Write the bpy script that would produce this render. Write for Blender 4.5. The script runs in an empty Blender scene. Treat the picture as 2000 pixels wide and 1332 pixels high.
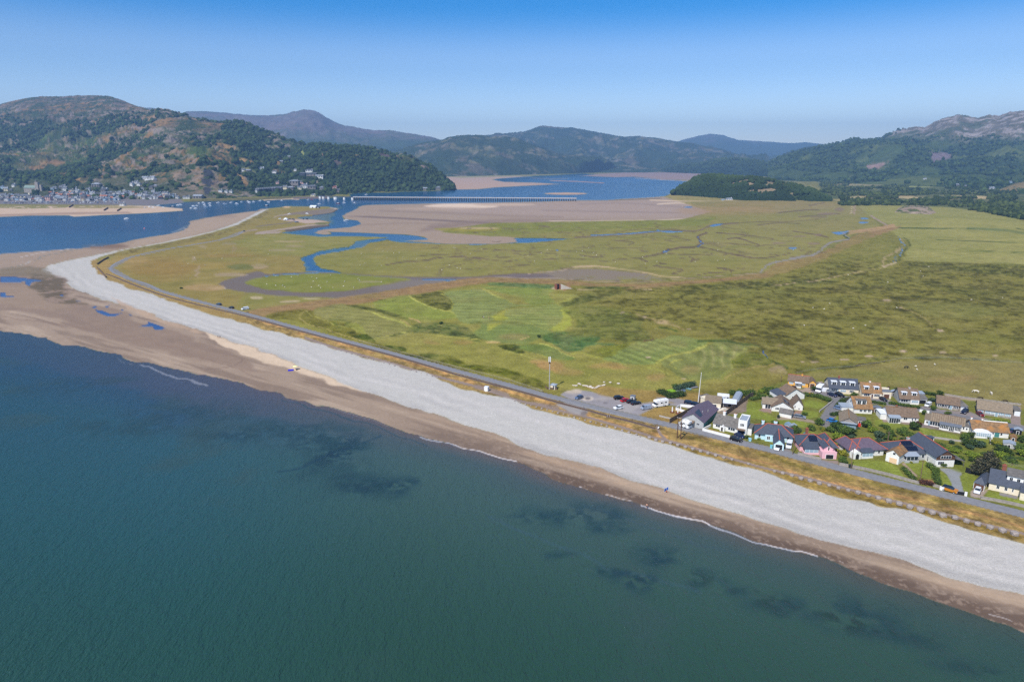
import bpy, bmesh, math, random
import numpy as np
from mathutils import Vector, Matrix
from mathutils.bvhtree import BVHTree

KLAND = 0.80; KWATER = 0.62; KEST = 0.62; KHILL = 0.68; KTREE = 0.74
SKY_TINT = [(0.0, (1.25, 1.3, 1.5)), (1.0, (1, 1, 1)), (0.05, (1.2, 1.28, 1.5)), (0.125, (.74, .94, 1.24)), (0.2, (.06, .6, 1.12)), (0.32, (.3, .68, 1.1)), (0.6, (.9, .95, 1.0))]
# ---------------------------------------------------------------- camera
PITCH = math.radians(14.9); CAM_H = 100.0; FPX = 1333.33
scene = bpy.context.scene
cam_d = bpy.data.cameras.new("camera"); cam = bpy.data.objects.new("camera", cam_d)
scene.collection.objects.link(cam)
cam_d.sensor_width = 36.0; cam_d.lens = 24.0
cam_d.clip_start = 1.0; cam_d.clip_end = 60000.0
cam.location = (0, 0, CAM_H); cam.rotation_euler = (math.radians(90) - PITCH, 0, 0)
scene.camera = cam
# ---------------------------------------------------------------- sky and sun
SUN_EL = math.radians(49.0); SUN_AZ = math.radians(-147.3)
world = bpy.data.worlds.new("World"); scene.world = world; world.use_nodes = True
wn = world.node_tree.nodes; wl = world.node_tree.links
sky = wn.new("ShaderNodeTexSky"); sky.sky_type = 'NISHITA'; sky.sun_disc = False
sky.sun_elevation = SUN_EL; sky.sun_rotation = SUN_AZ
sky.air_density = 1.0; sky.dust_density = 0.2; sky.ozone_density = 2.0; sky.altitude = 100
bg = wn["Background"]; bg.inputs[1].default_value = 0.105
# clear summer sky: pale towards the horizon, deep blue higher up
tcw = wn.new("ShaderNodeTexCoord"); sx = wn.new("ShaderNodeSeparateXYZ"); rp = wn.new("ShaderNodeValToRGB")
rp.color_ramp.interpolation = 'EASE'
for k, (pos, c) in enumerate(SKY_TINT):
    e = rp.color_ramp.elements[k] if k < 2 else rp.color_ramp.elements.new(pos)
    e.position = pos; e.color = (*[v / 2 for v in c], 1)
mxs = wn.new("ShaderNodeVectorMath"); mxs.operation = 'MULTIPLY'; sc2 = wn.new("ShaderNodeVectorMath"); sc2.operation = 'SCALE'; sc2.inputs['Scale'].default_value = 2.0
wl.new(tcw.outputs['Generated'], sx.inputs[0]); wl.new(sx.outputs['Z'], rp.inputs[0]); wl.new(sky.outputs[0], mxs.inputs[0]); wl.new(rp.outputs[0], mxs.inputs[1])
wl.new(mxs.outputs[0], sc2.inputs[0]); wl.new(sc2.outputs[0], bg.inputs[0])
sd = bpy.data.lights.new("sun", 'SUN'); sun = bpy.data.objects.new("sun", sd)
scene.collection.objects.link(sun)
sd.energy = 4.5; sd.angle = math.radians(0.5); sd.color = (1.0, 0.95, 0.88)
sdir = Vector((math.sin(SUN_AZ) * math.cos(SUN_EL), math.cos(SUN_AZ) * math.cos(SUN_EL), math.sin(SUN_EL)))
sun.rotation_euler = sdir.to_track_quat('Z', 'Y').to_euler(); sun.location = sdir * 500
scene.view_settings.view_transform = 'Standard'; scene.view_settings.look = 'None'
scene.view_settings.exposure = 0.25; scene.view_settings.gamma = 1.0
scene.view_settings.use_curve_mapping = False
scene.cycles.use_denoising = False
scene.cycles.max_bounces = 5; scene.cycles.diffuse_bounces = 2; scene.cycles.glossy_bounces = 2
scene.cycles.volume_bounces = 0; scene.cycles.transparent_max_bounces = 6

# ---------------------------------------------------------------- projection helpers
cP, sP = math.cos(PITCH), math.sin(PITCH)
def ray(px, py):
    px = np.asarray(px, float); py = np.asarray(py, float)
    a = (px - 1000) / FPX; b = -(py - 666) / FPX
    return np.stack([a, cP + b * sP, -sP + b * cP], -1)
def G(px, py, z=0.0):
    """world point at height z seen at photo pixel px, py"""
    d = ray(px, py); t = (z - CAM_H) / d[..., 2]
    p = d * t[..., None]; p[..., 2] = z
    return p
def g3(px, py, z=0.0):
    p = G(px, py, z); return Vector((float(p[0]), float(p[1]), float(z)))
def project(x, y, z):
    f = y * cP - (z - CAM_H) * sP; u = y * sP + (z - CAM_H) * cP
    return 1000 + FPX * x / f, 666 - FPX * u / f
def above(px, py, dist):
    """height of the point at horizontal forward distance dist seen at pixel row py"""
    d = ray(px, py); return CAM_H + d[..., 2] / d[..., 1] * dist
def hash2(ix, iy, seed):
    h = (ix.astype(np.int64) * 374761393 + iy.astype(np.int64) * 668265263 + seed * 1442695041) & 0xffffffff
    h = ((h ^ (h >> 13)) * 1274126177) & 0xffffffff
    h = ((h ^ (h >> 16)) * 2246822519) & 0xffffffff
    return (h & 0xffffff) / float(0xffffff)
def vnoise(x, y, seed=0):
    xi = np.floor(x); yi = np.floor(y); fx = x - xi; fy = y - yi
    fx = fx * fx * (3 - 2 * fx); fy = fy * fy * (3 - 2 * fy)
    a = hash2(xi, yi, seed); b = hash2(xi + 1, yi, seed); c = hash2(xi, yi + 1, seed); d = hash2(xi + 1, yi + 1, seed)
    return (a + (b - a) * fx) * (1 - fy) + (c + (d - c) * fx) * fy
def fbm(x, y, seed=0, octaves=4, gain=0.5):
    s = 0; a = 1; t = 0
    for o in range(octaves):
        s = s + a * vnoise(x, y, seed + o * 17); t += a; a *= gain
        x = x * 2.03 + 11.3; y = y * 2.03 + 7.7
    return s / t
def ridged(x, y, seed=0, octaves=4):
    s = 0; a = 1; t = 0
    for o in range(octaves):
        s = s + a * (1 - np.abs(2 * vnoise(x, y, seed + o * 13) - 1)); t += a; a *= 0.5
        x = x * 2.07 + 5.1; y = y * 2.07 + 3.3
    return s / t
def lin(c):
    c = np.asarray(c, float) / 255.0
    return np.where(c <= 0.04045, c / 12.92, ((c + 0.055) / 1.055) ** 2.4)
def sstep(a, b, x):
    t = np.clip((x - a) / (b - a), 0, 1); return t * t * (3 - 2 * t)
def smooth(pts, n=6, closed=False):
    p = [np.array(q, float) for q in pts]; out = []
    L = len(p); rng = range(L) if closed else range(L - 1)
    for i in rng:
        if closed: a, b, c, d = p[i - 1], p[i], p[(i + 1) % L], p[(i + 2) % L]
        else: a, b, c, d = p[max(i - 1, 0)], p[i], p[i + 1], p[min(i + 2, L - 1)]
        for k in range(n):
            t = k / n
            out.append(0.5 * ((2 * b) + (c - a) * t + (2 * a - 5 * b + 4 * c - d) * t * t + (3 * b - a - 3 * c + d) * t ** 3))
    if not closed: out.append(p[-1])
    return [tuple(q) for q in out]

# ---------------------------------------------------------------- materials
MATS = {}
def mat(name, rgb, rough=0.7, metal=0.0, var=0.0, scale=3.0, spec=0.3, emit=None):
    """plain painted or built material: base colour with a faint procedural mottling"""
    if name in MATS: return MATS[name]
    m = bpy.data.materials.new(name); m.use_nodes = True; nt = m.node_tree; b = nt.nodes["Principled BSDF"]
    c = lin(rgb); b.inputs['Roughness'].default_value = rough; b.inputs['Metallic'].default_value = metal
    b.inputs['Specular IOR Level'].default_value = spec
    if var:
        tc = nt.nodes.new("ShaderNodeTexCoord"); n = nt.nodes.new("ShaderNodeTexNoise")
        n.inputs['Scale'].default_value = scale; n.inputs['Detail'].default_value = 4
        mp = nt.nodes.new("ShaderNodeMapRange"); mp.inputs[1].default_value = 0.3; mp.inputs[2].default_value = 0.7
        mp.inputs[3].default_value = 1 - var; mp.inputs[4].default_value = 1 + var
        mx = nt.nodes.new("ShaderNodeVectorMath"); mx.operation = 'SCALE'
        mx.inputs[0].default_value = c
        nt.links.new(tc.outputs['Object'], n.inputs['Vector']); nt.links.new(n.outputs[0], mp.inputs[0])
        nt.links.new(mp.outputs[0], mx.inputs['Scale']); nt.links.new(mx.outputs[0], b.inputs['Base Color'])
    else: b.inputs['Base Color'].default_value = (*c, 1)
    MATS[name] = m; return m
def ground_mat(name, rough, grains, bump, spec=0.2):
    """colour attribute (the ground's own colours) times world-space grain; grains = [(scale per m, amount, detail)]"""
    m = bpy.data.materials.new(name); m.use_nodes = True; nt = m.node_tree; b = nt.nodes["Principled BSDF"]
    b.inputs['Roughness'].default_value = rough; b.inputs['Specular IOR Level'].default_value = spec
    at = nt.nodes.new("ShaderNodeAttribute"); at.attribute_name = "Col"
    ge = nt.nodes.new("ShaderNodeNewGeometry"); cur = at.outputs['Color']; last = None
    for sc, amt, det in grains:
        n = nt.nodes.new("ShaderNodeTexNoise"); n.inputs['Scale'].default_value = sc; n.inputs['Detail'].default_value = det
        n.inputs['Roughness'].default_value = 0.6
        mp = nt.nodes.new("ShaderNodeMapRange"); mp.inputs[1].default_value = 0.3; mp.inputs[2].default_value = 0.7
        mp.inputs[3].default_value = 1 - amt; mp.inputs[4].default_value = 1 + amt; mp.clamp = False
        v = nt.nodes.new("ShaderNodeVectorMath"); v.operation = 'SCALE'
        nt.links.new(ge.outputs['Position'], n.inputs['Vector']); nt.links.new(n.outputs[0], mp.inputs[0])
        nt.links.new(cur, v.inputs[0]); nt.links.new(mp.outputs[0], v.inputs['Scale']); cur = v.outputs[0]; last = n
    nt.links.new(cur, b.inputs['Base Color'])
    if bump:
        n = nt.nodes.new("ShaderNodeTexNoise"); n.inputs['Scale'].default_value = bump[0]; n.inputs['Detail'].default_value = 3
        bp = nt.nodes.new("ShaderNodeBump"); bp.inputs['Distance'].default_value = bump[1]; bp.inputs['Strength'].default_value = bump[2]
        nt.links.new(ge.outputs['Position'], n.inputs['Vector']); nt.links.new(n.outputs[0], bp.inputs['Height'])
        nt.links.new(bp.outputs[0], b.inputs['Normal'])
    MATS[name] = m; return m
def water_mat(name, waves, spec=0.5, rough=0.12):
    m = bpy.data.materials.new(name); m.use_nodes = True; nt = m.node_tree; b = nt.nodes["Principled BSDF"]
    b.inputs['Roughness'].default_value = rough; b.inputs['IOR'].default_value = 1.333
    b.inputs['Specular IOR Level'].default_value = spec
    at = nt.nodes.new("ShaderNodeAttribute"); at.attribute_name = "Col"
    ge = nt.nodes.new("ShaderNodeNewGeometry")
    prev = None
    for sc, rot, sx, dist, stre in waves:
        mp = nt.nodes.new("ShaderNodeMapping"); mp.inputs['Rotation'].default_value = (0, 0, rot)
        mp.inputs['Scale'].default_value = (sx, 1, 1)
        n = nt.nodes.new("ShaderNodeTexNoise"); n.inputs['Scale'].default_value = sc; n.inputs['Detail'].default_value = 3
        n.inputs['Roughness'].default_value = 0.55
        bp = nt.nodes.new("ShaderNodeBump"); bp.inputs['Distance'].default_value = dist; bp.inputs['Strength'].default_value = stre
        nt.links.new(ge.outputs['Position'], mp.inputs['Vector']); nt.links.new(mp.outputs[0], n.inputs['Vector'])
        nt.links.new(n.outputs[0], bp.inputs['Height'])
        if prev: nt.links.new(prev.outputs[0], bp.inputs['Normal'])
        prev = bp
    nt.links.new(prev.outputs[0], b.inputs['Normal'])
    nt.links.new(at.outputs['Color'], b.inputs['Base Color'])
    MATS[name] = m; return m

def tag(o, label=None, cat=None, group=None, kind=None):
    if label: o['label'] = label
    if cat: o['category'] = cat
    if group: o['group'] = group
    if kind: o['kind'] = kind
    return o
COL = scene.collection
def mesh_obj(name, verts, faces, mats, parent=None, mi=None, smooth_sh=False):
    me = bpy.data.meshes.new(name); me.from_pydata([tuple(map(float, v)) for v in verts], [], [tuple(f) for f in faces])
    for m in (mats if isinstance(mats, (list, tuple)) else [mats]): me.materials.append(m)
    if mi: me.polygons.foreach_set("material_index", mi)
    if smooth_sh: me.polygons.foreach_set("use_smooth", [True] * len(me.polygons))
    me.update(); o = bpy.data.objects.new(name, me); COL.objects.link(o)
    if parent: o.parent = parent
    return o
def np_mesh(name, V, F, m, cols=None, smooth_sh=True, extra=None):
    """fast mesh from arrays; F is (n,4) or (n,3)"""
    me = bpy.data.meshes.new(name); nv = len(V); nf = len(F); k = F.shape[1]
    me.vertices.add(nv); me.vertices.foreach_set("co", np.ascontiguousarray(V, dtype=np.float32).ravel())
    me.loops.add(nf * k); me.loops.foreach_set("vertex_index", np.ascontiguousarray(F, dtype=np.int32).ravel())
    me.polygons.add(nf); me.polygons.foreach_set("loop_start", np.arange(0, nf * k, k, dtype=np.int32))
    me.polygons.foreach_set("loop_total", np.full(nf, k, dtype=np.int32))
    if smooth_sh: me.polygons.foreach_set("use_smooth", np.ones(nf, dtype=bool))
    me.materials.append(m); me.update(calc_edges=True); me.validate()
    if cols is not None:
        a = me.attributes.new("Col", 'FLOAT_COLOR', 'POINT')
        a.data.foreach_set("color", np.concatenate([cols, np.ones((nv, 1))], 1).astype(np.float32).ravel())
    o = bpy.data.objects.new(name, me); COL.objects.link(o); return o
# ================================================================ the ground, beach and water
xs = np.concatenate([np.arange(-900, -60, 14), np.arange(-60, 2061, 2.4), np.arange(2074, 3000, 14)])
ys = np.concatenate([np.arange(319, 330, 1.0), np.arange(330, 480, 1.0), np.arange(480, 1350, 2.2), np.arange(1354, 1900, 14)])
NXg, NYg = len(xs), len(ys)
PX0, PY0 = [a.ravel() for a in np.meshgrid(xs, ys)]
WP = G(PX0, PY0); WX, WY = WP[:, 0], WP[:, 1]
def warped(amp, scale, seed):
    nx = fbm(WX / scale, WY / scale, seed, 3) - 0.5; ny = fbm(WX / scale, WY / scale, seed + 50, 3) - 0.5
    return project(WX + nx * amp * 2, WY + ny * amp * 2, 0.0)
w1 = warped(3.5, 14.0, 1); w2 = warped(16.0, 60.0, 3)
WARP = {0: (PX0, PY0), 1: w1, 2: (w1[0] + w2[0] - PX0, w1[1] + w2[1] - PY0)}
COLS = np.zeros((len(PX0), 3)); CLS = np.zeros(len(PX0), int)
CL = ['grassland', 'sea', 'estuary_water', 'sand', 'shingle_beach', 'salt_marsh', 'mud', 'gravel']
CI = {n: i for i, n in enumerate(CL)}
RUSH = np.zeros(len(PX0))      # how tussocky the grass is
def sdist(pts, X, Y, closed=True):
    P = np.array(pts, float); n = len(P); best = np.full(len(X), 1e18); inside = np.zeros(len(X), bool)
    for i in range(n if closed else n - 1):
        x1, y1 = P[i]; x2, y2 = P[(i + 1) % n]; dx, dy = x2 - x1, y2 - y1; L = dx * dx + dy * dy
        if L < 1e-9: continue
        t = np.clip(((X - x1) * dx + (Y - y1) * dy) / L, 0, 1)
        np.minimum(best, (X - x1 - t * dx) ** 2 + (Y - y1 - t * dy) ** 2, out=best)
        if closed:
            c = ((y1 > Y) != (y2 > Y)); xi = x1 + (Y - y1) * dx / (dy if dy else 1e-9)
            inside ^= c & (X < xi)
    d = np.sqrt(best)
    return np.where(inside, d, -d) if closed else d
def apply(idx, m, col, cls, rush):
    COLS[idx] += (np.array(col, float) - COLS[idx]) * m[:, None]
    if cls is not None: CLS[idx[m > 0.5]] = CI[cls]
    if rush is not None: RUSH[idx] += (rush - RUSH[idx]) * m
def poly(pts, col, soft=1.5, cls=None, warp=1, op=1.0, sm=False, rush=None, nz=None):
    if sm: pts = smooth(pts, 5, True)
    X, Y = WARP[warp]; P = np.array(pts); pad = soft + 2
    idx = np.nonzero((X > P[:, 0].min() - pad) & (X < P[:, 0].max() + pad) & (Y > P[:, 1].min() - pad) & (Y < P[:, 1].max() + pad))[0]
    if not len(idx): return
    d = sdist(pts, X[idx], Y[idx]); m = sstep(-soft, soft, d) * op
    if nz:  # (world scale, lo, hi, seed) : patchy cover
        m = m * sstep(nz[1], nz[2], fbm(WX[idx] / nz[0], WY[idx] / nz[0], nz[3], 4))
    apply(idx, m, col, cls, rush)
def line(pts, w, col, soft=1.0, cls=None, warp=1, op=1.0, sm=True, rush=None, nz=None):
    if sm: pts = smooth(pts, 5)
    X, Y = WARP[warp]; P = np.array(pts); pad = w + soft + 2
    idx = np.nonzero((X > P[:, 0].min() - pad) & (X < P[:, 0].max() + pad) & (Y > P[:, 1].min() - pad) & (Y < P[:, 1].max() + pad))[0]
    if not len(idx): return
    d = sdist(pts, X[idx], Y[idx], False); m = (1 - sstep(w / 2 - soft * .5, w / 2 + soft * .5, d)) * op
    if nz: m = m * sstep(nz[1], nz[2], fbm(WX[idx] / nz[0], WY[idx] / nz[0], nz[3], 4))
    apply(idx, m, col, cls, rush)
def blob(x, y, rx, ry, col, **k):
    poly([(x + rx * math.cos(a), y + ry * math.sin(a)) for a in np.arange(0, 6.28, 0.52)], col, **k)

# ---- traced outlines (photo pixels on the level ground)
SHORE = [(-900, 560), (-300, 622), (-60, 640), (0, 645), (37, 651), (75, 660), (120, 671), (175, 682), (225, 694), (287, 709), (350, 723), (400, 733), (475, 748), (550, 769), (640, 796), (715, 817), (760, 832), (820, 853), (910, 877), (1000, 900), (1054, 926), (1110, 945), (1180, 965), (1262, 988), (1330, 1008), (1384, 1024), (1435, 1040), (1480, 1060), (1540, 1076), (1587, 1088), (1650, 1114), (1725, 1144), (1800, 1164), (1875, 1192), (1950, 1214), (2000, 1229), (2100, 1268), (2400, 1395), (3000, 1640)]
SH_LOW = [(82, 529), (100, 540), (125, 550), (142, 562), (162, 572), (180, 580), (212, 590), (250, 597), (270, 605), (300, 615), (337, 630), (375, 642), (400, 650), (437, 661), (500, 681), (550, 700), (590, 717), (640, 736), (700, 763), (760, 784), (850, 808), (925, 835), (1000, 865), (1060, 884), (1130, 905), (1210, 932), (1270, 950), (1330, 971), (1390, 989), (1480, 1013), (1562, 1038), (1625, 1056), (1700, 1079), (1775, 1102), (1850, 1127), (1925, 1147), (2000, 1160), (2100, 1192), (2400, 1290), (3000, 1490)]
SH_UP = [(525, 408), (500, 421), (462, 440), (425, 451), (375, 464), (300, 479), (250, 487.5), (212, 497), (190, 504), (177, 511), (179, 522), (190, 532), (207, 544), (225, 550), (250, 562), (287, 572), (325, 585), (362, 598), (400, 610), (450, 624), (500, 638), (575, 659), (625, 674), (700, 696), (775, 716), (837, 735), (890, 752), (950, 769), (1000, 782), (1040, 795), (1085, 806), (1137, 820), (1190, 836), (1250, 853), (1295, 867), (1355, 886), (1400, 900), (1445, 913), (1475, 921), (1520, 933), (1562, 947), (1625, 964), (1675, 973), (1700, 983), (1775, 997), (1825, 1017), (1900, 1039), (2000, 1060), (2100, 1090), (2400, 1180), (3000, 1360)]
SH_NORTH = [(525, 408), (512, 410), (500, 415), (462, 435), (425, 449), (375, 461), (312, 474), (250, 486), (200, 495), (140, 507), (100, 517), (82, 525)]
SAND_N = [(510, 408), (500, 412), (445, 419), (400, 426), (370, 432), (370, 441), (360, 449), (335, 456), (275, 466), (225, 477), (162, 484), (87, 500), (42, 519), (0, 527), (-60, 533), (-900, 600)]
# ---- far valley floor
GR = (124, 124, 66)
COLS[:] = GR; RUSH[:] = 0.35
m = sstep(0.4, 0.62, fbm(WX / 90, WY / 90, 7, 4))[:, None]; COLS[:] = COLS * (1 - m * .35) + np.array([108, 110, 52]) * m * .35
# valley behind the knoll: dark scrub and pale hay fields
poly([(1600, 330), (2060, 330), (2900, 420), (2900, 470), (2060, 432), (1900, 409), (1700, 398), (1600, 396)], (78, 92, 58), 2, warp=2)
for (x, y, rx, ry, c) in [(1740, 386, 90, 4.5, (190, 172, 130)), (1870, 387, 80, 5, (196, 176, 132)), (1680, 391, 55, 3, (178, 165, 115)), (1960, 394, 60, 3, (150, 140, 95)), (1665, 368, 50, 3, (140, 145, 90)), (1780, 364, 55, 3, (150, 160, 95)), (1850, 363, 40, 3.5, (140, 155, 85)), (1690, 361, 70, 2.5, (158, 150, 112)), (1500, 346, 60, 3, (150, 150, 105)), (1450, 342, 40, 3, (158, 150, 118)), (1900, 375, 90, 3, (92, 104, 66)), (1560, 352, 50, 3, (98, 112, 84)), (1960, 425, 60, 3, (116, 132, 66))]:
    blob(x, y, rx, ry, c, soft=1.5, warp=2, op=.9)
for i in range(40):
    rr = random.Random(i); blob(1640 + rr.random() * 400, 362 + rr.random() * 40, 10 + rr.random() * 30, 1 + rr.random() * 1.5, (70, 84, 52), soft=1.2, op=.8)
# upper right bright fields
poly([(1672, 400), (1740, 401), (1854, 405), (1930, 416), (2000, 432), (2060, 446), (2900, 560), (2900, 600), (2060, 524), (2000, 518), (1975, 516), (1850, 512), (1760, 510), (1768, 496), (1780, 482), (1775, 475), (1760, 465), (1730, 455), (1705, 450), (1740, 440), (1700, 424)], (142, 143, 80), 1.5, rush=0.05)
poly([(1840, 425), (2000, 440), (2060, 450), (2060, 500), (1900, 470), (1800, 445)], (156, 154, 88), 8, op=.6, warp=2)
poly([(1790, 488), (2060, 500), (2060, 520), (1770, 508)], (154, 152, 90), 3, op=.6)
for q in ([(1830, 468), (1900, 471), (2000, 475), (2060, 478)], [(1810, 488), (1880, 490), (2000, 494), (2060, 497)], [(1740, 445), (1820, 446), (1905, 447)], [(1985, 446), (2060, 462)], [(1760, 446), (1850, 447)]):
    line(q, 1.6, (72, 88, 42), 1, op=.85, nz=(30, .3, .45, 5))
line([(1890, 446), (1960, 450), (2000, 456)], 5, (85, 105, 60), 2, op=.6)
# ---- estuary: water
poly([(-900, 470), (-60, 428), (0, 424), (60, 421.5), (135, 421), (195, 421), (255, 418), (300, 416), (345, 413), (357, 412), (355, 407.6), (300, 407), (290, 402), (330, 399), (336, 395.6), (372, 395), (450, 392), (515, 391), (583, 389.6), (623, 388), (685, 385), (682, 380), (700, 377), (760, 377), (790, 375), (850, 373.5), (886, 370.5), (934, 370.5), (970, 366), (1090, 360), (1045, 357), (979, 355.5), (961, 352.5), (970, 349.5), (1000, 346), (1080, 343), (1135, 339.5), (1160, 341), (1240, 344), (1290, 350), (1345, 354), (1348, 360), (1330, 368), (1310, 378), (1300, 383), (1260, 387), (1210, 389), (1180, 392), (1060, 394), (970, 396), (850, 397.5), (715, 401), (700, 404), (697, 408), (669, 421), (672, 429), (700, 431), (706, 438), (690, 443), (630, 449), (612, 455), (634, 459), (650, 458), (645, 453), (760, 457), (815, 461), (832, 465), (836, 468), (790, 471), (880, 477), (970, 477), (1000, 474), (1007, 466), (1037, 464), (1120, 466), (1037, 474), (975, 476), (925, 478.5), (850, 476), (800, 474.5), (762, 471), (760, 467.5), (725, 474), (720, 479), (700, 484), (670, 489), (625, 497.5), (611, 504), (620, 512.5), (617.5, 517.5), (625, 525), (650, 529), (672, 533), (625, 532), (600, 529), (592.5, 521), (594, 515), (586, 505), (600, 497.5), (625, 491), (657, 485), (685, 481), (695, 471), (762, 464), (675, 461), (625, 463), (619, 462), (580, 458.5), (545, 454.5), (560, 451), (600, 445), (635, 441.5), (645, 434.5), (630, 431), (610, 428.5), (586, 428), (580, 425), (595, 422.5), (610, 421.5), (650, 416), (660, 410), (659, 407.5), (640, 404.5), (605, 403.5), (566, 403.5), (540, 406), (525, 407)] + SAND_N + [(-900, 600)], (6, 80, 128), 1.2, cls='estuary_water')
poly([(-60, 528), (-60, 480), (60, 470), (220, 455), (330, 440), (375, 425), (440, 405), (530, 398), (560, 402), (500, 416), (375, 441), (335, 458), (160, 486), (40, 520)], (52, 88, 122), 14, op=.7, warp=2)
poly([(545, 456), (600, 447), (640, 440), (660, 425), (690, 405), (720, 410), (760, 468), (600, 500), (580, 530), (690, 535)], (82, 128, 180), 3, op=0.0)
blob(180, 444, 260, 9, (8, 66, 116), soft=9, op=.7, warp=2)
blob(420, 402, 160, 6, (30, 96, 140), soft=6, op=.7, warp=2)
blob(1150, 352, 150, 6, (70, 118, 172), soft=4, op=.6, warp=2)
# ---- estuary sands (painted before the marsh that edges them)
SANDY = (156, 141, 126)
poly([(669, 421), (697, 407.6), (706, 401.6), (730, 400), (850, 397.5), (970, 396), (1060, 394), (1126, 391), (1180, 392), (1210, 389), (1300, 384), (1345, 390), (1400, 405), (1392, 412), (1360, 422), (1330, 430), (1280, 431), (1180, 432), (1084, 438), (1015, 436), (955, 436), (880, 447), (862, 453), (955, 459), (1015, 463), (1006, 466), (1012, 474), (970, 477), (880, 477), (790, 471), (835, 468), (832, 463), (790, 458), (760, 457), (670, 454), (640, 452.6), (649, 457), (634, 458.6), (612, 455), (626, 449), (685, 443.6), (706, 437.6), (700, 432), (675, 428)], SANDY, 1.2, cls='sand')
poly([(672, 422.5), (720, 422), (860, 429), (1000, 436), (950, 438), (860, 432.5), (720, 425.5)], (120, 106, 100), 1.2, op=.9)
poly([(880, 447), (955, 435), (1015, 434), (1180, 431), (1000, 428), (900, 432), (840, 440), (820, 452)], (132, 116, 106), 5, op=.8)
poly([(860, 400), (1300, 389), (1345, 392), (1385, 410), (1310, 424), (1100, 425), (900, 415)], (163, 148, 140), 6, op=.7, warp=2)
blob(900, 402.5, 74, 4.6, (216, 200, 184), soft=2, warp=2); blob(985, 400, 60, 2.5, (190, 172, 156), soft=2)
blob(860, 408, 90, 3, (176, 158, 142), soft=3, op=.7)
line([(1130, 399), (1220, 397), (1320, 404), (1380, 409)], 3, (140, 126, 120), 3, op=.5)
line([(1060, 411), (1200, 414), (1330, 416)], 3, (138, 124, 118), 3, op=.5)
line([(740, 412), (860, 416), (1000, 422), (1100, 424)], 4, (138, 122, 112), 4, op=.5)
line([(700, 440), (800, 436), (900, 440)], 3, (140, 124, 112), 3, op=.5)
line([(1060, 432), (1150, 432), (1320, 429), (1365, 423)], 1.6, (206, 190, 176), 1.2, nz=(40, .35, .5, 4))
line([(1285, 399), (1330, 397), (1365, 403), (1405, 413)], 2.5, (206, 190, 168), 2)
# upstream banks
poly([(868, 346), (961, 344), (1040, 345), (979, 349), (961, 351), (985, 355.5), (1045, 357), (1095, 360), (970, 366.5), (934, 370), (886, 371), (880, 362)], (178, 156, 142), 1.2, cls='sand')
poly([(868, 344), (1000, 342), (1110, 337), (1130, 338), (1000, 345), (900, 348)], (148, 146, 108), 1.2)
blob(1105, 378.5, 44, 2.6, (186, 160, 140), soft=1.2, cls='sand')
line([(1075, 353), (1130, 355), (1180, 358)], 2, (160, 140, 140), 1.2, cls='sand')
line([(1040, 348), (1075, 349.5), (1110, 349)], 1.6, (150, 140, 140), 1.2)
poly([(1130, 344), (1170, 340), (1240, 336), (1245, 329), (1290, 329), (1340, 333), (1440, 336), (1420, 344), (1350, 352), (1290, 351), (1240, 346), (1200, 347)], (150, 132, 130), 1.2, cls='sand')
line([(1240, 348), (1290, 351.5), (1345, 354)], 1.6, (190, 168, 156), 1)
poly([(1296, 385), (1314, 378), (1400, 386), (1460, 392), (1640, 393), (1660, 400), (1500, 420), (1380, 412), (1330, 395)], (150, 140, 84), 2, warp=1, cls='salt_marsh')
line([(1270, 391), (1340, 393.5), (1440, 394)], 2.2, (205, 186, 158), 1.2)
line([(1126, 391.5), (1200, 391), (1290, 388)], 2, (120, 112, 96), 1.5)
# Barmouth beach
poly([(-900, 440), (-60, 410), (0, 403), (300, 402), (355, 407.6), (357, 412), (300, 416), (195, 421), (143, 424), (135, 421), (60, 421.5), (0, 424), (-60, 428), (-900, 470)], (196, 176, 156), 1.2, cls='sand')
poly([(-60, 425), (0, 423), (135, 419.5), (260, 417), (250, 414), (140, 415), (0, 419)], (160, 138, 122), 1.5, op=.9)
poly([(-60, 404), (60, 403), (130, 399), (135, 404), (128, 406), (40, 408), (0, 407), (-60, 410)], (130, 128, 76), 1, warp=1, nz=(12, .3, .45, 3))
poly([(138, 405), (150, 402), (260, 404), (300, 405.5), (240, 407), (150, 407)], (140, 132, 84), 1, nz=(14, .25, .42, 9))
poly([(-900, 400), (-900, 380), (350, 384), (360, 397), (330, 399), (290, 402), (240, 401), (0, 399)], (118, 116, 118), 1.2, cls='gravel')
line([(515, 391), (560, 388.5), (583, 389.5)], 3, (196, 176, 150), 1.2, cls='sand')
line([(372, 393), (450, 390), (515, 388.5), (570, 386)], 4, (100, 98, 70), 1.2)
line([(575, 387), (640, 386.5)], 4, (110, 100, 100), 1.2, cls='gravel')
# ---- spit and marsh land ground
MAR = (132, 130, 70)
SPIT = [(500, 421), (462, 440), (425, 451), (375, 464), (300, 479), (250, 487.5), (212, 497), (190, 504), (177, 511), (179, 522), (207, 544), (250, 562), (325, 585), (400, 610), (500, 638), (700, 694), (850, 738), (850, 552), (1150, 553), (1500, 530), (1647, 467), (1720, 440), (1670, 400), (1640, 394), (1460, 393), (1340, 394), (1395, 408), (1392, 412), (1360, 423), (1320, 431), (1180, 433), (1084, 439), (955, 437), (880, 447.5), (862, 454), (955, 460), (1015, 465), (1120, 467), (1037, 474.5), (975, 477), (925, 479), (800, 475), (762, 471.5), (725, 475), (700, 485), (625, 498), (612, 504), (626, 525), (672, 533.5), (600, 530), (586, 506), (625, 490), (657, 484), (685, 480), (695, 470), (760, 464.5), (675, 461.5), (619, 462.5), (545, 455), (600, 445), (642, 438), (645, 434), (586, 428), (580, 425), (650, 416), (660, 409), (640, 404), (566, 403), (525, 407)]
poly(SPIT, MAR, 1.2, cls='salt_marsh', rush=.12)
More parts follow.
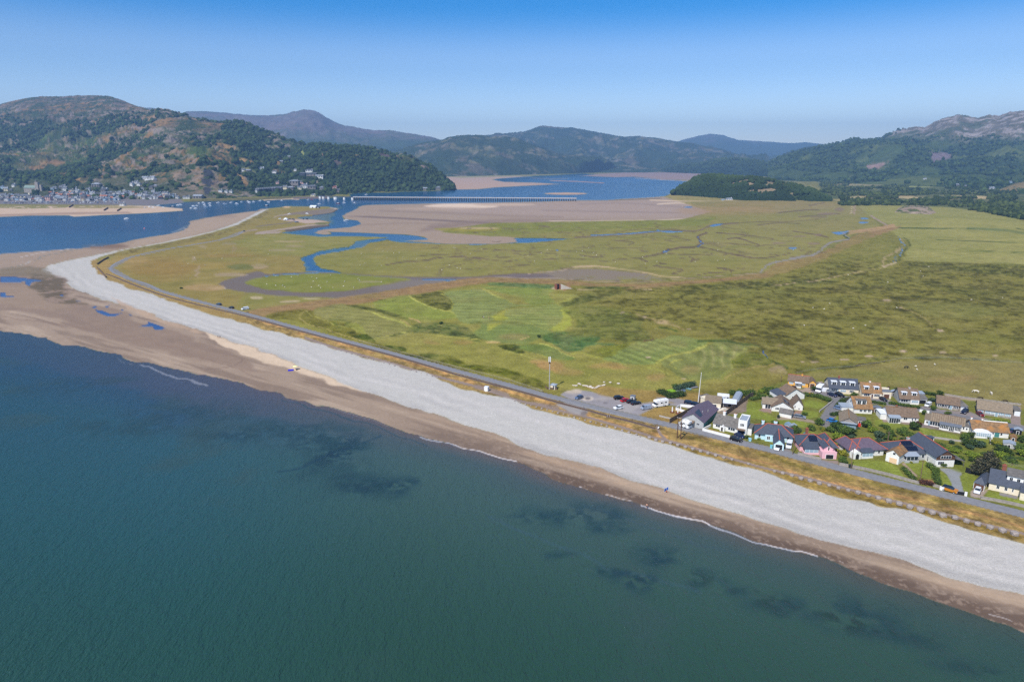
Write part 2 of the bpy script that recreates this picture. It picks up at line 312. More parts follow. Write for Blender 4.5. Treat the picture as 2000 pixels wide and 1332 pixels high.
poly([(212, 497), (300, 479), (425, 451), (500, 421), (520, 410), (566, 403), (660, 406), (645, 436), (560, 456), (480, 470), (590, 505), (600, 528), (500, 560), (450, 600), (350, 594), (207, 540)], (140, 126, 70), 5, op=.75, warp=2)
poly([(470, 462), (560, 456), (700, 468), (720, 472), (660, 484), (590, 500), (540, 500), (470, 490)], (134, 134, 72), 6, op=.7, warp=2)
blob(310, 525, 70, 20, (142, 116, 62), soft=12, op=.55, warp=2); blob(250, 512, 40, 8, (165, 140, 92), soft=8, op=.6, warp=2); blob(400, 520, 50, 10, (150, 132, 72), soft=10, op=.5, warp=2)
# broad marsh tints
for (x, y, rx, ry, c, o) in [(1500, 400, 150, 10, (146, 128, 84), .7), (1430, 412, 110, 8, (158, 132, 96), .6), (1600, 410, 90, 14, (138, 130, 92), .5), (1250, 445, 150, 9, (128, 130, 64), .6), (1000, 450, 120, 8, (126, 128, 58), .6), (900, 500, 200, 16, (134, 132, 72), .6), (780, 480, 90, 8, (142, 128, 76), .6), (1150, 500, 220, 22, (134, 134, 76), .5), (1480, 480, 140, 30, (140, 138, 84), .5), (1580, 440, 120, 14, (138, 132, 84), .5), (700, 515, 90, 10, (124, 128, 62), .5)]:
    blob(x, y, rx, ry, c, soft=ry * .7, op=o, warp=2)
poly([(955, 436), (1015, 435), (1180, 432), (1320, 430), (1400, 424), (1380, 440), (1100, 452), (960, 462), (870, 453)], (122, 128, 58), 2, cls='salt_marsh')
blob(905, 449, 62, 3.6, (140, 136, 52), soft=2.5, warp=2); blob(935, 446, 40, 2, (176, 160, 120), soft=2)
# creek mud bands and water
MUD = (112, 102, 90)
poly([(505, 530), (470, 539), (440, 547), (427, 556), (445, 566), (500, 573), (560, 578), (640, 581), (700, 578), (770, 568), (850, 556), (905, 549), (922, 541), (850, 541), (750, 539), (672, 533), (600, 531), (525, 535)], MUD, 1.5, cls='mud', sm=True)
ISL = [(478, 552), (490, 547), (530, 539), (600, 534), (662, 534), (750, 541), (800, 545), (780, 552), (725, 560), (675, 568), (600, 571), (525, 565), (495, 558)]
poly(ISL, (122, 130, 58), 1.8, cls='salt_marsh', sm=True)
poly([(725, 562), (800, 546), (870, 545), (900, 549), (820, 560), (740, 568)], (126, 118, 104), 4, cls='mud', op=.8)
poly([(1035, 536), (1090, 527), (1150, 524), (1250, 532), (1300, 545), (1250, 548), (1130, 547), (1060, 543)], (132, 120, 96), 3, cls='mud', nz=(30, .3, .5, 6))
poly([(920, 541), (1000, 534), (1060, 534), (1080, 541), (1000, 545), (930, 547)], (112, 100, 90), 2, cls='mud')
WT = (60, 110, 168)
line([(520, 539), (560, 535), (620, 532)], 1.8, (106, 126, 146), 1, cls='estuary_water')
line([(822, 544.5), (870, 547), (905, 547)], 1.8, (86, 120, 156), 1, cls='estuary_water')
line([(1155, 460), (1220, 457), (1290, 451.5), (1330, 453)], 1.6, WT, 1, cls='estuary_water')
line([(1284, 450), (1300, 453), (1334, 452.5)], 2.4, WT, 1, cls='estuary_water')
line([(1120, 464), (1230, 458), (1300, 451), (1360, 451), (1390, 441), (1440, 436)], 3.2, (112, 98, 84), 1.5, op=.8)
poly([(1388, 442), (1396, 438), (1412, 437), (1406, 440), (1395, 443)], WT, .8, cls='estuary_water')
line([(1412, 438), (1470, 434), (1540, 433), (1600, 428)], 1.4, (104, 92, 72), 1, op=.8)
CR = (98, 84, 72)
creek = [([(1380, 455), (1368, 461), (1365, 468), (1368, 476), (1356, 483), (1330, 484), (1305, 488), (1296, 494), (1255, 504), (1262, 510)], 4),
 ([(1368, 460), (1362, 466), (1370, 472), (1362, 481)], 2.6), ([(1362, 482), (1385, 486), (1410, 492), (1440, 498), (1475, 504)], 2.6),
 ([(1300, 494), (1340, 498), (1375, 498), (1390, 495)], 1.6), ([(1255, 504), (1225, 506), (1195, 508)], 1.4), ([(1345, 502), (1358, 506), (1345, 512)], 1.8),
 ([(1280, 518), (1290, 515), (1302, 516), (1285, 513)], 1.6), ([(1280, 519), (1310, 524), (1330, 528), (1312, 535), (1325, 536)], 2.2), ([(1362, 538), (1385, 533), (1420, 534)], 1.8),
 ([(1400, 523), (1425, 527), (1432, 532)], 2.4), ([(1424, 467), (1440, 465), (1470, 474), (1482, 480)], 2), ([(1440, 466), (1455, 460), (1400, 455)], 1.4),
 ([(1550, 452), (1590, 458), (1620, 464)], 2), ([(1475, 504), (1510, 502), (1545, 494)], 1.5), ([(1400, 455), (1460, 460), (1510, 467)], 1.4),
 ([(750, 518), (790, 512), (835, 508), (850, 503)], 2.2), ([(850, 506), (900, 502), (990, 510), (1010, 508)], 1.4), ([(820, 500), (860, 497), (900, 496)], 1.5),
 ([(1520, 416), (1580, 410), (1600, 411)], 1.8), ([(1560, 424), (1620, 419), (1640, 418)], 1.6), ([(1580, 402), (1610, 396)], 1.6), ([(1200, 470), (1235, 473), (1228, 479)], 1.6),
 ([(1130, 498), (1160, 502), (1180, 498)], 1.4), ([(1060, 507), (1100, 505), (1140, 507)], 1.2), ([(940, 487), (1000, 490), (1060, 494)], 1.1), ([(1480, 440), (1520, 436), (1560, 437)], 1.3)]
for pts, w in creek: line(pts, w, CR, 1.2, op=.85, cls=None)
line([(1366, 463), (1364, 469), (1371, 475), (1363, 482)], 1.5, WT, .8, cls='estuary_water')
line([(1297, 493), (1303, 490.5), (1306, 488)], 1.6, WT, .8, cls='estuary_water')
rr = random.Random(5)
for i in range(90):   # short muddy creek heads on the saltings
    x = rr.uniform(900, 1640); y = rr.uniform(440, 530); L = rr.uniform(6, 26)
    line([(x, y), (x + L * .5, y + rr.uniform(-2, 2)), (x + L, y + rr.uniform(-2, 2))], rr.uniform(1, 1.6), (104, 92, 74), 1, op=.7, warp=2)
for (x, y, rx, ry) in [(1688, 427, 9, 1.6), (1685, 435, 9, 1.8), (1549, 485, 7, 2), (1345, 405, 8, 1.2), (1085, 489, 3, 1)]:
    blob(x, y, rx, ry, (92, 128, 178), soft=1, cls='estuary_water')
for (x, y, rx, ry) in [(1640, 410, 9, 4), (1600, 424, 16, 2), (1598, 459, 9, 2.5), (1615, 418, 20, 2.5), (1590, 476, 12, 2.5), (1520, 475, 14, 2), (1560, 462, 14, 1.5)]:
    blob(x, y, rx, ry, (128, 112, 98), soft=1.5, op=.8)
poly([(1622, 454), (1650, 452), (1660, 450), (1648, 457), (1635, 459)], (84, 122, 176), 1, cls='estuary_water')
# bare and sandy scrapes on the marsh
for (x, y, rx, ry, c) in [(506, 520, 17, 5, (164, 146, 118)), (450, 537, 33, 4, (156, 142, 116)), (422, 563, 20, 3.5, (200, 190, 174)), (400, 562, 40, 7, (158, 136, 94)), (578, 481, 20, 2.2, (160, 146, 118)), (548, 489, 26, 1.8, (150, 140, 112)), (565, 472, 30, 1.4, (160, 146, 112)), (448, 476, 14, 2.5, (150, 138, 108)), (505, 582, 14, 3, (190, 178, 150)), (568, 589, 16, 2.6, (178, 164, 140)), (610, 584, 18, 1.4, (190, 178, 156)), (388, 530, 4, 12, (156, 140, 112)), (379, 506, 5, 5, (158, 142, 116)), (395, 482, 6, 3, (150, 140, 110)), (456, 487, 4, 7, (150, 134, 100)), (470, 522, 26, 6, (106, 112, 62)), (455, 500, 60, 3, (140, 122, 70)), (724, 550, 24, 1.6, (150, 144, 112))]:
    blob(x, y, rx, ry, c, soft=1.6, op=.85)
# spit: stony shores, tracks
STN = (128, 116, 106)
line([(560, 451), (600, 446), (640, 440)], 5, (96, 88, 80), 1.5, cls='gravel'); line([(545, 454), (500, 456), (540, 450), (600, 441), (640, 438)], 3.4, (158, 146, 132), 1.5, cls='gravel')
poly([(560, 417), (600, 412), (650, 407), (659, 409), (648, 416), (610, 421), (580, 419), (545, 423)], (126, 116, 102), 1.5, cls='gravel')
line([(533, 426), (545, 421), (565, 419)], 2, (160, 148, 130), 1.2)
line([(660, 409), (645, 405.5)], 2.5, (180, 166, 150), 1.2); line([(659, 410), (645, 417), (610, 421.5)], 2, (80, 74, 66), 1.2)
poly([(580, 434), (560, 432), (545, 428), (590, 428), (620, 430), (640, 434), (600, 437)], (176, 160, 146), 1.5, cls='gravel')
line([(500, 443), (530, 439), (560, 436), (575, 432)], 2, (120, 112, 96), 1.2); blob(628, 437, 14, 2.4, (108, 112, 70), soft=1.2)
blob(560, 404.5, 7, 1.8, (206, 178, 132), soft=1); blob(492, 429, 9, 3, (190, 170, 130), soft=1.5, nz=(6, .3, .5, 4))
line([(500, 449), (480, 452), (455, 460)], 3, (150, 138, 120), 1.5)
# dune ridge behind the shingle
line([(215, 497), (300, 483), (375, 468), (430, 455), (480, 436), (520, 414)], 8, (128, 118, 68), 3, op=.8, rush=.8)
line([(183, 512), (185, 525), (210, 541), (260, 558), (330, 582), (400, 606)], 9, (150, 124, 76), 3, op=.8, rush=.6)
line([(205, 508), (225, 535), (287, 562), (400, 598)], 3, (134, 110, 72), 2, op=.8)
# reclaimed land bank (orange brown)
poly([(470, 612), (500, 603), (562, 596), (675, 579), (750, 569), (850, 553), (905, 544), (962, 541), (1075, 546), (1160, 553), (1250, 554), (1325, 550), (1425, 542), (1487, 534), (1500, 528), (1520, 514), (1600, 497), (1640, 477), (1665, 462), (1720, 447), (1760, 442), (1740, 452), (1690, 470), (1650, 492), (1600, 512), (1540, 540), (1500, 545), (1400, 552), (1325, 562), (1250, 566), (1150, 561), (1075, 556), (962, 552), (900, 562), (812, 578), (700, 596), (620, 606), (560, 618), (500, 626)], (146, 122, 84), 1.8, cls='grassland', rush=.2)
poly([(1510, 520), (1600, 500), (1640, 480), (1660, 466), (1700, 456), (1700, 470), (1600, 520), (1530, 545), (1490, 545)], (136, 124, 72), 5, op=.8)
line([(1655, 455), (1700, 449), (1745, 441)], 7, (168, 142, 104), 2)
# ---- golf links and right-hand fields
poly([(470, 622), (560, 614), (620, 604), (700, 594), (812, 576), (900, 560), (962, 551), (1075, 555), (1150, 560), (1250, 565), (1400, 551), (1500, 543), (1600, 510), (1690, 469), (1740, 452), (1760, 465), (1776, 476), (1762, 510), (1975, 516), (2060, 524), (3000, 610), (3000, 1700), (2060, 1130), (1600, 930), (1300, 850), (1100, 790), (900, 730), (700, 684), (550, 640)], (124, 122, 56), 1.5, cls='grassland', rush=.35)
poly([(1400, 560), (1500, 548), (1560, 540), (1640, 505), (1700, 470), (1745, 458), (1765, 500), (1745, 515), (1700, 530), (1600, 560), (1500, 590)], (122, 124, 62), 10, op=.6, rush=.3)
# golf area
GF = (132, 131, 66)
poly([(505, 640), (560, 618), (640, 604), (812, 577), (900, 561), (962, 553), (1060, 558), (1120, 575), (1170, 600), (1160, 640), (1180, 680), (1260, 668), (1320, 655), (1420, 668), (1465, 680), (1440, 720), (1420, 745), (1330, 770), (1240, 780), (1080, 762), (950, 730), (800, 690), (640, 650)], GF, 5, op=.85, rush=.06)
# fairways, greens and rough of the links (crop A: 500,540 /5 ; crop B: 860,540 /5 ; crop C: 1180,620 /5)
def A_(pts): return [(500 + x / 5, 540 + y / 5) for x, y in pts]
def B_(pts): return [(860 + x / 5, 540 + y / 5) for x, y in pts]
def C_(pts): return [(1180 + x / 5, 620 + y / 5) for x, y in pts]
ROUGH = (98, 104, 40); BRT = (162, 164, 84)
poly(A_([(100, 380), (400, 320), (520, 330), (700, 420), (900, 480), (1050, 560), (1150, 640), (1300, 690), (1900, 870), (1900, 900), (1700, 850), (1000, 640), (500, 460)]), (106, 104, 38), 2.5, op=.9, rush=.6, sm=True)
poly(A_([(560, 320), (820, 270), (900, 280), (1400, 420), (1540, 490), (1500, 560), (1340, 590), (1150, 610), (1050, 560), (1000, 460), (700, 420)]), (128, 128, 74), 1.5, sm=True)
poly(A_([(1000, 450), (1050, 500), (1050, 570), (980, 540), (860, 480)]), (134, 138, 66), 1.5, sm=True)
line(A_([(510, 330), (440, 360), (415, 400), (470, 440), (700, 520), (960, 605), (1100, 660)]), 1.8, (158, 148, 86), 1.2)
line(A_([(490, 345), (560, 385), (690, 425), (740, 470), (900, 500), (1000, 545)]), 1.6, (148, 148, 74), 1.2)
line(A_([(1050, 335), (1250, 400), (1400, 450), (1530, 500)]), 4, BRT, 2, op=.9); line(A_([(1400, 430), (1500, 480)]), 3, (176, 152, 100), 2, op=.7)
line(A_([(1150, 605), (1330, 570), (1480, 545)]), 2, BRT, 1.5, op=.8)
poly(A_([(880, 280), (1000, 285), (1150, 310), (1300, 340), (1500, 410), (1400, 410), (1200, 350), (1050, 320)]), (84, 90, 40), 1.5, rush=.8, sm=True)
poly(A_([(1180, 225), (1300, 215), (1400, 235), (1300, 250)]), (88, 92, 40), 1.5, rush=.6)
poly(A_([(1160, 240), (1500, 180), (1620, 220), (1800, 320), (1920, 350), (1960, 400), (1700, 430), (1480, 420), (1350, 360), (1160, 300)]), (124, 134, 62), 2, sm=True)
line(A_([(1510, 190), (1600, 245), (1790, 325), (1900, 340), (1950, 390)]), 3.2, BRT, 1.6)
poly(A_([(1560, 190), (1780, 150), (1890, 210), (1900, 320), (1790, 320), (1600, 235)]), (88, 92, 36), 1.6, rush=.9, sm=True)
line(A_([(1820, 165), (1890, 215), (1890, 300)]), 1.3, BRT, 1)
line(A_([(1480, 410), (1560, 425), (1620, 442)]), 2, (176, 152, 104), 1)
poly(A_([(1320, 580), (1400, 550), (1470, 555), (1380, 580)]), (72, 86, 30), 1, rush=1)
poly(A_([(1480, 540), (1560, 470), (1700, 450), (1990, 480), (2120, 520), (2200, 640), (2000, 600), (1850, 570), (1650, 555)]), (86, 98, 48), 2, rush=1, sm=True)
for p in ([(940, 580), (1050, 570), (1150, 620), (1150, 640), (1000, 605)], [(780, 495), (830, 495), (840, 510), (790, 505)], [(740, 410), (850, 425), (800, 430)], [(730, 440), (780, 470), (750, 470)], [(850, 455), (930, 445), (900, 465)], [(880, 545), (980, 540), (930, 555)], [(1280, 670), (1450, 690), (1480, 730), (1360, 710)], [(1430, 760), (1600, 780), (1700, 830), (1500, 790)], [(1600, 760), (1750, 760), (1980, 820), (1990, 870), (1700, 800)]):
    poly(A_(p), (74, 88, 28), 1.4, rush=1, sm=True, op=.9)
for p in ([(0, 780), (150, 800), (260, 860), (300, 900), (150, 860), (0, 820)], [(250, 860), (450, 870), (620, 900), (800, 950), (1000, 1040), (1010, 1085), (850, 1060), (600, 960), (300, 910)], [(840, 1030), (1000, 1050), (1010, 1085), (900, 1070)]):
    poly(B_(p), (92, 98, 28), 2, rush=.9, sm=True)
line(B_([(250, 925), (500, 970), (700, 1000), (1000, 1110)]), 1.4, (134, 136, 62), 1, op=.8); line(B_([(800, 915), (1000, 1000)]), 1.4, (140, 140, 60), 1, op=.6)
poly(B_([(60, 150), (350, 130), (420, 130), (560, 190), (900, 280), (1060, 265), (800, 290), (640, 320), (560, 370), (520, 430), (250, 460), (130, 380), (90, 250)]), (122, 132, 76), 1.5, sm=True)
poly(B_([(400, 100), (600, 110), (1080, 120), (1060, 190), (1100, 250), (900, 280), (800, 210), (560, 150)]), (120, 132, 66), 1.5, sm=True)
poly(B_([(480, 60), (800, 65), (1080, 90), (1080, 120), (700, 100), (520, 90)]), (84, 110, 62), 1.2, rush=.6, sm=True)
line(B_([(440, 130), (560, 190), (680, 240), (760, 265)]), 3.2, (156, 158, 84), 1.6); poly(B_([(560, 160), (700, 200), (880, 265), (780, 275), (660, 240)]), (140, 134, 72), 1.2, rush=.4)
poly(B_([(640, 330), (850, 300), (1060, 265), (1200, 300), (1200, 380), (1100, 520), (820, 450), (600, 450)]), (124, 134, 74), 1.5, sm=True)
line(B_([(530, 390), (600, 330), (700, 300), (900, 290), (1060, 265)]), 2, (108, 112, 44), 1.4)
poly(B_([(530, 390), (640, 320), (640, 420), (560, 430)]), (142, 146, 60), 1.5)
poly(B_([(1200, 310), (1265, 310), (1250, 400), (1260, 480), (1180, 540), (1100, 520), (1190, 400)]), (148, 154, 68), 1.5, sm=True)
line(B_([(1160, 290), (1130, 270), (1200, 230), (1380, 190)]), 2.6, (150, 152, 74), 1.5); line(B_([(1080, 180), (1180, 190), (1320, 190)]), 5, (142, 144, 76), 2, op=.7)
line(B_([(0, 165), (80, 215), (100, 300), (140, 380)]), 1.5, (142, 146, 70), 1)
poly(B_([(430, 450), (820, 450), (1100, 540), (1000, 600), (880, 650), (700, 650), (430, 620), (360, 560), (400, 500)]), (112, 126, 68), 1.8, sm=True)
poly(B_([(470, 460), (610, 450), (540, 500), (460, 540)]), (144, 148, 66), 2)
line(B_([(820, 450), (950, 490), (1120, 545)]), 1.2, (140, 144, 78), 1); line(B_([(280, 455), (600, 440), (820, 450)]), 1.2, (92, 102, 44), 1)
blob(1005, 657, 28, 4.5, (132, 118, 78), soft=3, op=.6); line(B_([(790, 610), (880, 595)]), 1.6, (176, 152, 104), 1)
line(B_([(0, 585), (150, 600), (230, 605), (400, 620)]), 2.2, (156, 154, 74), 1.2); blob(966, 668, 16, 3, (176, 156, 104), soft=2)
poly(B_([(580, 690), (740, 660), (830, 740), (740, 745)]), (84, 92, 34), 1.2, rush=.9, sm=True)
poly(B_([(740, 680), (900, 655), (1060, 670), (1180, 720), (1310, 800), (1230, 830), (1050, 790), (900, 740)]), (104, 120, 60), 1.4, sm=True)
line(B_([(960, 650), (1060, 670), (1200, 740), (1300, 795)]), 1.7, BRT, 1); line(B_([(780, 760), (880, 740), (1040, 790)]), 1.6, (146, 148, 72), 1)
line(B_([(600, 700), (820, 780), (1060, 840), (1300, 920), (1500, 985)]), 1.7, (150, 150, 78), 1)
for (x, y, rx, ry, o) in [(1070, 717, 30, 9, .8), (1045, 708, 18, 5, .7), (1090, 728, 26, 7, .6), (1145, 718, 22, 6, .5), (1160, 722, 16, 3, .5), (890, 672, 20, 3, .5), (830, 670, 12, 3, .5), (1240, 738, 30, 6, .6)]:
    blob(x, y, rx, ry, (164, 130, 88), soft=4, op=o, warp=2)
poly(B_([(1000, 600), (1150, 545), (1380, 560), (1560, 600), (1300, 740), (1100, 650)]), (74, 104, 56), 2, rush=.7, sm=True)
poly(B_([(1150, 545), (1265, 480), (1270, 320), (1500, 290), (1700, 300), (2000, 420), (2000, 620), (1700, 640), (1400, 560)]), (104, 112, 50), 5, rush=.8, warp=2, op=.85)
poly(B_([(1230, 270), (1400, 170), (1600, 140), (1900, 140), (1700, 210), (1500, 260), (1300, 300)]), (84, 92, 40), 3, rush=1, warp=2, op=.85)
blob(1166, 672, 48, 3.2, (84, 112, 66), soft=2.5, op=.8, nz=(5, .3, .5, 9)); blob(1100, 660, 22, 6, (80, 104, 52), soft=3, op=.6)
blob(1106, 664, 14, 9, (128, 140, 96), soft=5, op=.5)
line(B_([(1300, 760), (1400, 740), (1500, 780), (1600, 800), (1680, 790), (1900, 680), (2050, 640)]), 1.8, (150, 154, 66), 1)
poly(B_([(1400, 740), (1700, 660), (1950, 640), (1700, 780), (1600, 795), (1500, 775)]), (116, 122, 48), 2, rush=.5)
# field edge features
line(B_([(1330, 125), (1450, 130), (1650, 137)]), 1.8, (190, 172, 136), 1.2, nz=(5, .3, .45, 3)); line(B_([(1800, 140), (1900, 125), (2080, 132)]), 2.4, (178, 162, 124), 1.5)
poly(B_([(1380, 100), (1700, 92), (1880, 100), (1750, 125), (1450, 125)]), (86, 100, 42), 1.2, rush=1)
blob(1088, 563, 14, 3, (180, 166, 136), soft=1.5); poly(B_([(1170, 110), (1240, 60), (1280, 105), (1180, 140)]), (150, 118, 88), 1.5)
# lower right fairways with mower stripes
poly(C_([(0, 400), (350, 230), (560, 200), (700, 180), (940, 215), (1000, 270), (620, 400), (500, 450), (200, 460)]), (118, 130, 70), 1.6, sm=True)
poly(C_([(600, 410), (1000, 280), (1150, 235), (1420, 290), (1300, 400), (1230, 480), (1120, 580), (820, 610), (640, 520), (560, 470)]), (118, 124, 70), 1.6, sm=True)
for k in range(9):
    x0 = 60 + k * 62; line(C_([(x0 + 40, 430 - k * 4), (x0 + 260, 300 - k * 8), (x0 + 350, 225)]), 3.2, (106, 122, 70) if k % 2 else (126, 136, 76), 3, op=.5, sm=False)
for k in range(9):
    x0 = 880 + k * 55; line(C_([(x0 + 18, 290), (x0, 400), (x0 - 20, 500)]), 5, (150, 146, 100) if k % 2 else (98, 106, 58), 4, op=.5, sm=False)
line(C_([(490, 440), (640, 385), (820, 335), (1010, 275)]), 4, (154, 156, 78), 2)
line(C_([(410, 485), (520, 510), (620, 545)]), 2.4, (146, 148, 70), 1.5); line(C_([(690, 500), (640, 465), (700, 425), (780, 405)]), 2, (152, 152, 72), 1.2)
line(C_([(1410, 290), (1310, 360), (1230, 480), (1100, 590)]), 4.5, (140, 146, 76), 2.5, op=.8)
blob(1345, 722, 18, 8, (150, 132, 88), soft=5, op=.6); blob(1325, 672, 22, 6, (134, 126, 80), soft=5, op=.5)
line(C_([(560, 215), (600, 270), (640, 300), (700, 340)]), 1.4, (100, 104, 44), 1, op=.8); line(C_([(560, 470), (600, 540), (660, 575)]), 1.6, (96, 98, 42), 1, op=.8)
poly(C_([(370, 235), (420, 215), (490, 200), (480, 215), (400, 240)]), (92, 72, 48), .8)
line(C_([(340, -30), (500, 30), (700, 80), (760, 120)]), 4, (158, 142, 98), 3, op=.8); line(C_([(540, 95), (640, 115), (720, 140)]), 2.5, (60, 86, 30), 1.5, op=.8)
line(C_([(920, 230), (1150, 225), (1300, 255), (1450, 270), (1540, 310), (1560, 330)]), 4.5, (76, 96, 46), 2.5, op=.85, rush=.6)
line(C_([(1555, 320), (1570, 360), (1582, 402)]), 2.4, (62, 92, 160), 1, cls='estuary_water')
line(C_([(1590, 400), (1640, 440), (1760, 480), (1800, 500)]), 6, (80, 96, 42), 3, op=.8, rush=.8)
poly(C_([(1340, 350), (1500, 350), (1640, 440), (1500, 480), (1280, 500), (1230, 480)]), (100, 108, 42), 2, rush=.7, sm=True)
line(C_([(1130, 590), (1350, 520), (1660, 450)]), 1.8, (170, 150, 98), 1.2, op=.8)
blob(1518, 723, 18, 9, (150, 136, 102), soft=3, nz=(5, .4, .55, 2)); blob(1530, 728, 10, 5, (176, 160, 136), soft=2, op=.8)
poly(C_([(950, 640), (1500, 560), (1800, 520), (1750, 620), (1400, 740), (1100, 740)]), (128, 122, 58), 6, op=.7, rush=.35)
for (x, y) in [(1262, 697), (1330, 741), (1345, 643), (1390, 651), (1459, 657), (1514, 674), (1568, 708), (1220, 611), (1428, 563), (1218, 612), (1263, 620)]:
    blob(x, y, 5, 1.6, (182, 164, 140), soft=1)
blob(1295, 631, 20, 4, (176, 156, 120), soft=3, nz=(6, .35, .5, 2))
# rush patches over the right-hand pasture
poly([(1150, 566), (1500, 546), (1640, 505), (1760, 512), (2060, 520), (2900, 640), (2900, 800), (2060, 700), (1800, 702), (1560, 730), (1480, 690), (1400, 655), (1290, 640), (1180, 600)], (92, 90, 34), 5, op=.62, rush=1, nz=(16, .5, .6, 8))
poly([(1150, 566), (1500, 546), (1640, 505), (1760, 512), (2060, 520), (2900, 640), (2900, 800), (2060, 700), (1800, 702), (1560, 730), (1480, 690), (1400, 655), (1290, 640), (1180, 600)], (82, 82, 32), 5, op=.6, rush=1, nz=(5, .56, .64, 28))
poly([(1560, 545), (1640, 540), (1800, 545), (2060, 550), (2900, 640), (2900, 700), (2060, 620), (1900, 600), (1750, 590), (1650, 565)], (86, 88, 36), 6, op=.6, rush=1, nz=(30, .42, .6, 12))
poly([(1765, 512), (1975, 517), (2060, 526), (2060, 545), (1850, 530), (1765, 522)], (90, 94, 38), 3, op=.8, rush=1)
poly([(1340, 560), (1480, 552), (1560, 546), (1640, 550), (1500, 562), (1360, 568)], (72, 78, 32), 3, op=.8, rush=1, nz=(12, .35, .5, 3))
line([(1672, 568), (1690, 590), (1730, 612), (1760, 632)], 2.5, (88, 86, 38), 2, op=.8, rush=1); line([(1720, 590), (1770, 608), (1810, 630), (1840, 650)], 6, (90, 90, 38), 3, op=.7, rush=1)
line([(1760, 600), (1800, 618), (1825, 640), (1845, 648)], 1.6, (158, 146, 96), 1.2, op=.8)
line([(1640, 590), (1640, 600), (1690, 604), (1695, 608)], 1.6, (84, 80, 40), 1.2, op=.8)
line([(1745, 515), (1720, 523), (1650, 537), (1600, 547), (1500, 560)], 2.5, (166, 150, 112), 2, nz=(8, .4, .55, 4))
line([(1765, 485), (1735, 500), (1722, 516)], 3.4, (160, 146, 108), 2); line([(1757, 463), (1758, 472), (1766, 480), (1757, 497), (1745, 512)], 1.6, (96, 130, 170), 1, cls='estuary_water', op=.9)
line([(1766, 465), (1776, 478), (1766, 492), (1752, 512)], 3, (74, 84, 40), 2, op=.8); line([(1758, 467), (1764, 478), (1750, 490)], 1.8, (160, 146, 106), 1.2)
line([(1750, 513), (1738, 517), (1724, 521)], 3.5, (186, 170, 144), 1.6)
poly([(1750, 590), (1900, 592), (1960, 612), (1900, 625), (1800, 615)], (128, 130, 72), 5, op=.6, rush=.15)
for (x, y, r) in [(1702, 695, 9), (1760, 686, 8), (1843, 687, 9), (1940, 693, 8), (1646, 703, 8), (1597, 708, 9), (1520, 673, 6), (1730, 586, 8), (1835, 646, 9), (1760, 600, 5), (1990, 707, 8)]:
    blob(x, y, r, r * .22, (182, 164, 142), soft=1.2)
line([(1560, 722), (1620, 720), (1700, 705), (1760, 696), (1850, 698), (1920, 702), (2060, 708)], 6, (94, 100, 44), 3, op=.8, rush=1); line([(1640, 721), (1690, 713), (1730, 708)], 2, (62, 56, 34), 1)
line([(1700, 700), (1790, 692), (1900, 697), (2000, 706)], 4, (140, 134, 84), 2.5, op=.7)
# paddock behind the village
poly([(1552, 735), (1640, 722), (1720, 712), (1790, 704), (1850, 702), (2060, 712), (2900, 860), (2900, 1000), (2060, 812), (1960, 790), (1850, 770), (1700, 748)], (132, 126, 74), 2.5, rush=.12)
blob(1870, 740, 60, 7, (142, 122, 82), soft=5, op=.6, warp=2); blob(1700, 735, 60, 6, (120, 124, 66), soft=5, op=.5, warp=2)
# paths on the marsh edge
line([(962, 541), (1020, 543), (1080, 544), (1160, 549), (1250, 551), (1325, 546), (1400, 540), (1470, 535), (1484, 531)], 1.8, (150, 134, 112), 1.2)
line([(1484, 532), (1492, 523), (1506, 515), (1550, 505), (1596, 495), (1610, 482), (1625, 474), (1655, 467), (1652, 460), (1645, 455)], 3, (136, 134, 130), 1.2, cls='gravel')
line([(1668, 418), (1670, 398)], 3, (160, 142, 124), 1.2, cls='gravel'); line([(1662, 418), (1665, 402)], 1.6, (206, 188, 160), 1); line([(1700, 421), (1715, 430), (1732, 440)], 3, (150, 136, 118), 1.5, cls='gravel')
line([(1125, 521), (1187, 522), (1260, 533), (1290, 540), (1340, 543)], 2.2, (186, 166, 134), 1.4); line([(1030, 535), (1060, 531), (1100, 528), (1125, 521)], 1.6, (162, 146, 122), 1.2)
line([(1655, 455), (1650, 460), (1655, 466)], 3.5, (64, 80, 46), 1.5)
gi = sdist([(505, 640), (560, 618), (640, 604), (812, 577), (900, 561), (962, 553), (1060, 558), (1120, 575), (1150, 640), (1180, 680), (1260, 668), (1320, 655), (1420, 668), (1465, 680), (1420, 745), (1330, 770), (1080, 762), (800, 690)], PX0, PY0)
COLS *= 1 + sstep(-4, 6, gi)[:, None] * np.array([.05, .06, .03])
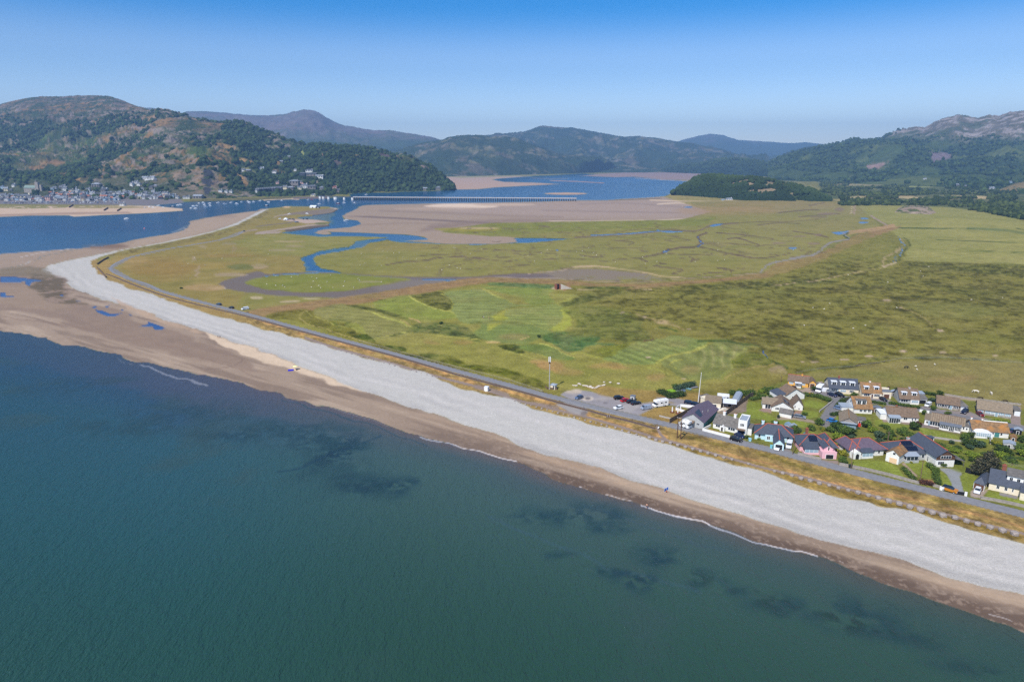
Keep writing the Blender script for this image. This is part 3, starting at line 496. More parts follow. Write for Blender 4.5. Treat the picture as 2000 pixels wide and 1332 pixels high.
# mown stripes on the fairways and greens
for pg, ang, per, am in [(B_([(60, 150), (350, 130), (560, 190), (900, 280), (640, 320), (520, 430), (250, 460), (130, 380), (90, 250)]), .1, 9, .12), (B_([(640, 330), (850, 300), (1060, 265), (1200, 300), (1200, 380), (1100, 520), (820, 450), (600, 450)]), .05, 8, .14), (B_([(430, 450), (820, 450), (1100, 540), (1000, 600), (880, 650), (700, 650), (430, 620), (360, 560)]), .0, 8, .1),
    (C_([(0, 400), (350, 230), (560, 200), (940, 215), (1000, 270), (620, 400), (500, 450), (200, 460)]), 1.0, 7, .16), (C_([(600, 410), (1000, 280), (1150, 235), (1420, 290), (1300, 400), (1230, 480), (1120, 580), (820, 610), (640, 520)]), 1.45, 12, .2), (A_([(560, 320), (820, 270), (1400, 420), (1540, 490), (1500, 560), (1150, 610), (1050, 560), (1000, 460), (700, 420)]), .4, 8, .08), (B_([(0, 600), (600, 700), (1060, 860), (1500, 1000), (1500, 1100), (1100, 1010), (500, 900), (0, 760)]), .9, 9, .06)]:
    P_ = np.array(pg); ix = np.nonzero((PX0 > P_[:, 0].min()) & (PX0 < P_[:, 0].max()) & (PY0 > P_[:, 1].min()) & (PY0 < P_[:, 1].max()))[0]
    u_ = WY[ix] * math.cos(ang) + WX[ix] * math.sin(ang); st = np.tanh(3 * np.sin(6.2832 * u_ / per)) * am * .45 * sstep(-1, 2, sdist(pg, PX0[ix], PY0[ix])) * sstep(.25, .5, fbm(WX[ix] / 20, WY[ix] / 20, 340, 3)); COLS[ix] *= (1 + st)[:, None]
# tussocks: darker clumps and bleached gaps wherever the grass is rough
gm = (CLS == CI['grassland']) | (CLS == CI['salt_marsh'])
tn = fbm(WX / 3.2, WY / 3.2, 301, 4); tn2 = fbm(WX / 9, WY / 9, 305, 4)
k_ = np.clip(RUSH, 0, 1) * gm; m = k_ * sstep(.5, .62, tn * .6 + tn2 * .4); COLS += (COLS * .62 - COLS) * (m * .75)[:, None]
m = k_ * sstep(.5, .38, tn * .55 + tn2 * .45) * .55; COLS += (np.array((142, 140, 78)) - COLS) * m[:, None]
m = gm * sstep(.48, .66, fbm(WX / 14, WY / 14, 311, 5)) * .22; COLS += (np.array((152, 142, 92)) - COLS) * m[:, None]
m = gm * sstep(.5, .7, fbm(WX / 35, WY / 35, 315, 5)) * .22; COLS += (np.array((104, 112, 50)) - COLS) * m[:, None]
# fine branching creeks and dry seams over the saltings
q = (CLS == CI['salt_marsh']) & (PY0 > 428) & (PX0 > 840)
for sc_, th, a_, sd_ in [(70, .955, .55, 401), (34, .95, .4, 405), (16, .95, .28, 409)]:
    rn = 1 - np.abs(2 * fbm(WX / sc_ + 3, WY / sc_, sd_, 3, .35) - 1); m = sstep(th, th + .03, rn) * a_ * q * sstep(.4, .6, fbm(WX / 160, WY / 160, sd_ + 1, 2)); COLS += (np.array((100, 88, 70)) - COLS) * m[:, None]
# ---- road side verge, track
poly(SH_UP[8:-1] + [(3000, 1360), (3000, 1300), (2400, 1130), (2000, 1003), (1840, 964), (1690, 927), (1580, 901), (1430, 862), (1280, 823), (1175, 799), (1040, 765), (850, 711), (700, 671), (550, 631), (505, 617), (470, 607), (400, 592), (340, 577), (310, 566), (287, 557), (250, 545), (225, 536), (214, 522), (218, 510), (200, 505), (190, 520)], (154, 134, 82), 1.6, cls='grassland', rush=.75)
line([(505, 622), (600, 652), (700, 681), (850, 724), (1000, 768), (1100, 796), (1200, 824), (1290, 850)], 7, (186, 148, 94), 4, op=.8, nz=(7, .34, .5, 21))
line([(1300, 862), (1400, 884), (1500, 909), (1620, 938), (1750, 970), (1900, 1006), (2000, 1032), (2100, 1060)], 5, (186, 146, 98), 4, op=.75, nz=(7, .34, .5, 22))
line([(1330, 850), (1500, 892), (1700, 943), (1900, 995), (2060, 1036)], 7, (128, 118, 58), 5, op=.8, rush=.9, nz=(6, .35, .5, 23))
line([(1300, 868), (1400, 893), (1500, 920), (1600, 946), (1700, 975), (1850, 1014), (2000, 1052)], 6, (134, 118, 56), 5, op=.8, rush=.7)
line([(600, 668), (700, 694), (775, 712), (900, 752)], 3, (150, 132, 84), 3, op=.6, rush=.9)
vg = poly_m = (PY0 > 560) & (PX0 > 480); tn = fbm(WX / 2.2, WY / 2.2, 501, 4); sv = sdist(SH_UP[8:-1] + [(3000, 1300), (2000, 1003), (1690, 927), (1430, 862), (1280, 823), (1040, 765), (850, 711), (505, 617)], PX0[vg], PY0[vg]) > 0; ix = np.nonzero(vg)[0][sv]
COLS[ix] *= (1 + (tn[ix] - .5) * .55 - sstep(.52, .62, fbm(WX[ix] / 4, WY[ix] / 4, 507, 4)) * .15)[:, None]
TRK = (142, 130, 122)
line([(597, 660), (650, 678), (700, 692), (770, 711), (820, 726), (860, 737), (900, 747), (930, 755), (960, 765), (990, 775), (1020, 784), (1060, 793), (1085, 800), (1137, 812), (1190, 827), (1240, 842), (1265, 850), (1280, 855), (1317, 863.5), (1370, 879), (1430, 896), (1490, 913), (1572, 932), (1625, 946), (1725, 973), (1800, 991), (1900, 1018), (2000, 1042), (2100, 1070), (2400, 1150), (3000, 1330)], 4.6, TRK, 1.4, cls='gravel', warp=0)
line([(930, 755), (965, 764), (990, 772)], 9, TRK, 3, op=.8, warp=0, cls='gravel'); line([(1040, 787), (1060, 790), (1090, 796)], 5, TRK, 2, op=.8, warp=0)
line([(1283, 834), (1290, 848), (1300, 858)], 5, TRK, 1.4, warp=0, cls='gravel')
poly([(1085, 790), (1115, 782), (1140, 790), (1150, 802), (1142, 812), (1115, 806)], (150, 150, 148), 2, warp=0, cls='gravel'); blob(1138, 806, 8, 4, (118, 112, 110), soft=2, op=.8)
# car park
CPK = [(1094, 771), (1105, 764), (1126, 761), (1152, 764), (1175, 770), (1197, 776), (1225, 784), (1250, 788), (1280, 783), (1301, 783), (1340, 790), (1384, 802), (1372, 806), (1330, 794), (1300, 791), (1276, 797), (1248, 812), (1235, 814), (1195, 802), (1190, 799), (1172, 797), (1148, 790), (1142, 785), (1115, 780)]
poly(CPK, (146, 146, 150), 1.2, warp=0, cls='gravel')
line([(1175, 796), (1200, 802), (1222, 807)], 3, (150, 124, 84), 1.5, warp=0); line([(1099, 776), (1120, 782), (1148, 789)], 2.4, (152, 126, 84), 1.5, warp=0)
for (x, y, rx, ry, c) in [(1150, 776, 14, 5, (190, 184, 172)), (1115, 765, 16, 3, (184, 176, 160)), (1150, 775, 7, 3, (112, 110, 112)), (1178, 781, 5, 1.6, (108, 106, 108)), (1193, 788, 5, 1.6, (110, 108, 110)), (1190, 778, 24, 3, (160, 158, 156)), (1230, 800, 18, 8, (160, 160, 160))]:
    blob(x, y, rx, ry, c, soft=2, warp=1)
poly([(1245, 812), (1276, 798), (1300, 793), (1330, 797), (1350, 806), (1325, 826), (1310, 831), (1280, 820)], (146, 126, 74), 1.5, warp=0, rush=.3)
line([(1241, 812), (1270, 820), (1305, 829)], 2, (124, 112, 90), 1, warp=0)
poly([(1130, 755), (1180, 752), (1290, 764), (1370, 770), (1420, 780), (1400, 790), (1340, 788), (1250, 786), (1180, 770)], (152, 128, 76), 3, op=.75)
# ---- village plots
def V1(pts): return [(1420 + x / 6.66, 700 + y / 6.66) for x, y in pts]
def V2(pts): return [(1700 + x / 6.66, 720 + y / 6.66) for x, y in pts]
def V3(pts): return [(1280 + x / 6.66, 760 + y / 6.66) for x, y in pts]
def V4(pts): return [(1540 + x / 6.66, 840 + y / 6.66) for x, y in pts]
def V5(pts): return [(1760 + x / 8.325, 840 + y / 8.325) for x, y in pts]
GDN = (110, 122, 52)
poly([(1440, 800), (1470, 768), (1540, 740), (1560, 740), (1700, 750), (1850, 772), (1960, 792), (2060, 815), (3000, 1010), (3000, 1280), (2060, 1018), (2000, 1000), (1840, 960), (1690, 922), (1560, 890), (1500, 872), (1400, 848), (1360, 820), (1380, 800)], (112, 118, 56), 1.5, warp=0, rush=.4, cls='grassland')
LAWN = (122, 136, 58)
for p in [V1([(150, 700), (300, 560), (440, 580), (420, 680), (640, 780), (900, 800), (1130, 860), (1080, 900), (820, 890), (640, 830), (330, 780), (180, 760)]), V1([(430, 490), (520, 450), (680, 470), (640, 530)]), V1([(1000, 560), (1060, 540), (1270, 580), (1260, 640), (1150, 650), (1000, 620)]), V1([(880, 720), (960, 660), (1190, 700), (1180, 760), (1010, 800)]), V1([(960, 960), (1060, 940), (1300, 1010), (1380, 1050), (1100, 1040), (960, 1010)]), V1([(1340, 780), (1420, 740), (1480, 760), (1450, 880), (1340, 870)]),
          V2([(60, 660), (230, 690), (520, 740), (480, 790), (200, 790), (60, 740)]), V2([(620, 790), (640, 760), (1160, 880), (1150, 950), (620, 850)]), V2([(880, 545), (960, 540), (1120, 590), (1080, 600), (880, 580)]), V2([(1490, 650), (1620, 650), (1800, 690), (1790, 710), (1500, 680)]), V2([(1360, 900), (1540, 930), (1540, 985), (1340, 960)]),
          V4([(830, 390), (1000, 395), (1200, 400), (1400, 460), (1500, 600), (1480, 620), (900, 500), (830, 470)]), V4([(1480, 420), (1800, 400), (1860, 500), (1860, 640), (1700, 610), (1560, 470)]), V4([(1940, 520), (2100, 600), (2110, 700), (1980, 700)]),
          V5([(590, 680), (700, 690), (820, 860), (830, 980), (640, 920), (600, 800)]), V5([(960, 760), (1040, 690), (1230, 760), (1180, 920), (1080, 1020), (1010, 960)]), V5([(1390, 980), (1600, 1020), (2100, 1140), (2100, 1240), (1380, 1100)]), V5([(1560, 570), (2100, 640), (2100, 760), (1800, 700), (1570, 640)]), V5([(880, 500), (1150, 580), (1160, 640), (1000, 640), (860, 560)])]:
    poly(p, LAWN, 1.0, warp=0, rush=.1)
poly(V3([(700, 510), (980, 600), (960, 640), (640, 550)]), (150, 130, 74), 1, warp=0); poly(V3([(620, 540), (1000, 640), (980, 670), (640, 570)]), (150, 116, 80), 1, warp=0)
poly(V3([(1080, 660), (1500, 740), (1480, 790), (1140, 710)]), (128, 118, 66), 1, warp=0); poly(V4([(150, 300), (440, 370), (440, 400), (130, 320)]), (116, 124, 56), 1, warp=0)
DRV = (138, 134, 134); PAV = (164, 150, 136)
for p, c in [(V1([(1200, 800), (1340, 530), (1300, 500), (1200, 480), (1060, 440), (1000, 380), (920, 380), (1000, 340), (1200, 400), (1320, 440), (1480, 490), (1560, 520), (1440, 540), (1250, 850), (1260, 880), (1300, 860), (1330, 880), (1290, 900), (1130, 830)]), (124, 124, 128)),
             (V1([(720, 380), (800, 350), (960, 400), (1100, 380), (1100, 440), (1000, 460), (820, 410)]), PAV), (V1([(1180, 300), (1250, 300), (1230, 360), (1170, 330)]), PAV), (V1([(410, 680), (470, 640), (580, 650), (580, 710)]), (150, 130, 120)), (V1([(850, 690), (990, 660), (960, 720), (880, 740)]), (150, 126, 112)), (V1([(640, 770), (870, 740), (1130, 810), (1130, 840), (880, 800), (660, 800)]), (150, 140, 124)),
             (V1([(1700, 480), (2000, 520), (2060, 560), (2040, 600), (1700, 540), (1560, 530), (1560, 510)]), DRV), (V1([(1370, 690), (1500, 660), (1560, 700), (1400, 710)]), (170, 156, 146)), (V3([(480, 480), (620, 520), (620, 560), (500, 540), (400, 510)]), (124, 124, 128)), (V3([(0, 110), (300, 190), (640, 240), (620, 200), (380, 140), (200, 100)]), (140, 140, 144)), (V3([(560, 170), (800, 120), (1200, 130), (1180, 300), (900, 340), (640, 240)]), (132, 122, 108)),
             (V3([(1530, 760), (1700, 760), (1760, 790), (1800, 840), (1520, 790)]), (130, 130, 132)), (V4([(430, 380), (650, 400), (660, 450), (440, 410)]), (140, 130, 124)), (V4([(690, 200), (800, 190), (830, 380), (740, 330)]), (128, 128, 128)),
             (V2([(0, 390), (240, 400), (400, 480), (640, 500), (900, 560), (1050, 540), (1340, 600), (1340, 640), (1060, 620), (820, 590), (640, 560), (240, 490), (150, 460), (0, 430)]), DRV), (V2([(640, 480), (760, 500), (1040, 550), (1240, 600), (1240, 640), (800, 570), (640, 540)]), (134, 130, 132)), (V2([(1050, 540), (1300, 560), (1480, 640), (1830, 700), (2100, 760), (2100, 830), (1800, 760), (1330, 650), (1050, 590)]), DRV), (V2([(1830, 480), (1960, 490), (1950, 760), (1820, 740)]), (142, 132, 128)), (V2([(980, 350), (1420, 400), (1420, 430), (960, 370)]), (160, 148, 126)), (V2([(150, 640), (640, 700), (640, 740), (160, 690)]), (142, 130, 124)), (V2([(620, 700), (860, 740), (1200, 820), (1160, 850), (860, 790), (640, 760)]), (128, 120, 116)),
             (V5([(600, 610), (720, 620), (900, 620), (1000, 690), (950, 760), (980, 860), (1030, 1040), (900, 1050), (830, 960), (820, 860), (740, 720)]), (140, 148, 152)), (V5([(1130, 1000), (1180, 950), (1320, 990), (1440, 940), (1300, 1110), (1130, 1080)]), (160, 150, 140)), (V5([(1610, 1010), (1900, 1070), (1890, 1120), (1600, 1060)]), (134, 134, 136)), (V5([(0, 540), (50, 530), (270, 740), (250, 760), (180, 720)]), (156, 142, 126)), (V5([(320, 800), (500, 810), (560, 860), (540, 900), (330, 870)]), (164, 126, 88))]:
    poly(p, c, .8, warp=0, cls='gravel' if c in (DRV, PAV) or c[2] > 118 else None)
for k in range(14): line([(1793 + k * 6.2, 836 + k * 1.35), (1791 + k * 6.2, 846 + k * 1.4)], 1.4, (146, 144, 84), 1.2, op=.5, warp=0, sm=False)
poly([(1798, 884), (1860, 868), (2060, 905), (2060, 945), (1900, 930), (1840, 905)], (104, 116, 50), 4, rush=.9, op=.8)
# ---- shingle bank
poly(SH_NORTH[::-1][:1] + SH_LOW + [(3000, 1360)] + SH_UP[::-1] + SH_NORTH, (184, 187, 183), 1.3, cls='shingle_beach')
ds = sdist(SH_LOW, PX0, PY0, closed=False); du = sdist(SH_UP, PX0, PY0, closed=False); isS = CLS == CI['shingle_beach']
persp = np.clip((PY0 - 311) / 500, .12, 1.6); fr = ds / (ds + du + 1e-6)
n1 = fbm(WX / 22, WY / 22, 31, 4)
for f0, wd, c, o in [(.06, .07, (152, 154, 154), .75), (.2, .05, (204, 204, 203), .55), (.31, .05, (166, 168, 168), .7), (.42, .06, (206, 207, 206), .5), (.56, .05, (174, 176, 177), .6), (.7, .08, (202, 202, 201), .5), (.86, .05, (178, 180, 180), .4)]:
    m = np.exp(-((fr - f0 + (n1 - .5) * .22) / wd) ** 2) * o * .6 * sstep(.4, .62, fbm(WX / 35 + f0 * 9, WY / 35, 40, 3) + .04) * isS
    COLS += (np.array(c) - COLS) * m[:, None]
m = sstep(240, 80, PX0) * isS * .3; COLS += (np.array((178, 180, 172)) - COLS) * m[:, None]
# ---- beach sand
poly(SHORE + [(3000, 1490)] + SH_LOW[::-1] + [(82, 525)] + SAND_N[::-1][1:6] , (156, 141, 127), 1.2, cls='sand')
poly(SH_NORTH[:1] + SAND_N[:8] + SAND_N[8:] + [(-900, 660), (-300, 640), (82, 560)] + SH_NORTH[::-1], (156, 140, 124), 1.2, cls='sand')
poly(SH_NORTH[:1] + SH_NORTH[1:] + SH_LOW[:3] + [(82, 529), (84, 524), (150, 500), (250, 482)], (180, 182, 178), 1.2, cls='shingle_beach', op=0)
sandm = CLS == CI['sand']; dsh = sdist(SHORE, *w1, closed=False)
right = sstep(700, 1100, PX0)
m = (sstep(.8, .25, dsh / (dsh + ds + 1e-6)) * right * .9 * (sandm & (PY0 > 560))); COLS += (np.array((98, 84, 75)) - COLS) * m[:, None]
m = np.exp(-((dsh / (dsh + ds + 1e-6) - .8) / .18) ** 2) * right * .6 * sandm; COLS += (np.array((168, 144, 120)) - COLS) * m[:, None]
m = sandm * (PY0 > 560) * sstep(.5, .7, fbm(WX / 30 + WY / 60, (WY * .8 + WX * .55) / 4.0, 66, 3)) * .5; COLS += (np.array((182, 168, 152)) - COLS) * m[:, None]
m = sandm * (PY0 > 560) * sstep(.52, .7, fbm((WX - WY * .7) / 60, (WY * .8 + WX * .55) / 5.0, 69, 3)) * .55; COLS += (np.array((118, 104, 94)) - COLS) * m[:, None]
WET = (138, 122, 110)
poly([(-900, 590), (-60, 540), (60, 533), (110, 545), (150, 572), (200, 594), (260, 609), (330, 640), (400, 668), (470, 700), (530, 720), (560, 728), (480, 722), (400, 706), (330, 690), (250, 672), (180, 652), (120, 630), (60, 612), (0, 600), (-900, 640)], WET, 4, op=.85, sm=False, warp=2)
poly([(-60, 560), (60, 556), (110, 575), (170, 600), (110, 605), (0, 590), (-60, 590)], (150, 134, 118), 4, op=.8, warp=2)
poly([(50, 535), (110, 548), (150, 573), (195, 592), (150, 590), (110, 578), (60, 560), (40, 548)], (92, 84, 66), 3, op=.75, warp=2, nz=(8, .3, .5, 4)); poly([(0, 524), (60, 520), (95, 527), (110, 545), (60, 540), (0, 540)], (116, 108, 90), 3, op=.7, warp=1)
blob(205, 481, 45, 5, (116, 96, 82), soft=4, op=.8); blob(440, 423, 22, 3, (120, 100, 90), soft=3, op=.7)
line([(0, 618), (100, 632), (220, 652), (300, 668), (400, 700), (500, 732)], 2, (134, 116, 104), 2, op=.6); line([(470, 700), (450, 716), (405, 724)], 2, (116, 100, 92), 2, op=.5)
for pts, c in [([(0, 541), (25, 540.5), (60, 545), (40, 551), (0, 551)], 0), ([(50, 545), (88, 547), (62, 551), (58, 558), (50, 556)], 0), ([(0, 572), (10, 572), (12, 578), (28, 579), (10, 581), (0, 580)], 0), ([(175, 600), (190, 598), (186, 602)], 0), ([(186, 605), (200, 607), (215, 613), (238, 612), (225, 617), (208, 617), (190, 610)], 0), ([(203, 600), (214, 596), (210, 601)], 0), ([(270, 638), (290, 633), (288, 628), (300, 632), (322, 640), (318, 643), (302, 644), (298, 638)], 0), ([(116, 576), (124, 576), (122, 579)], 0), ([(148, 588), (157, 588), (152, 590)], 0), ([(236, 605), (242, 605), (239, 607)], 0), ([(252, 614), (260, 615), (255, 617)], 0)]:
    poly(pts, (62, 92, 150), .8, cls='estuary_water', warp=0)
PALE = (206, 190, 170)
poly([(398, 649), (437, 661), (500, 681), (550, 700), (590, 717), (640, 736), (680, 752), (712, 768), (650, 748), (600, 731), (562, 716), (512, 706), (470, 688), (425, 671)], PALE, 2, cls='sand')
poly([(215, 580), (262, 600), (337, 630), (398, 650), (385, 652), (330, 636), (250, 604)], (182, 162, 142), 2, op=.8)
poly([(250, 486), (375, 461), (462, 435), (500, 415), (480, 414), (400, 427), (372, 436), (330, 458), (270, 468)], (170, 154, 136), 3, op=.6)
m = sandm * (PY0 > 700) * sstep(.6, .72, fbm(WX / 1.1, WY / 1.1, 611, 3)) * .4 * right; COLS += (np.array((176, 160, 146)) - COLS) * m[:, None]
m = sandm * (PY0 > 700) * sstep(.62, .7, fbm(WX / 6, WY / 3, 615, 4)) * .35 * right; COLS += (np.array((160, 146, 134)) - COLS) * m[:, None]
# ---- the open sea
poly(SHORE + [(3000, 2000), (-900, 2000), (-900, 640)], (40, 76, 80), 1.0, cls='sea')
isea = np.nonzero(CLS == CI['sea'])[0]
sw = G(*np.array(SHORE).T); dw = np.abs(sdist(sw[:, :2], WX[isea], WY[isea], closed=False))
n2 = fbm(WX[isea] / 45, WY[isea] / 45, 90, 4) - .5; n3 = fbm(WX[isea] / 12, WY[isea] / 12, 95, 4) - .5
left = sstep(900, 250, PX0[isea]); d2 = dw * (1 - .45 * left) + (n2 * 10 + n3 * 5) * sstep(0, 30, dw)
def ramp(x, ks):
    xs_ = [k[0] for k in ks]; return np.stack([np.interp(x, xs_, [k[1][i] for k in ks]) for i in range(3)], -1)
cs = ramp(d2, [(0, (112, 98, 90)), (3, (102, 100, 94)), (8, (80, 98, 94)), (20, (74, 102, 92)), (45, (66, 98, 86)), (75, (54, 90, 78)), (130, (46, 84, 70))])
cl = ramp(d2, [(0, (104, 90, 104)), (14, (92, 90, 112)), (19, (56, 88, 112)), (32, (50, 98, 106)), (60, (42, 94, 98)), (120, (34, 88, 92)), (220, (36, 84, 78))])
cs = cs * (1 - left[:, None]) + cl * left[:, None]
g = sstep(900, 1330, PY0[isea])[:, None] * .6; cs = cs * (1 - g) + np.array((46, 84, 64)) * g
bl = (sstep(1000, 640, PY0[isea]) * sstep(700, 0, PX0[isea]))[:, None] * .6; cs = cs * (1 - bl) + np.array((24, 78, 106)) * bl
# sandy shoals and the bar line
sh = sstep(.55, .75, fbm(WX[isea] / 28 + 4, WY[isea] / 28, 99, 4)) * sstep(15, 40, dw) * sstep(110, 60, dw) * .5
cs += (np.array((66, 90, 84)) - cs) * sh[:, None]
COLS[isea] = cs
line([(960, 1010), (1060, 1055), (1150, 1090), (1220, 1115), (1300, 1130), (1380, 1150)], 5, (70, 100, 108), 6, op=.55)
line([(1130, 990), (1260, 1030), (1330, 1055), (1450, 1090)], 4, (68, 92, 104), 6, op=.4)
line([(560, 780), (700, 824), (830, 870)], 2, (48, 80, 90), 2, op=.7)
WEED = (22, 52, 62)
for (x, y, rx, ry, o) in [(590, 890, 45, 10, .7), (520, 845, 60, 10, .6), (640, 905, 30, 14, .9), (655, 880, 22, 12, .7), (620, 912, 24, 6, .8), (735, 940, 26, 8, .8), (770, 950, 20, 7, .85), (700, 938, 22, 6, .7), (800, 940, 14, 5, .7), (560, 870, 30, 6, .6), (1070, 1025, 28, 9, .7), (1150, 1030, 32, 14, .6), (1170, 1060, 22, 6, .7), (1295, 1107, 30, 12, .75), (1310, 1118, 22, 5, .6), (1103, 1120, 10, 4, .7), (1190, 1145, 24, 5, .8), (1255, 1160, 32, 8, .85), (1390, 1150, 9, 7, .8), (1440, 1165, 20, 4, .7), (1490, 1185, 26, 7, .85), (1520, 1195, 20, 7, .85), (1530, 950, 1, 1, 0), (1650, 1190, 28, 10, .7), (1640, 1210, 30, 12, .75), (1690, 1210, 24, 8, .7), (1680, 1235, 36, 10, .8), (1730, 1200, 30, 9, .6), (1750, 1230, 26, 8, .6), (1600, 1215, 24, 6, .5), (1900, 1290, 40, 10, .5), (1820, 1240, 30, 10, .5), (380, 800, 60, 10, .35), (120, 760, 70, 8, .3), (250, 830, 50, 8, .3)]:
    if o: blob(x, y, rx * 1.4, ry * 1.5, WEED if x < 1350 else (34, 58, 48), soft=ry * 1.4, op=o * .72, warp=2, nz=(2.2, .38, .58, 11)); blob(x, y, rx * 2.2, ry * 2.2, (42, 74, 74), soft=ry * 2.4, op=.5, warp=2, nz=(6, .34, .6, 13))
line([(540, 920), (600, 905), (660, 886), (738, 850)], 3.5, (30, 62, 76), 3, op=.6)
FOAM = (205, 205, 212)
for pts, w, o in [([(822, 856), (860, 865), (900, 874), (940, 884), (975, 893), (1005, 900)], 2.4, .9), ([(1262, 989), (1285, 995), (1330, 1008), (1362, 1014), (1384, 1026), (1410, 1036), (1435, 1044), (1455, 1052), (1480, 1062), (1510, 1068), (1540, 1077), (1565, 1078), (1590, 1090)], 3.0, .95), ([(1190, 966), (1215, 972), (1240, 981)], 1.4, .7), ([(1136, 951), (1144, 953)], 1.6, .9), ([(270, 713), (310, 726), (350, 738), (400, 748), (412, 752)], 3, .6), ([(1602, 1090), (1613, 1094)], 1.2, .6), ([(1635, 1100), (1646, 1104)], 1.2, .5), ([(1955, 1204), (1982, 1214)], 1.6, .6), ([(45, 502), (75, 495), (100, 491)], 1.5, .45), ([(110, 490), (135, 486)], 1.2, .5), ([(335, 454), (350, 449), (362, 444)], 1.4, .6), ([(180, 480), (188, 478)], 1.2, .5), ([(40, 518), (65, 510)], 1.2, .5), ([(230, 700), (260, 711)], 1.5, .35), ([(640, 797), (700, 815), (760, 834)], 1.4, .3)]:
    line(pts, w, FOAM, 1.3, op=o, warp=1)
for i in range(26):
    rr = random.Random(i + 70); k = rr.random(); x = 640 + k * 1300; y = np.interp(x, [p[0] for p in SHORE], [p[1] for p in SHORE]) - rr.uniform(2, 9)
    blob(x, y, rr.uniform(4, 14), rr.uniform(.8, 2.2), (150, 140, 134), soft=1.5, op=.45, warp=1, nz=(1.5, .4, .55, i))
# ---- assemble the sheets
wat = (CLS == CI['sea']) | (CLS == CI['estuary_water'])
ALB = lin(np.clip(COLS, 0, 255)); ALB[~wat] *= KLAND * np.array([1.2, 1.1, 1.06]); ALB[wat] *= KWATER; ALB[CLS == CI['sand']] *= np.array([.98, .98, .92])
EST = CLS == CI['estuary_water']; ALB[EST] *= KEST / KWATER
Z = np.zeros(len(WX)); dun = RUSH * (fbm(WX / 2.5, WY / 2.5, 60, 3) - .35) * .8; Z += np.where(wat, 0, np.maximum(dun, 0)) * (WY < 900)
for ln in ([(474, 452), (430, 469), (335, 485), (250, 504), (216, 524), (250, 544), (316, 569), (400, 592), (600, 646), (850, 713), (1060, 770.5), (1280, 823.5), (1505, 878.5), (1765, 946.5), (2000, 1004.5), (2100, 1030), (3000, 1260)],
           [(207, 535), (350, 586), (475, 616.5), (600, 650.5), (775, 697), (955, 748.5), (1145, 800.5), (1300, 842)],
           [V1([(1270, 845)])[0], V1([(1400, 620)])[0], V1([(1440, 545)])[0], V2([(100, 430)])[0], V2([(880, 575)])[0], V2([(2100, 800)])[0]]):
    sl = G(*np.array(ln).T)[:, :2]; near = (PY0 > 440) & (PY0 < 1060); dd = np.full(len(WX), 99.); dd[near] = np.abs(sdist(sl, WX[near], WY[near], closed=False)); Z *= sstep(4, 9, dd)
    if ln[0][0] != 207: COLS_ROAD = np.nonzero(dd < 2.6)[0]; ALB[COLS_ROAD] = lin((140, 136, 130)) * KLAND
Z[CLS == CI['gravel']] = 0
d_ = ray(PX0, PY0); tt = (Z - CAM_H) / d_[:, 2]; VV = d_ * tt[:, None]; VV[:, 2] = Z
I, J = np.meshgrid(np.arange(NYg - 1), np.arange(NXg - 1), indexing='ij'); a_ = (I * NXg + J).ravel()
Fq = np.stack([a_, a_ + NXg, a_ + NXg + 1, a_ + 1], -1); fc = np.stack([CLS[Fq[:, k]] for k in range(4)], -1)
fcl = np.where((fc[:, 0] == fc[:, 1]) | (fc[:, 0] == fc[:, 2]) | (fc[:, 0] == fc[:, 3]), fc[:, 0], fc[:, 1])
GM = {'grassland': ground_mat('grassland', .95, [(.9, .28, 4), (.12, .2, 4)], (1.6, .5, .7), .05),
      'salt_marsh': ground_mat('salt_marsh', .95, [(.6, .12, 4), (.06, .12, 5)], (1.2, .2, .4), .05),
      'sand': ground_mat('sand', .8, [(5, .09, 2), (.9, .07, 4), (.07, .07, 4)], (.8, .12, .4), .15),
      'mud': ground_mat('mud', .6, [(.8, .18, 4)], (.8, .2, .5), .3),
      'gravel': ground_mat('gravel', .9, [(2.0, .1, 4), (.25, .1, 4)], (2., .1, .4), .1),
      'shingle_beach': ground_mat('shingle_beach', .85, [(4.5, .2, 2), (1.4, .1, 3), (.3, .05, 4)], (3.0, .15, .5), .1),
      'sea': water_mat('sea', [(.12, .75, 3, 1.2, .5), (.55, .65, 2.6, .6, .8), (1.6, .8, 2, .25, .8)], .5, .1),
      'estuary_water': water_mat('estuary_water', [(.18, 1.2, 2, .25, .3), (.8, .9, 2, .12, .3)], .35, .2)}
for n in CL:
    f = Fq[fcl == CI[n]]
    if not len(f): continue
    u, inv = np.unique(f, return_inverse=True); f2 = inv.reshape(f.shape)
    tag(np_mesh(n, VV[u], f2, GM[n], ALB[u]), kind='structure')
# wide sea floor under everything, to the horizon and behind the camera
mb = mesh_obj('ocean', [(-40000, -20000, -3), (40000, -20000, -3), (40000, 45000, -3), (-40000, 45000, -3)], [(0, 1, 2, 3)], mat('deep_sea', (28, 62, 74), .2)); tag(mb, kind='structure')
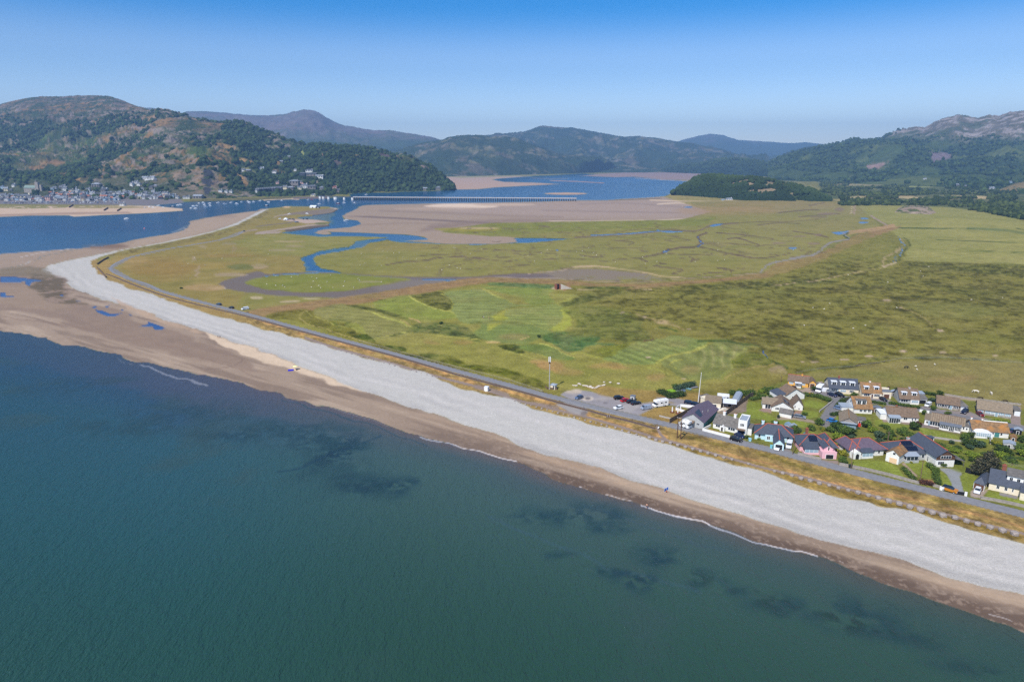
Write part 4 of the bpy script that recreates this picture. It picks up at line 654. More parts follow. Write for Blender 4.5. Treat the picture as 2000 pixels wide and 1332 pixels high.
# ================================================================ hills and woods
HILL_V, HILL_F = [], []; _off = 0
def interp_pts(pts, x, k):
    pts = sorted(pts, key=lambda p: p[0]); return np.interp(x, [p[0] for p in pts], [p[k] for p in pts])
PAL = {'wood': (52, 70, 42), 'bracken': (82, 100, 48), 'dry': (160, 124, 78), 'heath': (112, 98, 88), 'rock': (150, 136, 128), 'grass': (116, 122, 62), 'slate': (62, 64, 72), 'scree': (134, 112, 112)}
def hill(name, rows, seed, amp, cover, step=3.0, nper=34, back=True, crest_rough=4.0, nscale=220.0, colamp=1.0):
    """a real slope: rows are control lines (photo outline + horizontal distance), foot first, crest last"""
    global _off
    x0 = max(r[0][0] for r in rows); x1 = min(r[-1][0] for r in rows); X = np.arange(x0, x1 + step, step); X[-1] = min(X[-1], x1)
    Dk, Hk = [], []
    for k, r in enumerate(rows):
        py = interp_pts(r, X, 1)
        if len(r[0]) > 2 and r[0][2]: D = interp_pts(r, X, 2); Hh = above(X, py, D)
        else: w = G(X, py); D = w[:, 1]; Hh = np.full(len(X), -6.0)
        Dk.append(D); Hk.append(Hh)
    K = len(rows); Ds, Hs, Vs = [], [], []
    for k in range(K - 1):
        n = nper
        for j in range(n + (k == K - 2)):
            t = j / n; a = Hk[max(k - 1, 0)]; b = Hk[k]; c = Hk[k + 1]; d = Hk[min(k + 2, K - 1)]
            hh = b + (c - b) * (t if K > 2 else t ** .9)
            tt_ = t * t * (3 - 2 * t); hh = hh * .75 + (b + (c - b) * tt_) * .25
            Hs.append(hh); Ds.append(Dk[k] + (Dk[k + 1] - Dk[k]) * t); Vs.append((k + t) / (K - 1))
    if back:
        for j in range(1, 9): Ds.append(Dk[-1] * (1 + .03 * j)); Hs.append(Hk[-1] * max(0, 1 - .02 * j - .016 * j * j) - 1.2 * j); Vs.append(1 + j * .1)
    Ds = np.array(Ds); Hs = np.array(Hs); Vs = np.array(Vs)[:, None] * np.ones(len(X))
    dx = (X - 1000) / FPX
    # true world position for each column: horizontal ray direction scaled to forward distance
    # (pixel column azimuth depends slightly on height, so solve with the perspective depth)
    depth = Ds * cP - (Hs - CAM_H) * sP
    WXh = dx[None, :] * depth; WYh = Ds
    env = np.clip(Vs * 2.2, 0, 1) * np.clip((1.03 - Vs) * 3.5, 0, 1) + np.clip(Vs - 1, 0, .5)
    nz_ = ridged(WXh / nscale, WYh / nscale, seed, 5) - .55 + (fbm(WXh / (nscale * 2.5), WYh / (nscale * 2.5), seed + 3, 3) - .5) * 1.2
    fine = ridged(WXh / (nscale * .12), WYh / (nscale * .12), seed + 9, 4) - .6
    Hn = Hs + nz_ * amp * env + fine * (amp * .26 * env + crest_rough * np.exp(-((Vs - 1) / .06) ** 2))
    Hn = np.where(Vs <= 0, -6, Hn)
    V = np.stack([WXh, WYh, Hn], -1).reshape(-1, 3); ny, nx = Ds.shape
    a = (np.arange(ny - 1)[:, None] * nx + np.arange(nx - 1)[None, :]).ravel(); F = np.stack([a, a + 1, a + nx + 1, a + nx], -1)
    px, py = project(V[:, 0], V[:, 1], V[:, 2])
    c, wood = cover(px, py, V, Vs.ravel(), nz_.ravel(), fine.ravel())
    o = tag(np_mesh(name, V, F, GM['hill'], lin(np.clip(c, 0, 255)) * KHILL), kind='structure')
    HILL_V.append(V); HILL_F.append(F + _off); _off += len(V)
    return o, V, F, wood, c
def nmix(c, col, m):
    c += (np.array(PAL[col] if isinstance(col, str) else col, float) - c) * np.clip(m, 0, 1)[:, None]
def N(V, s, seed, o=4): return fbm(V[:, 0] / s, V[:, 1] / s + V[:, 2] / s * .7, seed, o)
def inpoly(px, py, pts, soft=3): return sstep(-soft, soft, sdist(pts, px, py))
GM['hill'] = ground_mat('hills', .95, [(.03, .22, 6), (.15, .2, 3)], (.05, 5., .6), .05)
def cov_left(px, py, V, v, nz, fi):
    c = np.tile(np.array(PAL['bracken'], float), (len(V), 1)); h = V[:, 2]
    nmix(c, (102, 96, 62), sstep(.4, .6, N(V, 130, 1)) * .8)
    nmix(c, (118, 98, 84), sstep(150, 300, h + (N(V, 200, 2) - .5) * 260) * .75)
    nmix(c, (58, 76, 40), sstep(.46, .56, N(V, 55, 3)) * .85)
    dry = sstep(.56, .64, N(V, 42, 4)) * sstep(.4, .55, N(V, 300, 14)); nmix(c, (160, 122, 78), dry * .85)
    rock = sstep(.55, .62, N(V, 20, 5) + fi * .16) * sstep(.38, .58, N(V, 200, 15)); nmix(c, (156, 138, 130), rock * .85)
    nmix(c, (54, 66, 44), sstep(.58, .66, N(V, 16, 75)) * .6)
    nmix(c, (158, 140, 132), inpoly(px, py, [(200, 232), (250, 225), (290, 240), (350, 270), (368, 288), (340, 288), (270, 258), (210, 250)], 8) * sstep(.4, .56, N(V, 22, 6)) * .9)
    wood = sstep(.47, .56, N(V, 120, 7) + sstep(120, 20, h) * .13 - rock * .3 - dry * .3 + sstep(430, 520, px) * .1) * sstep(330, 230, h) * (v <= 1)
    wood = np.maximum(wood, inpoly(px, py, [(0, 330), (60, 335), (130, 352), (180, 365), (240, 355), (250, 340), (290, 345), (300, 365), (240, 384), (0, 378)], 5) * sstep(.35, .5, N(V, 60, 17)))
    wood = np.maximum(wood, inpoly(px, py, [(430, 262), (480, 262), (560, 278), (605, 290), (700, 287), (760, 300), (820, 328), (880, 360), (890, 372), (690, 378), (640, 384), (520, 380), (490, 350), (470, 330), (450, 300)], 5) * sstep(.33, .4, N(V, 60, 8)))
    cl = inpoly(px, py, [(398, 330), (410, 330), (422, 345), (427, 355), (418, 362), (408, 380), (400, 384), (396, 362), (392, 348)], 2); cl *= sstep(.3, .5, N(V, 14, 18)); nmix(c, (70, 70, 76), cl)
    cliff = inpoly(px, py, [(330, 340), (360, 328), (400, 324), (425, 340), (428, 358), (440, 385), (370, 392), (345, 384), (352, 360)], 3) * (1 - cl)
    nmix(c, (146, 126, 108), cliff * sstep(.38, .5, N(V, 18, 19)) * .9); wood *= 1 - np.maximum(cl, cliff * .85)
    for pts, col in [([(463, 312), (475, 309), (497, 315), (492, 319), (465, 318)], (184, 146, 92)), ([(425, 280), (445, 283), (468, 289), (458, 292), (440, 290)], (166, 134, 88)), ([(466, 330), (480, 324), (490, 330), (505, 342), (480, 338)], (140, 138, 88)), ([(461, 336), (475, 345), (487, 360), (480, 366), (468, 350)], (166, 132, 86)), ([(586, 294), (593, 294), (595, 304), (590, 304)], (150, 156, 84)), ([(628, 299), (640, 299), (640, 303), (630, 303)], (150, 110, 96)), ([(647, 312), (665, 311), (670, 320), (655, 323)], (112, 96, 88)), ([(738, 298), (758, 302), (764, 308), (745, 306)], (110, 92, 96)), ([(90, 317), (110, 311), (130, 318), (110, 325)], (140, 110, 74))]:
        m = inpoly(px, py, pts, 1.5); nmix(c, col, m); wood *= 1 - m
    nmix(c, 'wood', wood * .9); 
    town = inpoly(px, py, [(0, 356), (60, 350), (140, 362), (190, 352), (230, 346), (300, 345), (330, 352), (340, 370), (430, 384), (430, 396), (0, 396)], 3); nmix(c, (96, 96, 72), town * .6); wood *= 1 - town * .75
    return c, wood
FOOT_L = [(-900, 384), (0, 388), (240, 391), (330, 391), (440, 388), (520, 385), (600, 383.5), (640, 383), (690, 379), (760, 376), (840, 373), (870, 372.5), (888, 371.5)]
MID_L = [(-900, 340, 2200), (0, 352, 2150), (200, 354, 2150), (300, 350, 2150), (400, 330, 2120), (500, 345, 2250), (600, 352, 2300), (700, 345, 2350), (800, 354, 2400), (860, 366, 2360), (888, 371, 2300)]
MID2_L = [(-900, 290, 2900), (0, 300, 2750), (120, 296, 2700), (240, 285, 2600), (330, 285, 2500), (420, 275, 2550), (500, 300, 2600), (560, 310, 2620), (640, 305, 2600), (700, 308, 2600), (790, 330, 2600), (860, 358, 2480), (888, 370.6, 2380)]
CREST_L = [(-900, 240, 4200), (-300, 215, 4200), (0, 203, 4100), (37, 195, 4100), (67, 189.5, 4100), (100, 188, 4100), (150, 187, 4100), (187, 187, 4100), (205, 188, 4050), (220, 190, 4000), (240, 197.5, 3900), (262, 205.5, 3700), (280, 212, 3500), (295, 217, 3300), (312, 213, 3200), (330, 215.5, 3150), (362, 224, 3100), (387, 232.5, 3050), (422, 242, 3000), (440, 240, 3000), (472, 240.5, 2980), (490, 245, 2950), (509, 253, 2930), (542, 264, 2900), (570, 275, 2900), (597, 285, 2900), (606, 284, 2850), (619, 282, 2800), (641, 284.5, 2800), (663, 288.6, 2800), (702, 287, 2780), (735, 291, 2750), (762, 300, 2700), (790, 312, 2680), (817, 326, 2650), (845, 337, 2600), (867, 350, 2550), (880, 362, 2500), (888, 370, 2450)]
L1 = hill('hillside', [FOOT_L, MID_L, MID2_L, CREST_L], 11, 80, cov_left, step=2.0, nper=64, nscale=170)
def simple_cov(base, mixes, woodlev):
    def f(px, py, V, v, nz, fi):
        c = np.tile(np.array(PAL[base] if isinstance(base, str) else base, float), (len(V), 1))
        for col, s, lo, hi, op, sd in mixes: nmix(c, col, sstep(lo, hi, N(V, s, sd)) * op)
        wood = sstep(woodlev - .05, woodlev + .05, N(V, 160, 77)) * (v <= 1) if woodlev < 1 else np.zeros(len(V))
        nmix(c, 'wood', wood * .8); return c, wood
    return f
moor = simple_cov((116, 104, 98), [((134, 116, 108), 300, .45, .6, .7, 21), ((88, 98, 66), 220, .5, .62, .6, 22), ((150, 134, 126), 70, .6, .7, .5, 23)], 2)
def moor_low(px, py, V, v, nz, fi):
    c, w = moor(px, py, V, v, nz, fi); nmix(c, (70, 86, 54), sstep(262, 285, py + (N(V, 260, 61) - .5) * 30)); return c, w
far_wood = simple_cov((76, 86, 60), [((112, 102, 86), 240, .48, .6, .8, 31), ((52, 70, 44), 110, .45, .56, .8, 32), ((138, 128, 92), 80, .58, .66, .7, 33), ((154, 142, 134), 50, .64, .7, .7, 34)], .5)
wood_cov = simple_cov((58, 76, 44), [((46, 62, 38), 90, .45, .6, .7, 41), ((84, 96, 54), 120, .6, .7, .6, 42)], .2)
hill('far_mountain', [[(250, 338), (900, 338)], [(250, 280, 6500), (560, 285, 6500), (700, 290, 6500), (900, 300, 6500)], [(250, 214, 8600), (280, 210, 8600), (310, 212, 8600), (355, 222, 8600), (365, 219, 8500), (400, 219.5, 8500), (440, 221, 8500), (480, 225, 8400), (520, 227, 8400), (555, 224, 8300), (575, 219, 8300), (595, 215, 8300), (612, 217, 8300), (625, 222, 8250), (640, 232, 8200), (652, 239, 8200), (665, 245, 8200), (700, 252, 8100), (730, 257, 8000), (760, 256, 8000), (800, 262, 7900), (840, 268, 7800), (860, 274, 7800), (900, 288, 7700)]], 21, 150, moor_low, step=3, crest_rough=12, nscale=480)
hill('far_mountain', [[(1270, 336), (1640, 336)], [(1270, 310, 9500), (1640, 312, 9500)], [(1270, 290, 12500), (1300, 276, 12500), (1317, 278, 12500), (1338, 272, 12500), (1363, 265.5, 12500), (1387, 262, 12500), (1400, 263, 12500), (1412, 264.5, 12500), (1440, 274, 12500), (1468, 276, 12500), (1510, 278, 12500), (1545, 280.5, 12500), (1573, 278.5, 12500), (1608, 282, 12500), (1640, 292, 12500)]], 22, 130, moor_low, step=4, crest_rough=12, nscale=900)
hill('mountain', [[(940, 341), (1180, 338), (1500, 337)], [(940, 300, 6600), (1060, 305, 6500), (1240, 308, 6400), (1300, 312, 6400), (1500, 322, 6400)], [(940, 276, 8000), (985, 268, 8000), (1010, 264, 8000), (1035, 256, 8000), (1050, 250, 8000), (1058, 247.5, 8000), (1070, 247, 8000), (1085, 250, 8000), (1110, 251, 8000), (1140, 256, 8000), (1170, 261, 7900), (1200, 266, 7800), (1220, 269, 7800), (1245, 267, 7700), (1270, 271, 7600), (1310, 276, 7500), (1340, 279, 7500), (1352, 279, 7500), (1370, 286, 7400), (1391, 287.5, 7400), (1415, 295, 7400), (1440, 303, 7400), (1475, 312, 7400), (1500, 320, 7400)]], 23, 170, far_wood, step=3, crest_rough=14, nscale=420)
hill('hillside', [[(700, 346), (880, 345.5), (1100, 340), (1180, 337), (1246, 334)], [(700, 322, 4500), (860, 316, 4500), (960, 312, 4600), (1060, 318, 4900), (1150, 324, 5250), (1246, 332.5, 6000)], [(700, 300, 5300), (770, 299, 5300), (790, 291, 5300), (817, 283, 5300), (845, 278, 5300), (864, 275, 5300), (875, 269.5, 5300), (894, 266, 5300), (916, 264, 5300), (943, 265, 5300), (956, 268, 5300), (968, 267.5, 5300), (987, 267, 5300), (1004, 269, 5300), (1020, 275, 5300), (1042, 283, 5300), (1064, 291, 5400), (1086, 300, 5500), (1120, 308, 5700), (1160, 314, 5800), (1200, 321, 6000), (1246, 331, 6300)]], 24, 100, far_wood, step=2.6, crest_rough=9, nscale=300)
hill('hillside', [[(1490, 335), (1700, 335)], [(1490, 316, 7000), (1520, 306, 7000), (1545, 296, 7000), (1573, 288, 7000), (1615, 282, 7000), (1660, 280, 7000), (1700, 290, 7000)]], 25, 60, far_wood, step=4, crest_rough=8, nscale=400)
def cov_right(px, py, V, v, nz, fi):
    c = np.tile(np.array((78, 94, 54), float), (len(V), 1)); nmix(c, (104, 114, 64), sstep(.5, .62, N(V, 200, 51)) * .8)
    up = sstep(282, 262, py + (N(V, 200, 52) - .5) * 26 + np.where(px < 1780, 12, 0)); nmix(c, (126, 114, 98), up * .85)
    nmix(c, (178, 166, 160), up * sstep(.5, .57, N(V, 40, 53) + fi * .2) * .95); nmix(c, (70, 84, 50), up * sstep(.55, .65, N(V, 120, 54)) * .7)
    wood = (1 - up) * sstep(.4, .52, N(V, 150, 55)) * (v <= 1)
    for pts, col in [([(1688, 330), (1715, 331), (1748, 308), (1762, 293), (1740, 293), (1716, 308), (1696, 320)], (170, 140, 132)), ([(1815, 297), (1850, 298), (1865, 306), (1850, 312), (1822, 318), (1818, 306)], (138, 120, 128)), ([(1680, 325), (1710, 300), (1740, 285), (1780, 284), (1760, 300), (1740, 315), (1700, 322)], (78, 96, 54)), ([(1945, 373), (1990, 356), (2060, 350), (2060, 372), (1970, 375)], (150, 130, 84))]:
        m = inpoly(px, py, pts, 1.5); nmix(c, col, m * .95); wood *= 1 - m
    nmix(c, 'wood', wood * .75); return c, wood
hr = hill('mountain', [[(1500, 352), (1600, 356), (1700, 362), (1800, 366), (1900, 372), (2060, 384), (2900, 440)], [(1500, 336, 3700), (1560, 330, 3700), (1640, 328, 3500), (1750, 335, 3300), (1850, 338, 3100), (2060, 345, 2900), (2900, 330, 2800)], [(1500, 326, 4600), (1560, 306, 4500), (1640, 300, 4300), (1750, 296, 4000), (1850, 292, 3900), (2060, 290, 3600), (2900, 260, 3500)],
    [(1500, 322, 5400), (1545, 307, 5400), (1600, 288, 5400), (1615, 283, 5400), (1636, 281, 5300), (1643, 277, 5300), (1667, 272, 5200), (1685, 274, 5200), (1702, 273, 5100), (1720, 272, 5100), (1737, 261, 5000), (1758, 252.5, 5000), (1790, 247, 4900), (1807, 249, 4900), (1818, 242, 4900), (1839, 233, 4850), (1855, 228, 4850), (1874, 225, 4800), (1895, 230, 4800), (1909, 233, 4800), (1920, 229, 4800), (1935, 227, 4800), (1951, 228, 4800), (1972, 221, 4700), (2000, 217, 4700), (2060, 212, 4700), (2300, 225, 4700), (2900, 260, 4700)]], 26, 105, cov_right, step=2.6, nper=44, crest_rough=16, nscale=260)
hl = hill('hillside', [[(1284, 336.5), (1400, 341), (1480, 345), (1700, 356)], [(1284, 336, 5600), (1300, 331, 5500), (1328, 323, 5400), (1370, 321, 5200), (1390, 315, 5100), (1405, 313, 5000), (1440, 311.5, 4900), (1475, 316, 4700), (1496, 320, 4600), (1524, 327, 4500), (1545, 320, 4400), (1573, 314, 4300), (1600, 316, 4200), (1640, 330, 3900), (1700, 350, 3600)]], 27, 12, wood_cov, step=3, crest_rough=5, nscale=200)
def cov_knoll(px, py, V, v, nz, fi):
    c = np.tile(np.array((74, 90, 44), float), (len(V), 1)); r = sstep(.53, .6, N(V, 26, 62)) * inpoly(px, py, [(1410, 352), (1450, 344), (1530, 354), (1580, 372), (1560, 384), (1420, 382), (1400, 366)], 10)
    nmix(c, (172, 148, 118), r * .9); wood = (1 - r) * sstep(.30, .4, N(V, 40, 63) + sstep(1420, 1380, px) * .2) * (v <= 1); nmix(c, 'wood', wood * .6); return c, wood
kn = hill('wooded_hill', [[(1312, 381), (1400, 387), (1450, 392), (1622, 394)], [(1312, 379, 1990), (1330, 366, 2020), (1348, 358, 2050), (1356, 350, 2060), (1376, 344.6, 2070), (1408, 344, 2060), (1428, 347, 2050), (1448, 347, 2030), (1470, 349, 2000), (1490, 351, 1980), (1510, 355, 1960), (1530, 359, 1940), (1560, 366, 1900), (1580, 372, 1870), (1600, 380, 1840), (1622, 392, 1800)]], 28, 14, cov_knoll, step=1.6, nper=60, crest_rough=2.5, nscale=70)
def cov_out(px, py, V, v, nz, fi):
    c = np.tile(np.array((178, 158, 136), float), (len(V), 1)); nmix(c, (92, 104, 50), sstep(.5, .58, N(V, 14, 71))); nmix(c, (140, 124, 110), sstep(.5, .7, N(V, 6, 72)) * .6); return c, np.zeros(len(V))
hill('rock_outcrop', [[(1743, 419), (1770, 422), (1800, 425.5), (1842, 425)], [(1743, 418, 1330), (1756, 410, 1370), (1770, 405.5, 1390), (1790, 404.5, 1390), (1812, 408, 1370), (1830, 417, 1330), (1842, 424, 1270)]], 29, 5, cov_out, step=.8, nper=30, crest_rough=1.5, nscale=22)
bvh = BVHTree.FromPolygons([tuple(v) for v in np.concatenate(HILL_V).tolist()], np.concatenate(HILL_F).tolist())
def hit(px, py):
    d = Vector([float(t) for t in ray(px, py)]).normalized(); h = bvh.ray_cast(Vector((0, 0, CAM_H)), d)
    g = g3(px, py) if d.z < 0 else None
    if h[0] is not None and (g is None or h[3] < (g - Vector((0, 0, CAM_H))).length): return h[0]
    return g
# ---- woodland crowns
def ico(sub):
    bm = bmesh.new(); bmesh.ops.create_icosphere(bm, subdivisions=sub, radius=1); V = np.array([v.co[:] for v in bm.verts]); F = np.array([[v.index for v in f.verts] for f in bm.faces]); bm.free(); return V, F
ICO1, ICO2 = ico(1), ico(2)
GM['leaf'] = ground_mat('far_foliage', .9, [(.5, .25, 3)], (.6, 1.2, .8), .05)
def crowns(name, P, R, C, lod, seed):
    rg = np.random.default_rng(seed); bv, bf = lod; n = len(P); nv = len(bv)
    J = 1 + (rg.random((n, nv, 1)) - .5) * .5; S = np.stack([R * rg.uniform(.85, 1.2, n), R * rg.uniform(.85, 1.2, n), R * rg.uniform(.8, 1.15, n)], -1)
    V = (bv[None] * J * S[:, None] + P[:, None] + np.array([0, 0, 1.]) * (R * .55)[:, None, None]).reshape(-1, 3)
    F = (bf[None] + (np.arange(n) * nv)[:, None, None]).reshape(-1, 3)
    cc = np.repeat(C, nv, 0) * (1 + (rg.random((n * nv, 1)) - .5) * .35)
    return tag(np_mesh(name, V, F, GM['leaf'], cc, smooth_sh=False), kind='stuff')
def scatter(V, F, wood, n, seed, ylim=None):
    rg = np.random.default_rng(seed); a, b, c = V[F[:, 0]], V[F[:, 1]], V[F[:, 3]]
    area = np.linalg.norm(np.cross(b - a, c - a), axis=1); w = wood[F].mean(1) * area; w = np.where(w > 0, w, 0)
    i = rg.choice(len(F), n, p=w / w.sum()); u, v = rg.random((2, n, 1)); return a[i] + (b[i] - a[i]) * u + (c[i] - a[i]) * v
HP = np.array([(x, y) for x, y in [(431, 373), (442, 374), (451, 374), (190, 362), (203, 372), (474, 332), (485, 333), (511, 329), (536, 335), (565, 306), (550, 316), (577, 331), (605, 333), (589, 339), (600, 340), (615, 341), (625, 344), (575, 354), (582, 355), (590, 356), (542, 356), (595, 363), (585, 366), (605, 365), (614, 365), (628, 368), (557, 365), (568, 366), (654, 367), (660, 371), (829, 368), (856, 367), (1806, 349), (1868, 361), (1885, 363), (1936, 367), (1973, 355), (60, 368), (72, 366), (285, 348), (300, 348), (260, 360), (275, 360)] + [(504 + 4 * i, 371 - .3 * i) for i in range(13)]], float)
def clear(P, lo=-3.5, hi=5.5, wx=5):
    px, py = project(P[:, 0], P[:, 1], P[:, 2]); k = np.ones(len(P), bool)
    for x, y in HP: k &= ~((np.abs(px - x) < wx) & (py > y + lo) & (py < y + hi + 3))
    return k
def treecol(n, seed, base=((44, 60, 34), (70, 86, 44))):
    rg = np.random.default_rng(seed); t = rg.random((n, 1)) ** 1.3; return (lin(base[0]) * (1 - t) + lin(base[1]) * t) * KTREE
for nm, (o, V, F, wood, c), n, r, lod, sd in [('woodland', L1, 19000, 6.4, ICO1, 1), ('woodland', kn, 4200, 4.4, ICO2, 2), ('woodland', hr, 8000, 8.5, ICO1, 3), ('woodland', hl, 3500, 9.0, ICO1, 4)]:
    P = scatter(V, F, wood, n, sd); P = P[clear(P)]; n = len(P); rg = np.random.default_rng(sd + 5); cl = (.72 + .75 * fbm(P[:, 0] / 70, P[:, 1] / 70 + P[:, 2] / 50, sd + 30, 3))[:, None]; cl = cl * (1.06 if sd == 3 else 1.0) ** 2; crowns(nm, P, r * (.45 + .95 * rg.random(n) ** 1.6), treecol(n, sd) * cl ** 1.3, lod, sd)
# scrub and hedges on the valley floor, right
rg = np.random.default_rng(9); PP = []
for k in range(9000):
    x = rg.uniform(1600, 2300); y = rg.uniform(340, 436) if x > 1850 else rg.uniform(352, 402)
    if x < 1640 and y > 384: continue
    edge = 404 + max(0, (x - 1850)) * .17
    if y > edge: continue
    dens = float(fbm(np.array([x / 40.]), np.array([y / 4.]), 88, 3)[0])
    band = (383 < y < 392 and x < 1930) or (360 < y < 367 and x < 1900 and x > 1640)
    if dens > (.62 if band else .42 if y < edge - 9 else .36): PP.append((x, y))
PP = np.array(PP); W = G(PP[:, 0], PP[:, 1]); n = len(W); crowns('woodland', W, rg.uniform(2.0, 6.5, n), treecol(n, 7, ((50, 64, 36), (92, 104, 54))), ICO1, 7)
# ================================================================ builders
class MB:
    def __init__(s): s.v = []; s.f = []; s.m = []
    def add(s, V, F, mi=0):
        o = len(s.v); s.v += [tuple(v) for v in V]; s.f += [tuple(i + o for i in f) for f in F]; s.m += [mi] * len(F); return s
    def box(s, x0, x1, y0, y1, z0, z1, mi=0):
        return s.add([(x0, y0, z0), (x1, y0, z0), (x1, y1, z0), (x0, y1, z0), (x0, y0, z1), (x1, y0, z1), (x1, y1, z1), (x0, y1, z1)],
                     [(0, 3, 2, 1), (4, 5, 6, 7), (0, 1, 5, 4), (1, 2, 6, 5), (2, 3, 7, 6), (3, 0, 4, 7)], mi)
    def prism(s, poly, a, b, axis='x', mi=0):
        n = len(poly); P = lambda u, w, t: {'x': (t, u, w), 'y': (u, t, w), 'z': (u, w, t)}[axis]
        V = [P(u, w, a) for u, w in poly] + [P(u, w, b) for u, w in poly]
        F = [tuple(range(n))[::-1], tuple(range(n, 2 * n))] + [(i, (i + 1) % n, n + (i + 1) % n, n + i) for i in range(n)]
        return s.add(V, F, mi)
    def cyl(s, x, y, z0, z1, r0, r1=None, n=10, mi=0):
        r1 = r0 if r1 is None else r1
        V = [(x + r0 * math.cos(6.2832 * i / n), y + r0 * math.sin(6.2832 * i / n), z0) for i in range(n)] + [(x + r1 * math.cos(6.2832 * i / n), y + r1 * math.sin(6.2832 * i / n), z1) for i in range(n)]
        return s.add(V, [tuple(range(n))[::-1], tuple(range(n, 2 * n))] + [(i, (i + 1) % n, n + (i + 1) % n, n + i) for i in range(n)], mi)
    def tube(s, p, q, r, n=6, mi=0, r2=None):
        p, q = Vector(p), Vector(q); d = (q - p).normalized(); u = d.orthogonal().normalized(); w = d.cross(u); r2 = r if r2 is None else r2
        V = [p + (u * math.cos(6.2832 * i / n) + w * math.sin(6.2832 * i / n)) * r for i in range(n)] + [q + (u * math.cos(6.2832 * i / n) + w * math.sin(6.2832 * i / n)) * r2 for i in range(n)]
        return s.add(V, [tuple(range(n))[::-1], tuple(range(n, 2 * n))] + [(i, (i + 1) % n, n + (i + 1) % n, n + i) for i in range(n)], mi)
    def build(s, name, m, parent=None, sm=False):
        o = mesh_obj(name, s.v, s.f, m, parent, s.m, sm)
        bm = bmesh.new(); bm.from_mesh(o.data); bmesh.ops.recalc_face_normals(bm, faces=bm.faces); bm.to_mesh(o.data); bm.free(); return o
def empty(name, loc, rz=0, label=None, cat=None, group=None):
    o = bpy.data.objects.new(name, None); COL.objects.link(o); o.location = loc; o.rotation_euler = (0, 0, rz); o.empty_display_size = .5
    return tag(o, label, cat, group)
KIDS = {}
def kids(o): return [c for c in bpy.data.objects if c.parent == o]
def dup(o, loc=None, rz=None, label=None, group=None, scale=None, parent=None):
    if parent is None and o.name not in KIDS: KIDS[o.name] = [(c, kids(c)) for c in kids(o)]
    c = o.copy(); COL.objects.link(c)
    if parent: c.parent = parent
    if loc is not None: c.location = loc
    if rz is not None: c.rotation_euler = (0, 0, rz)
    if label: c['label'] = label
    if group: c['group'] = group
    if scale is not None: c.scale = scale if hasattr(scale, '__len__') else (scale,) * 3
    for k, gk in KIDS.get(o.name, ()):
        d = k.copy(); COL.objects.link(d); d.parent = c
        for g in gk: e = g.copy(); COL.objects.link(e); e.parent = d
    return c
W_WHITE = lambda: mat('white_render', (226, 226, 222), .8, var=.05, scale=.6)
def M_(n):
    T = {'white': ('white_render', (228, 227, 222), .8, .05), 'cream': ('cream_render', (226, 214, 190), .8, .05), 'yellow': ('yellow_render', (222, 168, 76), .8, .05), 'pink': ('pink_render', (226, 178, 186), .8, .05),
         'blue': ('pale_blue_render', (190, 220, 228), .8, .05), 'grey': ('grey_render', (170, 172, 172), .8, .06), 'stone': ('stone_wall', (150, 142, 134), .9, .22), 'greyblue': ('grey_blue_boards', (126, 150, 168), .7, .06),
         'slate': ('slate_roof', (74, 80, 92), .55, .14), 'purple': ('purple_slate_roof', (98, 86, 100), .6, .16), 'brown': ('brown_tile_roof', (116, 98, 82), .85, .25), 'tan': ('tan_tile_roof', (132, 118, 100), .85, .2), 'orange': ('lichen_tile_roof', (132, 104, 74), .85, .35),
         'greyroof': ('grey_tile_roof', (108, 104, 100), .85, .28), 'ridge': ('red_ridge_tiles', (176, 92, 70), .8, .1), 'whitef': ('white_frame', (236, 236, 236), .5, 0), 'glass': ('window_glass', (40, 50, 60), .12, 0), 'lglass': ('pale_glass', (150, 172, 186), .15, 0),
         'dark': ('dark_door', (34, 34, 38), .5, 0), 'browndoor': ('brown_door', (98, 66, 50), .6, .05), 'peach': ('peach_door', (228, 194, 156), .6, .02), 'panel': ('solar_panel', (22, 30, 50), .18, 0), 'brick': ('brick', (136, 84, 68), .9, .12),
         'flat': ('flat_roof', (110, 116, 126), .8, .1), 'teal': ('teal_paint', (70, 130, 126), .7, .05), 'wood': ('weathered_wood', (112, 92, 74), .9, .15), 'timber': ('brown_timber', (92, 66, 50), .8, .1), 'whiter': ('white_roof', (222, 226, 232), .6, .03), 'metalr': ('metal_roof', (150, 160, 172), .5, .06),
         'concrete': ('concrete', (168, 162, 156), .9, .12), 'fence': ('fence_boards', (100, 86, 74), .9, .12), 'steel': ('galvanised_steel', (168, 166, 164), .5, .04), 'green': ('green_paint', (60, 100, 66), .7, .04), 'rock': ('pale_rock', (196, 186, 172), .9, .15), 'rust': ('rust', (120, 70, 46), .9, .1)}
    n_, c, r, v = T[n]
    if n == 'orange' and n_ not in MATS:      # tiles overgrown with orange lichen in patches
        m = mat(n_, c, r, var=v, scale=1.3); nt = m.node_tree; b = nt.nodes['Principled BSDF']; src = b.inputs['Base Color'].links[0].from_socket
        tc = nt.nodes.new('ShaderNodeTexCoord'); nz = nt.nodes.new('ShaderNodeTexNoise'); nz.inputs['Scale'].default_value = .35; nz.inputs['Detail'].default_value = 5
        mr = nt.nodes.new('ShaderNodeMapRange'); mr.inputs[1].default_value = .5; mr.inputs[2].default_value = .66; mx = nt.nodes.new('ShaderNodeMix'); mx.data_type = 'RGBA'; mx.inputs[7].default_value = (*lin((164, 114, 62)), 1)
        nt.links.new(tc.outputs['Object'], nz.inputs['Vector']); nt.links.new(nz.outputs[0], mr.inputs[0]); nt.links.new(mr.outputs[0], mx.inputs[0]); nt.links.new(src, mx.inputs[6]); nt.links.new(mx.outputs[2], b.inputs['Base Color'])
    return mat(n_, c, r, var=v, scale=1.3, spec=.5 if r < .3 else .3)
